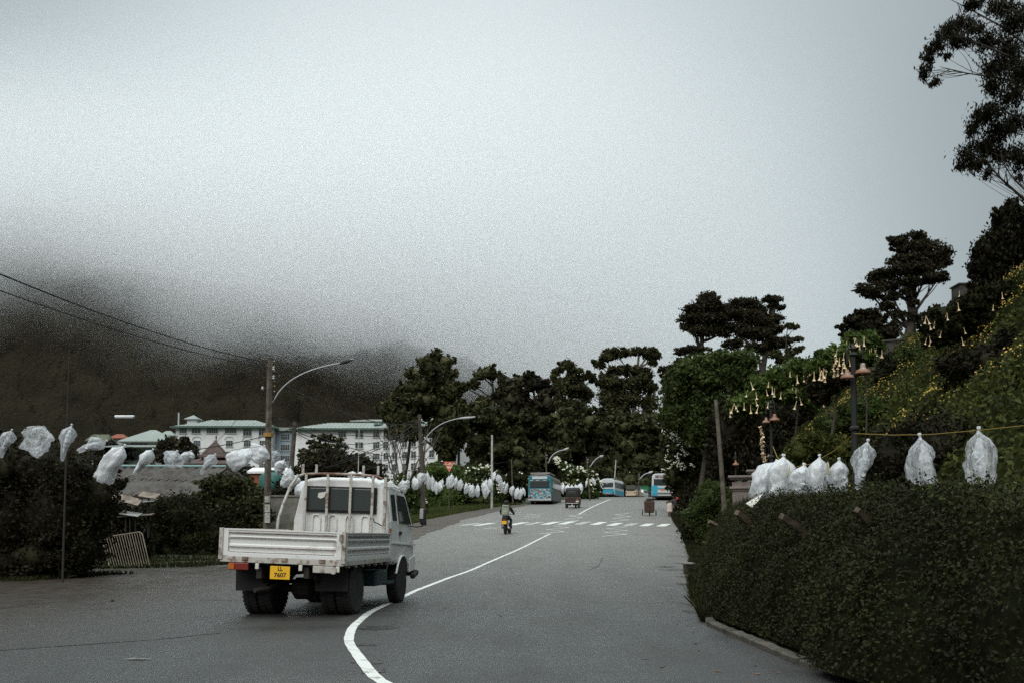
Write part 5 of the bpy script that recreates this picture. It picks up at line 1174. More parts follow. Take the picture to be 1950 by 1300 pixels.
# white minibus
Yb = 139; p = P(1157, 946, Yb); b2 = bus('bus', 'white and cyan minibus just beyond the road crest', (p.x, Yb, float(zr(Yb)) - .1), R(-18), 6.6, 2.05, 2.65, M_buswhite, M_busblue, 'mini', (1.4, 5.2))
text('lettering', '17', .42, M_clear, b2, (-.05, -.075, 2.02), (R(90), 0, 0)); obj('stripe', MB().box(0, -.05, 1.22, 1.7, .02, .10), M_busteal, b2); obj('roof_rack', MB().box(0, 2.2, 2.76, 1.5, 2.6, .05), M_metal, b2)
obj('stripe', MB().box(.0, -.05, 1.02, 1.9, .02, .06), M_busblue, b2)
# white and blue city bus on the right
Yb = 112; p = P(1262, 953, Yb); b3 = bus('bus', 'white bus with cyan corner panel and dark roof band on the right beside the trees', (p.x, Yb, float(zr(Yb))), R(-8), 9.2, 2.45, 3.02, M_buswhite, M_buswhite, 'leyland', (2.4, 6.9))
obj('corner_panel', MB().box(-.88, -.04, 1.12, .62, .03, 1.15), M_busblue, b3); obj('destination_board', MB().box(.05, -.03, 2.72, 1.75, .05, .22), mat('maroon_board', (.10, .03, .03), .5, (.5, .5, .48), 9, thr=(.5, .55)), b3)
obj('stripe', MB().box(.3, -.04, 1.36, 1.7, .03, .14), M_busblue, b3); obj('engine_grille', MB().box(.1, -.045, .80, 1.5, .03, .18), M_busgrey, b3)
obj('rear_seat', MB().box(0, .2, 1.82, 1.7, .06, .16), M_clear, b3)

# ---------------- three wheeler taxi
Yt = 88; p = P(1089.5, 967, Yt); tk = thing('auto_rickshaw', 'dark maroon three wheeled taxi driving beside the teal bus', 'three wheeler', (p.x, Yt, float(zr(Yt))), R(-12))
M_tuk = mat('dark_maroon_paint', (.035, .020, .014), .35); M_hood = mat('black_canvas', (.016, .014, .012), .8)
def tsec(y, w_, zb, zt): return [(w_ - .05, y, zb), (w_, y, zb + .1), (w_, y, zt - .12), (w_ - .08, y, zt), (-w_ + .08, y, zt), (-w_, y, zt - .12), (-w_, y, zb + .1), (-w_ + .05, y, zb)]
obj('body', loft(MB(), [tsec(0, .60, .38, .98), tsec(.12, .64, .30, 1.02), tsec(1.0, .65, .28, 1.0), tsec(1.15, .62, .28, .62), tsec(1.9, .5, .30, .62), tsec(2.35, .28, .35, 1.0), tsec(2.5, .2, .4, .95)]), M_tuk, tk, bev=.02)
obj('hood', loft(MB(), [tsec(.02, .56, 1.02, 1.64), tsec(.25, .60, 1.0, 1.80), tsec(.6, .60, 1.0, 1.84), tsec(1.0, .59, 1.45, 1.84), tsec(2.0, .52, 1.45, 1.78)]), M_hood, tk, bev=.02)
obj('rear_window', MB().box(0, .01, 1.36, .72, .03, .30), M_dglass, tk, bev=.03); obj('windscreen', MB().add([(-.48, 2.0, 1.5), (.48, 2.0, 1.5), (.3, 2.35, .98), (-.3, 2.35, .98)], [(0, 1, 2, 3)]), M_dglass, tk)
for s in (-1, 1):
    wheel(tk, s * .52, .45, .24, .11); obj('tail_light', MB().box(s * .48, -.02, .80, .12, .04, .12), M_amber if s > 0 else M_taill, tk, bev=.01); obj('mudguard', MB().lathe([(.25, -.08), (.30, -.08), (.30, .08), (.25, .08)], (s * .55, .45, .25), 'x', 16), M_tuk, tk)
wheel(tk, 0, 2.25, .23, .10); obj('number_plate', MB().box(.47, -.03, .60, .26, .02, .14), M_clear, tk); obj('bumper', MB().tube([(-.55, -.06, .42), (.55, -.06, .42)], .03, 6), M_metal, tk); obj('mud_flap', MB().box(0, .0, .26, .12, .02, .2), M_clear, tk)

# ---------------- far vehicles beyond the crest
def small_car(name, label, cat, px, py, Y, w_, L_, h_, paint, rz=R(-25), boxy=False):
    p = P(px, py, Y); t = thing(name, label, cat, (p.x, Y, float(zr(Y)) - .05), rz); w = w_ / 2
    prof = [(0, .35, h_ * .52), (.15, .28, h_ * .58), (.5 if not boxy else .12, .25, h_), (L_ * .55 if not boxy else L_ * .7, .25, h_), (L_ * .75, .25, h_ * .60), (L_ * .97, .28, h_ * .52), (L_, .35, h_ * .42)]
    obj('body', loft(MB(), [[(w * .92, y, zb), (w, y, zb + .15), (w, y, min(zt, h_ * .55)), (w * .84, y, zt), (-w * .84, y, zt), (-w, y, min(zt, h_ * .55)), (-w, y, zb + .15), (-w * .92, y, zb)] for y, zb, zt in prof]), paint, t, bev=.03)
    obj('rear_window', MB().add([(-w * .72, .22 if not boxy else .0, h_ * .62), (w * .72, .22 if not boxy else .0, h_ * .62), (w * .68, .42 if not boxy else .02, h_ * .92), (-w * .68, .42 if not boxy else .02, h_ * .92)], [(0, 1, 2, 3)]), M_dglass, t)
    for s in (-1, 1):
        obj('side_window', MB().box(s * w * .94, L_ * .36, h_ * .78, .04, L_ * .42, h_ * .26), M_dglass, t)
        for y in (.7, L_ - .8): wheel(t, s * (w - .1), y, .31, .18)
        obj('tail_light', MB().box(s * w * .82, -.01, h_ * .45, .16, .04, .12), M_taill, t)
    obj('bumper', MB().box(0, -.05, .42, w_ * .96, .12, .16), paint, t, bev=.03); return t
small_car('jeep', 'cream bodied jeep with dark canvas top just right of the minibus', 'jeep', 1201, 946, 150, 1.6, 3.8, 1.85, mat('cream_paint', (.42, .34, .24), .5), boxy=True)
obj('canvas_top', MB().box(0, 1.2, 1.60, 1.5, 2.5, .62), mat('drab_canvas', (.07, .075, .06), .9), bpy.data.objects['jeep'], bev=.06)
small_car('car', 'white car half hidden between the cream jeep and the green truck', 'car', 1215, 946, 156, 1.65, 4.1, 1.45, M_buswhite)
gt = thing('lorry', 'small green lorry with high box body beyond the crest', 'lorry', (P(1224, 946, 162).x, 162, float(zr(162)) - .1), R(-20))
M_lgreen = mat('green_lorry_paint', (.02, .13, .065), .5)
obj('box_body', MB().box(0, 1.9, 1.72, 1.8, 3.6, 1.0), M_lgreen, gt, bev=.03); obj('rear_rail', MB().box(0, .05, 2.26, 1.86, .08, .08), M_lgreen, gt); obj('chassis', MB().box(0, 2.5, .85, 1.0, 5, .3), M_chas, gt); obj('cab', MB().box(0, 4.6, 1.35, 1.75, 1.4, 1.5), M_lgreen, gt, bev=.08)
for s in (-1, 1): wheel(gt, s * .75, .9, .4, .25); wheel(gt, s * .75, 4.5, .4, .22); obj('tail_light', MB().box(s * .75, -.0, 1.0, .2, .05, .15), M_taill, gt)
mc = thing('motorcycle', 'tiny dark motorcycle with rider far off between the green lorry and the right hand bus', 'motorcycle', (P(1235, 948, 150).x, 150, float(zr(150)) - .05), R(-20))
wheel(mc, 0, .3, .3, .1, rim=False); wheel(mc, 0, 1.5, .3, .09, rim=False); obj('body', MB().box(0, .9, .68, .25, 1.1, .35), M_tuk, mc, bev=.06); obj('tail_light', MB().box(0, .2, .78, .18, .05, .12), M_taill, mc); obj('handlebar', MB().tube([(-.35, 1.3, 1.02), (.35, 1.3, 1.02)], .02, 5), M_chas, mc)

# ---------------- people (skinned bodies)
def body(name, joints, edges, radii, m, parent=None, sub=2, root=0):
    me = bpy.data.meshes.new(name); me.from_pydata(joints, edges, []); o = bpy.data.objects.new(name, me); C.objects.link(o)
    me.materials.append(m)
    sk = o.modifiers.new('skin', 'SKIN'); sk.use_smooth_shade = True
    for i, r in enumerate(radii):
        v = me.skin_vertices[0].data[i]; v.radius = r if isinstance(r, tuple) else (r, r); v.use_root = (i == root)
    s = o.modifiers.new('subdivision', 'SUBSURF'); s.levels = sub; s.render_levels = sub
    if parent: o.parent = parent
    return o
M_skin = mat('skin', (.16, .085, .055), .6)
M_jack = mat('black_jacket', (.014, .013, .014), .8); M_trous = mat('dark_trousers', (.02, .02, .024), .85)
M_bag = mat('pale_green_canvas', (.30, .33, .25), .85, (.20, .23, .17), 7, bump=.5)
def hand(parent, p, d, m, s=1):
    p = Vector(p); d = Vector(d).normalized(); u = Vector((0, 0, 1)) if abs(d.z) < .8 else Vector((1, 0, 0)); a = d.cross(u).normalized(); b = a.cross(d)
    mb = MB(); mb.tube([p, p + d * .045, p + d * .085], [.022, .038, .034], 8)
    for k in range(4):
        o_ = p + d * .08 + a * (.024 - .016 * k); l = (.062, .07, .066, .052)[k]; mb.tube([o_, o_ + d * l * .5 + b * -.008, o_ + d * l * .85 - b * .03], [.0085, .008, .0065], 5)
    mb.tube([p + d * .03 + a * .03 * s, p + d * .06 + a * .055 * s, p + d * .085 + a * .06 * s - b * .015], [.011, .010, .008], 5)
    return obj('hand', mb, m, parent, smooth=True)
def head(parent, c, f, m, tilt=0):
    """c centre, f facing yaw"""
    T = Matrix.Translation(c) @ Matrix.Rotation(f, 4, 'Z') @ Matrix.Rotation(tilt, 4, 'X'); mb = MB(T)
    mb.lathe([(.02, -.125), (.055, -.115), (.072, -.06), (.083, 0), (.088, .05), (.075, .10), (.04, .13), (.01, .137)], seg=14)
    o = obj('head', mb, m, parent, smooth=True)
    obj('nose', MB(T).add([(-.014, .078, -.03), (.014, .078, -.03), (0, .108, -.028), (0, .084, .02)], [(0, 1, 2), (0, 2, 3), (1, 3, 2), (0, 3, 1)]), m, o)
    for s in (-1, 1): obj('eye', MB(T).lathe([(.002, -.008), (.011, 0), (.002, .008)], (s * .032, .076, .01), 'y', 8), M_ink, o); obj('ear', MB(T).box(s * .088, 0, 0, .014, .035, .055), m, o, bev=.006)
    obj('mouth', MB(T).box(0, .072, -.062, .045, .012, .01), M_tuk, o); return o
# motorcycle + rider
Ym = 50; p = P(960.5, 1017, Ym); Mz = float(zr(Ym)); ra = R(-9)
mo = thing('motorcycle', 'dark motorcycle ridden up the left lane seen from behind with yellow plate', 'motorcycle', (p.x, Ym, Mz), ra)
for y, nm in ((.32, 'wheel'), (1.58, 'wheel')):
    o = obj(nm, MB().lathe([(.225, -.05), (.27, -.055), (.305, -.035), (.31, 0), (.305, .035), (.27, .055), (.225, .05)], axis='x', seg=24), M_black, mo, loc=(0, y, .31)); obj('rim', MB().lathe([(.02, -.03), (.05, -.03), (.06, -.01), (.215, -.02), (.23, -.04), (.23, .04), (.215, .02), (.06, .01), (.05, .03), (.02, .03)], axis='x', seg=18), M_metal, o)
obj('mudguard', MB().tube([(0, -.02, .55), (0, .10, .66), (0, .34, .68), (0, .6, .62)], [.07, .08, .085, .08], 8), M_jack, mo)
obj('tail_light', MB().box(0, -.03, .72, .14, .06, .07), M_taill, mo, bev=.01); pl = obj('number_plate', MB().box(0, -.075, .60, .24, .015, .16), M_plate, mo)
for x in (-.13, .13): obj('indicator', MB().box(x, -.02, .68, .05, .04, .04), M_amber, mo)
obj('seat', MB().tube([(0, .0, .80), (0, .35, .80), (0, .75, .78)], [.10, .13, .11], 10), M_black, mo); obj('tank', MB().tube([(0, .75, .80), (0, .95, .88), (0, 1.2, .84)], [.10, .15, .08], 10), M_tuk, mo); obj('engine', MB().box(0, .9, .42, .3, .42, .38), M_rim, mo, bev=.04)
for s in (-1, 1):
    obj('shock_absorber', MB().tube([(s * .13, .30, .36), (s * .12, .42, .70)], .028, 7), M_metal, mo); obj('fork', MB().tube([(s * .09, 1.58, .31), (s * .09, 1.33, .95)], .022, 6), M_metal, mo); obj('footrest', MB().tube([(s * .1, .75, .34), (s * .27, .75, .34)], .015, 5), M_black, mo)
    mr = obj('mirror_stem', MB().tube([(s * .28, 1.2, 1.05), (s * .38, 1.12, 1.22)], .008, 4), M_black, mo); obj('mirror', MB().lathe([(.01, -.012), (.05, -.01), (.055, .01), (.01, .014)], (s * .38, 1.10, 1.25), 'y', 10), M_metal, mr)
obj('handlebar', MB().tube([(-.36, 1.02, 1.02), (-.2, 1.18, 1.04), (.2, 1.18, 1.04), (.36, 1.02, 1.02)], .014, 6), M_black, mo); obj('exhaust', MB().tube([(.2, .9, .28), (.2, .4, .30), (.2, .05, .36)], [.02, .045, .05], 8), M_metal, mo); obj('headlight', MB().lathe([(.03, -.08), (.08, -.02), (.09, .04), (.02, .06)], (0, 1.42, .92), 'y', 12), M_metal, mo)
ri = thing('person', 'motorcycle rider in black jacket and dark helmet with pale green backpack', 'person', (p.x, Ym, Mz), ra)
J = [(0, .45, .88), (0, .47, 1.08), (0, .52, 1.30), (0, .57, 1.42), (0, .58, 1.50), (.19, .54, 1.36), (.30, .72, 1.16), (.33, .96, 1.06), (-.19, .54, 1.36), (-.30, .72, 1.16), (-.33, .96, 1.06), (.10, .50, .88), (.21, .82, .74), (.22, .72, .40), (.22, .84, .36), (-.10, .50, .88), (-.21, .82, .74), (-.22, .72, .40), (-.22, .84, .36)]
E = [(0, 1), (1, 2), (2, 3), (3, 4), (2, 5), (5, 6), (6, 7), (2, 8), (8, 9), (9, 10), (0, 11), (11, 12), (12, 13), (13, 14), (0, 15), (15, 16), (16, 17), (17, 18)]
Rr = [(.15, .13), (.15, .12), (.17, .12), .07, .055, .075, .055, .04, .075, .055, .04, .10, .075, .05, .045, .10, .075, .05, .045]
body('body', J, E, Rr, M_trous, ri)
Jj = J[:11]; body('jacket', Jj, E[:10], [(.165, .145), (.17, .14), (.19, .14), .09, .06, .095, .072, .052, .095, .072, .052], M_jack, ri)
head(ri, (0, .60, 1.58), 0, M_skin); obj('helmet', MB().lathe([(.10, -.10), (.128, -.05), (.14, .02), (.128, .08), (.09, .125), (.02, .145)], (0, .59, 1.60), seg=18), M_jack, ri, smooth=True)
for s in (-1, 1): hand(ri, (s * .33, .95, 1.055), (0, .5, -.1), M_skin, -s); obj('shoe', MB().tube([(s * .22, .70, .36), (s * .22, .82, .34), (s * .22, .93, .33)], [.045, .05, .035], 8), M_ink, ri)
bk = thing('backpack', 'pale green backpack worn by the motorcycle rider', 'backpack', (p.x, Ym, Mz), ra)
mb = MB(); loft(mb, [[(x * k, y, z) for x, y in ((-.17, .40), (-.19, .30), (-.15, .22), (0, .19), (.15, .22), (.19, .30), (.17, .40))] for z, k in ((.93, .85), (.98, 1.02), (1.10, 1.08), (1.25, 1.04), (1.38, .92), (1.45, .70))]); obj('pack', mb, M_bag, bk, bev=.02)
obj('flap', MB().tube([(-.12, .24, 1.42), (0, .2, 1.44), (.12, .24, 1.42)], .05, 8), M_bag, bk); obj('pocket', MB().box(0, .19, 1.08, .24, .06, .20), M_bag, bk, bev=.03)
for s in (-1, 1): obj('strap', MB().tube([(s * .10, .36, 1.42), (s * .12, .50, 1.51), (s * .13, .66, 1.36), (s * .14, .62, 1.1)], .018, 5), M_bag, bk)

# handcart
Yc = 75; p = P(1236.5, 982, Yc); hc = thing('handcart', 'tall dark cart on two small wheels standing in the right lane', 'cart', (p.x, Yc, float(zr(Yc))), R(-6))
M_cart = mat('rusty_brown_sheet', (.035, .018, .012), .8, (.06, .03, .02), 4)
obj('bin', loft(MB(), [[(-.34, -.22, .22), (.34, -.22, .22), (.30, .30, .22), (-.30, .30, .22)], [(-.40, -.30, .95), (.40, -.30, .95), (.36, .34, .95), (-.36, .34, .95)], [(-.33, -.26, 1.12), (.33, -.26, 1.12), (.30, .3, 1.12), (-.30, .3, 1.12)]]), M_cart, hc, bev=.01)
obj('load', MB().tube([(-.2, 0, 1.1), (0, 0, 1.22), (.2, .05, 1.12)], [.12, .16, .1], 8), M_hood, hc); obj('handle', MB().tube([(-.40, -.25, .9), (-.42, -.3, 1.3), (.42, -.3, 1.3), (.40, -.25, .9)], .018, 6), M_metal, hc)
for s in (-1, 1):
    wheel(hc, s * .50, 0, .22, .06); 
    obj('board', MB().box(s * .2, -.30, .58, .36, .02, .62), M_cart, hc)
obj('axle', MB().tube([(-.5, 0, .22), (.5, 0, .22)], .018, 6), M_metal, hc); obj('prop_foot', MB().box(.02, -.12, .12, .12, .1, .24), M_hood, hc)

# bending person
Yp_ = 73.5; p = P(1276, 985, Yp_); pe = thing('person', 'person in red cap and dark top with pale wrap skirt bending toward the roadside bushes', 'person', (p.x, Yp_, float(zr(Yp_))), R(0))
J = [(-.02, 0, .86), (.10, 0, 1.02), (.26, 0, 1.18), (.36, 0, 1.24), (.43, 0, 1.27), (.26, -.17, 1.13), (.36, -.20, .88), (.52, -.16, .72), (.26, .17, 1.13), (.38, .20, .9), (.55, .14, .76), (-.02, -.10, .84), (.06, -.11, .46), (-.04, -.11, .09), (.09, -.11, .04), (-.02, .10, .84), (.0, .12, .46), (-.12, .12, .09), (.0, .12, .04)]
Rr = [(.15, .14), (.14, .12), (.16, .12), .07, .055, .07, .048, .034, .07, .048, .034, .10, .07, .042, .035, .10, .07, .042, .035]
body('body', J, E, Rr, M_skin, pe)
body('top', J[:11], E[:10], [(.165, .15), (.155, .13), (.18, .13), .08, .058, .085, .062, .036, .085, .062, .036], mat('dark_purple_cloth', (.05, .03, .04), .85), pe)
M_wrap = mat('pale_wrap_cloth', (.50, .42, .38), .85, (.40, .32, .28), 6)
loft_ = [[(cx + r * math.cos(t) * (1 + .08 * math.sin(5 * t)), r * 1.0 * math.sin(t) * (1 + .08 * math.sin(5 * t)), z) for t in np.linspace(0, 2 * math.pi, 19)[:-1]] for cx, r, z in ((.02, .165, .98), (-.02, .19, .86), (-.02, .21, .65), (-.03, .23, .42), (-.04, .25, .30))]
obj('skirt', loft(MB(), loft_), M_wrap, pe, smooth=True)
head(pe, (.52, 0, 1.27), R(-90), M_skin, R(-35)); obj('cap', MB(Matrix.Translation((.53, 0, 1.31)) @ Matrix.Rotation(R(35), 4, 'Y')).lathe([(.10, -.04), (.112, .02), (.10, .08), (.06, .115), (.01, .125)], seg=14), mat('red_cloth', (.35, .03, .03), .8), pe, smooth=True)
for s, j in ((-1, 7), (1, 10)): hand(pe, J[j], (.5, 0, -.4), M_skin, s)

# leaning crowd barrier
Yf = 31.0; fb = P(239, 1088, Yf); bar = thing('crowd_barrier', 'rusty tubular crowd barrier tipped askew against the dark bushes', 'barrier', fb)
M_old = mat('weathered_yellow_steel', (.20, .17, .11), .6, (.09, .065, .04), 6)
TLc, TRc, BRc, BLc = [P(*q, Yf + dy) - fb for q, dy in (((193, 1022), .55), ((270, 1012), .55), ((285, 1077), 0), ((212, 1091), 0))]
obj('frame', MB().tube([BLc, BLc.lerp(TLc, .93), TLc.lerp(BLc, .02) + (TRc - TLc) * .05, TLc.lerp(TRc, .95), TRc.lerp(BRc, .07), BRc, BLc], .022, 8), M_old, bar)
for k in range(15):
    u = (k + 1) / 16; obj('bar', MB().tube([TLc.lerp(TRc, u), BLc.lerp(BRc, u)], .010, 6), M_old, bar)
# ============================================================ POLES, WIRES
M_pole = mat('stained_concrete_pole', (.15, .13, .10), .9, (.05, .042, .03), 3.5, bump=.4)
M_wood = mat('weathered_pole_wood', (.10, .085, .065), .9, (.045, .036, .028), 3, bump=.4)
M_wpole = mat('white_painted_pole', (.50, .49, .45), .7, (.30, .29, .26), 3)
M_lamp = mat('grey_lamp_arm', (.36, .37, .38), .45)
M_paper = mat('torn_paper', (.42, .41, .38), .9, (.15, .13, .1), 14, thr=(.5, .6))
M_wire = mat('black_cable', (.012, .012, .012), .7)
def pole(label, Y, top, foot_x, w0, w1, m, arm=None, name='utility_pole', zfoot=None, seg=10, bent=0, extra=True):
    """top (px,py); foot_x px at ground; widths in px"""
    T = P(top[0], top[1], Y); X_ = P(foot_x, 1000, Y).x; B = Vector((X_, Y, gz1(X_, Y) if zfoot is None else zfoot)); s = Y / FPX
    t = thing(name, label, 'pole', B); T = T - B
    obj('shaft', MB().tube([(0, 0, -.4), T * .5 + Vector((bent, 0, 0)), T], [w0 * s / 2, (w0 + w1) * s / 4, w1 * s / 2], seg), m, t, smooth=False, bev=0)
    if extra:
        for k, dz in enumerate((.12, .42)):
            ca = obj('crossarm', MB().box(T.x, -.04, T.z - .25 - dz, .08, .08, .06), M_pole, t)
            obj('insulator', MB().lathe([(.02, 0), (.05, .02), (.03, .06), (.045, .09), (.02, .13)], (T.x + .14, -.06, T.z - .3 - dz), seg=8), M_wpole, t)
    if arm:
        a0, a1, a2, hd = arm   # px points: root, mid, tip, head end
        A, Mi, Tp, Hd = [P(*q, Y - .3) - B for q in (a0, a1, a2, hd)]
        pts = [A * (1 - u) ** 2 + (Mi * 2 - (A + Tp) * .5) * 2 * u * (1 - u) + Tp * u * u for u in np.linspace(0, 1, 14)]
        r = max(.022, .9 * s); ar = obj('lamp_arm', MB().tube(pts, r, 8), M_lamp, t, smooth=True)
        obj('clamp', MB().tube([Vector((A.x, 0, A.z)) + Vector((-.1, 0, 0)), A], r * 1.2, 6), M_lamp, ar)
        d = (Hd - Tp); hl = d.length
        lamp = obj('lamp_head', MB().tube([Tp - d * .25, Tp, Tp + d * .35, Tp + d * .8, Hd], [r * 1.1, r * 2.1, r * 2.6, r * 1.9, r * .7], 8), M_chas if Y < 40 else M_lamp, t)
        obj('lamp_lens', MB().tube([Tp + d * .3 + Vector((0, 0, r * .9)), Hd + Vector((0, 0, r * .9))], [r * 1.5, r * .9], 8), M_lamp, lamp)
    return t, T, B
pA, TA_, BA = pole('tall stained concrete pole behind the truck carrying the longest curved lamp arm', 33, (514, 682), 508, 15.5, 10.5, M_pole, ((521, 764), (566, 717), (652, 691), (672, 685)), seg=4)
for i, (py, h) in enumerate(((968, 16), (950, 12), (985, 20))):
    q = P(509, py, 33 - .15) - BA; obj('poster_scrap', MB().box(q.x, q.y, q.z, .17, .01, h * .0174), M_paper, pA)
for k in range(7):
    q = P(521.5, 688 + 9.5 * k, 33 - .05) - BA; obj('insulator', MB().lathe([(.01, -.03), (.035, -.01), (.035, .01), (.01, .03)], (q.x + .02, q.y, q.z), 'x', 8), M_rust, pA)
obj('band', MB().tube([P(511, 829, 33) - BA + Vector((0, 0, -.05)), P(511, 824, 33) - BA], .17, 8), mat('rope_binding', (.30, .17, .05), .8), pA)
q = P(500, 740, 33) - BA; obj('bracket', MB().tube([(TA_.x, 0, q.z), q], .02, 5), M_chas, pA); obj('insulator', MB().lathe([(.02, -.05), (.05, 0), (.02, .08)], q, seg=8), M_wpole, pA)
pB, *_ = pole('brown wooden pole leaning right in front of the pale blue link building', 56, (562, 803), 545, 11, 8.5, M_wood)
pC, TC_, BC = pole('weathered pole with a curved lamp arm before the hotel wing near the sign', 61, (799, 789), 808, 10, 7, M_wood, ((806, 842), (836, 810), (880, 796), (905, 794)))
pole('thin dark steel mast standing in the black hedge at the far left', 24.2, (132, 665), 122, 4.5, 2.8, M_dwall, name='mast', extra=False)
pole('slender grey mast rising behind the truck cab roof', 58, (684, 817), 680, 2.6, 1.4, M_wpole, name='mast', extra=False)
pole('white painted concrete pole standing alone by the string of bags', 86, (937, 828), 936.5, 5.2, 3.6, M_wpole, extra=False, seg=6)
pole('short wooden pole just left of the teal bus', 96, (974, 874), 977, 3.2, 2.4, M_wood, extra=False)
pole('wooden pole behind the teal bus roof with a curved lamp arm', 104, (1039, 860), 1043, 3.4, 2.6, M_wood, ((1045, 880), (1055, 864), (1075, 856), (1083, 853)))
pole('dark pole with a curved lamp arm between the teal bus and the minibus', 112, (1117, 869), 1124, 2.8, 2.0, M_wood, ((1125, 887), (1133, 876), (1143, 869), (1149, 868)))
pole('pale thin pole leaning slightly right behind the minibus roof', 150, (1173, 875), 1168, 2.4, 2.0, M_wpole, extra=False)
pole('small pole with the farthest curved lamp arm left of the white and cyan bus', 145, (1216, 899), 1217, 2.4, 2.0, M_wood, ((1219, 912), (1226, 904), (1236, 900), (1243, 898)))
pole('bare wooden pole leaning left over the clipped bush on the right', 33, (1363, 761), 1385, 10.5, 7, M_pole, extra=False)
def wire(name, label, pts, r=.012, sag=0, cat='cable'):
    pts = [P(*q) if len(q) == 3 and abs(q[2]) > 5 and not isinstance(q, Vector) else Vector(q) for q in pts]; o_ = pts[0].copy(); out = []
    for a, b in zip(pts[:-1], pts[1:]):
        n = 16
        for i in range(n):
            u = i / n; out.append(a.lerp(b, u) - Vector((0, 0, sag * 4 * u * (1 - u))) - o_)
    out.append(pts[-1] - o_); o = obj(name, MB().tube(out, r, 5), M_wire); o.location = o_; return tag(o, label, cat)
wire('power_cable', 'upper cable running from the tall lamp pole to the left edge', [(511, 690, 33), (-160, 455, 15.5)], .016, .25)
wire('power_cable', 'lower cable running from the tall lamp pole to the left edge', [(511, 700, 33), (-160, 495, 15.5)], .013, .22)
wire('power_cable', 'steep cable dropping left from the insulator on the lamp pole', [(500, 741, 33), (385, 868, 60)], .010, .1)
wire('power_cable', 'dark cable from the leaning wooden pole sloping down left across the hotel', [(561, 815, 56), (300, 866, 44)], .022, .15)
wire('power_cable', 'cable hanging from lamp pole across hotel roof toward its turret', [(560, 760, 60), (455, 860, 60)], .010, .0) if False else None
CR = [((565, 812, 56), (798, 797, 61), .5), ((565, 822, 56), (799, 812, 61), .9), ((565, 816, 56), (800, 830, 61), .2), ((799, 800, 61), (640, 880, 50), .3), ((800, 815, 61), (620, 890, 48), .2), ((802, 846, 61), (690, 895, 60), .25), ((520, 792, 33), (798, 868, 61), .5), ((566, 826, 56), (760, 905, 70), .2), ((517, 720, 33), (800, 806, 61), .6)]
LB = ['highest cable strung between the leaning pole and the lamp pole by the wing', 'sagging second cable between the leaning pole and the lamp pole by the wing', 'cable crossing the hotel right block almost level', 'cable falling left from the lamp pole top over the cedar', 'cable falling left from the lamp pole below the first one', 'short cable dropping from the lamp arm root toward the cypress', 'long low cable from the lamp pole behind the truck to the pole by the wing', 'cable running down right from the leaning pole across the bare tree', 'long slack cable crossing the hotel roofs from the tall lamp pole']
for (a, b, s), l in zip(CR, LB): wire('power_cable', l, [a, b], .019, s)
wire('power_cable', 'pair cable strung behind the white pole toward the teal bus', [(815, 885, 70), (975, 878, 96), (1040, 866, 104)], .012, .15)

# ============================================================ PLASTIC BAGS (lanterns wrapped against the rain)
def bag_mat(name, trans, tint):
    m, t, b = new_mat(name); b.inputs['Base Color'].default_value = (*tint, 1); b.inputs['Roughness'].default_value = .35; b.inputs['Specular IOR Level'].default_value = .6
    tcn = t.nodes.new('ShaderNodeTexCoord'); n = t.nodes.new('ShaderNodeTexNoise'); n.inputs['Scale'].default_value = 4.5; n.inputs['Detail'].default_value = 6; n.inputs['Roughness'].default_value = .65; n.inputs['Distortion'].default_value = 1.2
    t.links.new(tcn.outputs['Object'], n.inputs['Vector'])
    mr = t.nodes.new('ShaderNodeMapRange'); mr.inputs[1].default_value = .38; mr.inputs[2].default_value = .62; mr.inputs[3].default_value = trans[0]; mr.inputs[4].default_value = trans[1]
    t.links.new(n.outputs['Fac'], mr.inputs[0])
    tl = t.nodes.new('ShaderNodeBsdfTranslucent'); tl.inputs['Color'].default_value = (*tint, 1); tp = t.nodes.new('ShaderNodeBsdfTransparent')
    m1 = t.nodes.new('ShaderNodeMixShader'); m1.inputs[0].default_value = .35; m2 = t.nodes.new('ShaderNodeMixShader')
    bp = t.nodes.new('ShaderNodeBump'); bp.inputs['Strength'].default_value = .8; bp.inputs['Distance'].default_value = .03
    t.links.new(n.outputs['Fac'], bp.inputs['Height']); t.links.new(bp.outputs[0], b.inputs['Normal'])
    t.links.new(b.outputs[0], m1.inputs[1]); t.links.new(tl.outputs[0], m1.inputs[2]); t.links.new(mr.outputs[0], m2.inputs[0])
    t.links.new(m1.outputs[0], m2.inputs[1]); t.links.new(tp.outputs[0], m2.inputs[2]); t.links.new(m2.outputs[0], t.nodes['Material Output'].inputs['Surface']); return m
M_bagf = bag_mat('thin_plastic_film', (.40, .92), (.86, .88, .90)); M_bagw = bag_mat('white_plastic_film', (.02, .40), (.86, .87, .88))
M_lan = mat('wrapped_white_paper', (.66, .68, .70), .8, (.45, .48, .50), 6, bump=.6)
M_lan2 = mat('wrapped_paper_with_print', (.66, .68, .70), .8, (.50, .22, .18), 9, thr=(.64, .70))
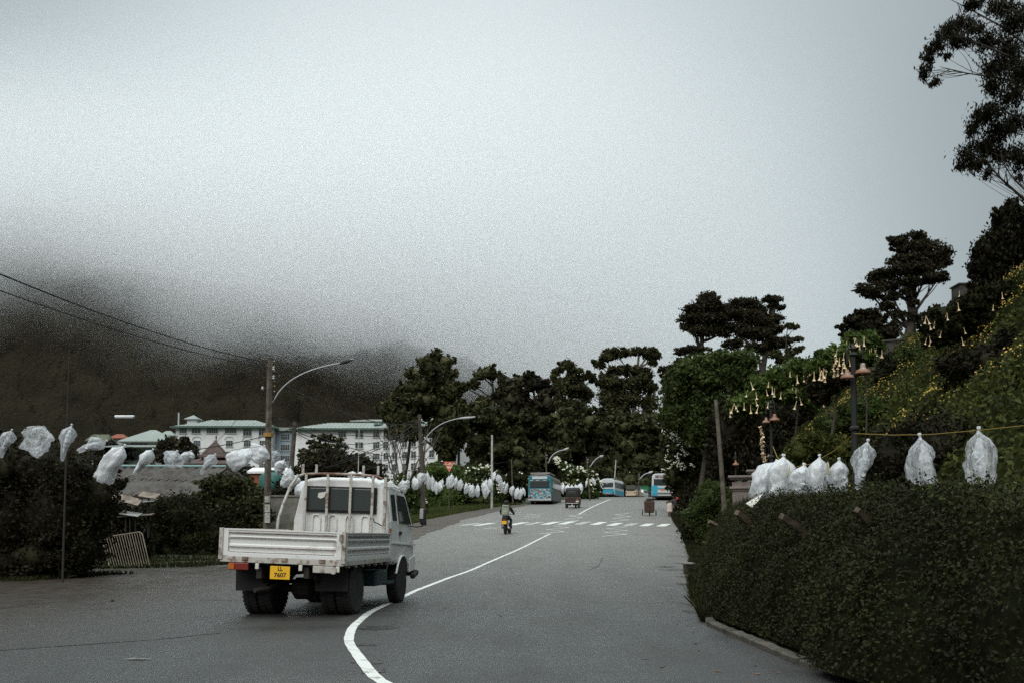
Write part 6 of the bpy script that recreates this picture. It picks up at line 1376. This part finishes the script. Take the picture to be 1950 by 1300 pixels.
def bag_mesh(seed, kind=0):
    """unit bag hanging down -z from the knot at the origin; length 1, max half-width 1 (scaled later)"""
    r = np.random.default_rng(seed); seg, ring = 30, 26; V = []
    prof = {0: ([0, .04, .10, .18, .3, .45, .65, .8, .93, 1.0], [.10, .16, .42, .66, .85, 1.0, .98, .84, .62, .40]), 1: ([0, .05, .12, .25, .4, .52, .62, .8, 1.0], [.10, .30, .72, 1.0, .92, .66, .44, .38, .22]), 2: ([0, .05, .12, .25, .5, .72, .88, 1.0], [.10, .26, .6, .92, 1.0, .78, .46, .14]), 3: ([0, .05, .10, .17, .28, .5, .75, .92, 1.0], [.10, .22, .50, .80, 1.0, .96, .90, .92, .80])}[kind]
    ph = r.uniform(0, 6.28, 12); bend = r.uniform(-.35, .35, 2)
    for i in range(ring):
        s = i / (ring - 1); R0 = np.interp(s, *prof)
        for k in range(seg):
            t = 2 * math.pi * k / seg
            fold = 1 + .17 * math.sin(3 * t + ph[0] + 2 * s) + .11 * math.sin(5 * t + ph[1] - 4 * s) + .07 * math.sin(9 * t + ph[2] + 9 * s) + .05 * math.sin(4 * t + 14 * s + ph[3]) + .014 * r.normal() * (s > .05)
            c = 1 + .06 * math.sin(9 * s + ph[4] + t) + .04 * math.sin(23 * s + 3 * t + ph[6]) + .03 * math.sin(31 * s - 7 * t + ph[7]); rad = R0 * fold * c
            z = -s - .04 * math.sin(3 * t + ph[5]) * (s > .85) + .006 * r.normal()
            V.append((rad * math.cos(t) + bend[0] * math.sin(s * 3), rad * math.sin(t) * .8 + bend[1] * math.sin(s * 3), z))
    F_ = [(i * seg + k, i * seg + (k + 1) % seg, (i + 1) * seg + (k + 1) % seg, (i + 1) * seg + k) for i in range(ring - 1) for k in range(seg)]
    F_.append(tuple((ring - 1) * seg + k for k in range(seg)))
    me = bpy.data.meshes.new('plastic_bag'); me.from_pydata(V, [], F_); 
    for p in me.polygons: p.use_smooth = True
    return me
def lantern_mesh(seed):
    r = np.random.default_rng(seed); mb = MB(); prof = []
    for i in range(12):
        s = i / 11; prof.append((.62 * (math.sin(s * math.pi * .85 + .25) ** .7) * r.uniform(.75, 1.1), -.14 - s * .72))
    mb.lathe(prof, seg=14); me = bpy.data.meshes.new('lantern'); v = [(x + .05 * r.normal(), y * .8 + .05 * r.normal(), z + .01 * r.normal()) for x, y, z in mb.v]; me.from_pydata(v, [], mb.f); return me
BAGS = {k: [bag_mesh(s * 3 + k, k) for s in range(4)] for k in range(4)}; LANT = [lantern_mesh(s) for s in range(3)]
for me in LANT: me.materials.append(M_lan2 if me is LANT[1] else M_lan)
knot_me = None
_filled = {}
def bag(label, top, bot, wpx, Y, kind=0, film=True, grp=None, parts=True, dY=0):
    global knot_me
    T = P(*top, Y); B = P(*bot, Y + dY); L_ = (B - T).length; hw = wpx * Y / FPX / 2
    key = (kind, random.randrange(4), film)
    if key not in _filled:
        me = BAGS[kind][key[1]].copy(); me.materials.append(M_bagf if film else M_bagw); _filled[key] = me
    o = bpy.data.objects.new('plastic_bag', _filled[key]); C.objects.link(o); o.location = T
    o.rotation_mode = 'QUATERNION'; q = (T - B).to_track_quat('Z', 'Y'); from mathutils import Quaternion
    o.rotation_quaternion = q @ Quaternion((0, 0, 1), random.uniform(0, 6.28) if kind != 1 else 0); o.scale = (hw, hw * .85, L_)
    tag(o, label, 'plastic bag', grp)
    if parts:
        l = bpy.data.objects.new('lantern', random.choice(LANT)); C.objects.link(l); l.parent = o
        if film: l.scale = (.8, .8, .9)
        if knot_me is None:
            k = MB(); k.lathe([(.01, .05), (.12, .07), (.15, .035), (.06, .01), (.09, -.02), (.14, -.05)], seg=7); knot_me = bpy.data.meshes.new('knot'); knot_me.from_pydata(k.v, [], k.f); knot_me.materials.append(M_bagw)
        k = bpy.data.objects.new('knot', knot_me); C.objects.link(k); k.parent = o
    return o
# left string near: tops (attachment) upper right, tails blown lower left
LG = 'bagged lanterns on the left cord'
left = [((22, 820), (3, 870), 30, 20.5, 'bag cut by the left edge of the view'), ((84, 811), (58, 862), 50, 20.8, 'wide see-through bag, second from the left edge'), ((136, 811), (119, 876), 32, 21.5, 'narrow bag tapering to a tail, third from the left edge'),
        ((201, 840), (150, 860), 36, 22.5, 'bag blown almost level above the dark bushes, fourth from the left edge'), ((236, 850), (193, 915), 40, 22, 'longest slanting bag at the left end of the tin roof'), ((290, 857), (255, 903), 30, 24.5, 'slanting bag over the left part of the tin roof'),
        ((337, 859), (318, 888), 34, 27, 'squat bag above the tin roof ridge, left one of a touching pair'), ((364, 859), (357, 883), 28, 27.5, 'bag with reddish print, right one of a touching pair'), ((409, 866), (382, 901), 30, 28, 'bag drooping over the right part of the tin roof'),
        ((452, 856), (446, 897), 34, 29.5, 'plump bag hanging just right of the tin roof ridge'), ((478, 853), (462, 886), 36, 30.5, 'bag crowded between two others left of the concrete pole'), ((503, 849), (484, 878), 34, 31.5, 'highest bag touching the left side of the concrete pole'),
        ((527, 858), (521, 878), 26, 34, 'small bag just right of the concrete pole'), ((541, 876), (528, 905), 28, 36, 'round bag below and right of the concrete pole'), ((553, 890), (538, 926), 24, 38, 'slim slanting bag over the pole foot bushes'), ((566, 905), (552, 934), 32, 40, 'bag partly behind the bent rail of the truck bed'),
        ((584, 915), (568, 945), 26, 42, 'last bag of the left cord seen through the truck rack')]
near_pts = []
for i, (a, b, w_, Y, lab) in enumerate(left):
    bag('white plastic ' + lab if 'bag' in lab.split()[:1] else lab.replace('bag', 'white plastic bag', 1), a, b, w_ * 1.08, Y, kind=(1, 3, 1, 1, 3, 1, 2, 2, 1, 2, 0, 3, 2, 2, 0, 1, 0)[i], film=i < 4 or i in (6, 8, 12), grp=LG, parts=i != 1)
    near_pts.append((a[0], a[1] - 1, Y))
wire('cord', 'thin cord carrying the bags from the left edge to the concrete pole', [(-60, 812, 19)] + near_pts[:12] + [(512, 840, 32.8)], .006, 0, 'cord')
wire('cord', 'thin cord carrying the bags from the concrete pole down behind the truck', [(512, 840, 33)] + near_pts[12:], .006, 0, 'cord')
# bags seen above the cab
for a, b, w_, lab in (((672, 897), (670, 915), 20, 'white plastic bag above the cab roof beside the grey mast, left one'), ((686, 898), (685, 915), 18, 'white plastic bag above the cab roof beside the grey mast, right one'), ((702, 907), (701, 920), 12, 'tiny white bag peeping over the cab roof'), ((716, 909), (714, 924), 12, 'small white bag over the right corner of the cab roof'), ((730, 912), (728, 930), 14, 'white bag low behind the cab roof edge'), ((744, 914), (741, 933), 15, 'white bag just above the front door of the cab')):
    bag(lab, a, b, w_, 56, kind=2, film=False, grp='bags behind the cab', parts=False)
# festoon between the poles
def festoon(items, Y0, Y1, lab, grp, anchor):
    n = len(items); pts = []
    for i, (x0, x1, t, b) in enumerate(items):
        Y = Y0 + (Y1 - Y0) * i / max(1, n - 1); ordn = ['first', 'second', 'third', 'fourth', 'fifth', 'sixth', 'seventh', 'eighth', 'ninth', 'tenth'][i]
        bag(f'{ordn} white bag from the left {lab}', ((x0 + x1) / 2 + random.uniform(-2, 2), t), ((x0 + x1) / 2 + random.uniform(-5, 5), b + random.uniform(-2, 5)), (x1 - x0) * random.uniform(1.15, 1.5), Y, kind=0 if i % 3 else 2, film=False, grp=grp, parts=True); pts.append(((x0 + x1) / 2, t - .5, Y))
    wire('cord', anchor, pts, .008, 0, 'cord')
festoon([(760, 773, 914, 934), (773, 783, 912, 931), (782, 793, 908, 929)], 60, 60.5, 'just before the pole with the lamp arm', 'bags left of the pole by the wing', 'cord of bags ending at the pole by the wing')
festoon([(795, 808, 897, 926), (809, 818, 898, 930), (817, 826, 906, 932), (825, 834, 916, 937), (833, 841, 918, 934), (840, 848, 912, 929), (848, 856, 907, 926), (855, 866, 902, 926)], 61, 78, 'between the lamp arm pole and the sign', 'bags between the pole and the sign', 'cord of bags sagging from the lamp arm pole to the sign')
festoon([(865, 873, 908, 930), (873, 882, 912, 931), (882, 891, 919, 940), (890, 898, 922, 943), (897, 906, 922, 945), (907, 916, 922, 944), (914, 925, 918, 945), (924, 931, 912, 934), (930, 938, 910, 932)], 79, 86, 'between the sign and the white pole', 'bags between the sign and the white pole', 'cord of bags sagging from the sign to the white pole')
festoon([(937, 945, 898, 915), (944, 952, 903, 920), (950, 958, 910, 928), (956, 965, 917, 934), (962, 971, 920, 938)], 86, 92, 'descending right of the white pole', 'bags right of the white pole', 'cord of bags falling right from the white pole')
festoon([(975, 982, 925, 942), (981, 988, 928, 948), (987, 993, 929, 949), (992, 998, 928, 946)], 93, 96, 'just left of the teal bus', 'bags left of the teal bus', 'cord of bags ending at the teal bus')
festoon([(1069, 1077, 921, 935), (1076, 1084, 923, 936), (1084, 1092, 923, 937), (1091, 1099, 922, 936), (1098, 1106, 921, 935), (1104, 1112, 919, 935)], 108, 111, 'behind the three wheeled taxi', 'bags behind the taxi', 'cord of bags behind the three wheeled taxi')
festoon([(1115, 1120, 914, 923), (1126, 1131, 909, 922), (1131, 1135, 911, 927), (1141, 1147, 920, 936)], 112, 124, 'between the dark lamp pole and the minibus', 'bags by the dark lamp pole', 'cord of bags near the dark lamp pole')
# right side group behind the hedge
RG = 'bagged lanterns behind the ivy hedge'
right = [((1478, 880), (1446, 952), 58, 22, 3, 'large leaning bag at the left end of the crowded row on the hedge', False), ((1492, 870), (1489, 957), 56, 21.5, 3, 'tall bag with a big topknot standing in the crowded row', False), ((1531, 886), (1524, 955), 62, 21, 2, 'lumpy bag low in the middle of the crowded row', False),
         ((1561, 870), (1568, 954), 52, 20.5, 3, 'tallest square shouldered bag in the crowded row', False), ((1598, 876), (1604, 952), 52, 20, 2, 'round bag with yellow disc inside, right end of the crowded row', False),
         ((1652, 842), (1634, 940), 54, 18.5, 1, 'top shaped bag with a trailing tail under the bell lantern post', True), ((1752, 832), (1776, 948), 54, 16.5, 3, 'long clear bag holding slanting folds, middle of three on the rope', True), ((1864, 820), (1870, 944), 58, 15, 3, 'long clear bag with a frilly knot nearest the right edge', True)]
for a, b, w_, Y, k, lab, fl in right:
    o = bag('white plastic ' + lab if lab.startswith('bag') else lab.replace('bag', 'white plastic bag', 1), a, b, w_, Y, kind=k, film=fl, grp=RG)
    if 'yellow disc' in lab or 'lumpy' in lab:
        obj('disc', MB().lathe([(.02, -.02), (.40, -.02), (.40, .02), (.02, .02)], (.1, -1.02, -.45), 'y', 16), mat('cream_disc', (.60, .52, .34), .7), o).scale = (1, 1, .45)
wire('cord', 'yellow rope running from the bell lantern post to the right edge above the bags', [(1624, 825, 19), (1700, 828, 17.6), (1770, 827, 16.5), (1864, 819, 15), (1990, 806, 13.5)], .006, .0, 'rope').data.materials[0] = mat('yellow_rope', (.30, .20, .04), .8)
wire('cord', 'yellow rope sagging between the two bell lantern posts over the crowded row', [(1472, 850, 29), (1480, 870, 25), (1497, 885, 22.5), (1515, 889, 21.8), (1545, 883, 21), (1590, 857, 20), (1626, 826, 19)], .008, .0, 'rope').data.materials[0] = bpy.data.materials['yellow_rope']
# ---- bell lantern posts
M_bell = mat('rusty_bell_shade', (.22, .10, .055), .6, (.30, .27, .24), 5, thr=(.5, .7)); M_post = mat('dark_iron_post', (.012, .011, .010), .6)
def lantern_post(label, Y, px, py_top, wpx, bells, s):
    X_ = P(px, 900, Y).x; g_ = gz1(X_, Y); B = Vector((X_, Y, g_)); T = P(px, py_top, Y) - B; t = thing('lantern_post', label, 'lamp post', B); w_ = wpx * Y / FPX / 2
    obj('post', MB().tube([(0, 0, -.2), (0, 0, T.z * .5), (0, 0, T.z)], [w_ * 1.25, w_, w_ * .9], 10), M_post, t); obj('finial', MB().lathe([(w_, 0), (w_ * 1.6, .04), (w_ * .6, .10), (w_ * 1.2, .16), (.004, .26)], (0, 0, T.z), seg=10), M_post, t)
    obj('collar', MB().lathe([(w_, -.05), (w_ * 1.7, -.02), (w_ * 1.7, .02), (w_, .05)], (0, 0, T.z * .62), seg=10), M_post, t)
    for bx_, by_, r in bells:
        q = P(bx_, by_, Y - .12) - B; r = r * Y / FPX
        ar = obj('bracket', MB().tube([(0, 0, q.z + .55 * s), (q.x * .5, q.y * .5, q.z + .68 * s), (q.x, q.y, q.z + .55 * s), (q.x, q.y, q.z + .30 * s)], .016 * s, 6), M_post, t)
        b = obj('bell_shade', MB().lathe([(.02, r * 1.5), (r * .28, r * 1.45), (r * .34, r * 1.1), (r * .42, r * .75), (r * .88, r * .55), (r * 1.0, r * .25), (r * 1.02, 0), (r * .97, .01), (r * .8, r * .42), (.02, r * .6)], q, seg=18), M_bell, t, smooth=True)
        obj('bulb', MB().lathe([(.01, r * .55), (r * .2, r * .45), (r * .28, r * .2), (r * .15, r * .02), (.01, -.01)], q, seg=10), M_clear, b, smooth=True)
    return t
lantern_post('nearest dark lantern post with two rusty bell shades under the flowers', 19, 1629, 680, 12, [(1613.5, 722, 12.5), (1643.5, 713, 14.5)], 1.0)
lantern_post('second dark lantern post with bell shades rising from the crowded row of bags', 30, 1470, 778, 6.5, [(1459, 806, 7.5), (1475, 802, 9.5)], 1.0)
lantern_post('distant small lantern post with low paired bell shades left of the crowded row', 48, 1458, 852, 3.4, [(1454, 872, 4.8), (1463.5, 871, 4.8)], 1.0)
lantern_post('short lantern on the first gate pier', 37, 1401, 872, 3.6, [(1401, 886, 6.2)], .7)
t = thing('flower_garland', 'pale hanging garland dangling behind the second bell lantern post', 'garland', P(1448, 812, 40)); pts = []; 
gl = [P(1448 + 8 * u + 1.5 * math.sin(9 * u), 812 + 74 * u, 40) - t.location for u in np.linspace(0, 1, 40)]
obj('string', MB().tube(gl, .012, 4), M_post, t); pts = np.array([np.array(g_) + rng.normal(size=3) * .04 for g_ in gl for _ in range(3)]); V, Q = leaf_quads(pts, .05, .6); quadmesh('petals', V, Q, M_trumpet, t)['kind'] = 'stuff'
# ---- bent concrete fence posts in the hedge
M_cpost = mat('mossy_concrete_post', (.115, .085, .055), .9, (.05, .04, .025), 5, bump=.5)
for a, b, c, Y, w_, lab in (((1403, 975), (1434, 1002), (1440, 1060), 14.5, .11, 'bent concrete fence post at the left end of the hedge face'), ((1488, 982), (1533, 1010), (1541, 1068), 11.7, .095, 'bent concrete fence post sticking out in the middle of the hedge face'), ((1632, 970), (1660, 1002), (1668, 1030), 9.5, .075, 'bent fence post almost swallowed by the hedge with only its tip showing'), ((1350, 993), (1384, 1012), (1390, 1048), 23.5, .12, 'bent concrete fence post beside the leaning wooden pole')):
    a, b, c = P(*a, Y - .25), P(*b, Y), P(*c, Y + .02); o_ = c.copy(); g_ = Vector((c.x, c.y, gz1(c.x, c.y))); t = thing('fence_post', lab, 'fence post', o_)
    obj('upright', MB().tube([g_ - o_, c - o_, b - o_], w_ / 2 * 1.2, 4), M_cpost, t); obj('bent_arm', MB().tube([b - o_ + (b - a).normalized() * .04, a - o_], [w_ / 2 * 1.2, w_ / 2 * .95], 4), M_cpost, t)
# broken branch over the hedge
o = obj('fallen_branch', MB().tube([(0, 0, 0), (.18, 0, -.05), (.42, 0, -.13)], [.022, .02, .016], 6), M_bark); o.location = P(1640, 915, 18); tag(o, 'grey broken branch poking out beside the trailing tail bag', 'branch')
# ---- triangular sign
Ys = 80; B = P(855, 970, Ys); sg = thing('give_way_sign', 'faded orange and white downward triangle sign on a post among the bags', 'road sign', (B.x, Ys, gz1(B.x, Ys)))
zt = P(857, 879, Ys).z - sg.location.z; hw = .45
def sgm():
    m, t, b = new_mat('blotched_sign_paint'); n = t.nodes.new('ShaderNodeTexNoise'); n.inputs['Scale'].default_value = 5; n.inputs['Detail'].default_value = 3; tcn = t.nodes.new('ShaderNodeTexCoord'); t.links.new(tcn.outputs['Object'], n.inputs['Vector'])
    r = t.nodes.new('ShaderNodeValToRGB'); r.color_ramp.elements[0].position = .50; r.color_ramp.elements[1].position = .54; r.color_ramp.elements[0].color = (.62, .10, .02, 1); r.color_ramp.elements[1].color = (.55, .5, .45, 1); t.links.new(n.outputs['Fac'], r.inputs[0]); t.links.new(r.outputs[0], b.inputs['Base Color']); return m
obj('post', MB().tube([(0, .04, -.2), (0, .04, zt)], .045, 8), M_wood, sg)
pn = obj('panel', MB().prism([(-hw, zt), (hw, zt), (.04, zt - .80), (-.04, zt - .80)], 'y', -.02, .0), sgm(), sg, bev=.01)
mb = MB(); tri = [Vector((-hw, -.03, zt)), Vector((hw, -.03, zt)), Vector((0, -.03, zt - .82))]; mb.tube(tri + [tri[0]], .022, 4); obj('border', mb, mat('faded_red_border', (.50, .09, .03), .6), pn)
# paper scrap on hedge and litter
t = obj('litter', MB().add([(0, 0, 0), (.22, .02, .05), (.30, .1, .16), (.18, .05, .12), (.05, .04, .02), (.1, -.02, -.07)], [(0, 1, 2, 3), (0, 3, 4), (0, 5, 1)]), M_clear); t.location = P(1420, 958, 16.5); tag(t, 'torn white plastic scrap lying on the hedge top at its left end', 'litter')
p = G(262, 1256); t = obj('litter', MB().add([(-.14, 0, .008), (0, -.03, .02), (.16, .0, .01), (.05, .035, .012), (-.05, .03, .015)], [(0, 1, 2, 3, 4)]), M_clear); t.location = p; tag(t, 'pale flat scrap of litter lying on the near tarmac lower left', 'litter')
p = G(214, 1145); t = obj('stone', MB().lathe([(.01, 0), (.04, .01), (.035, .03), (.01, .04)], seg=7), M_ink); t.location = p; tag(t, 'small dark stone lying on the tarmac at the left', 'stone')
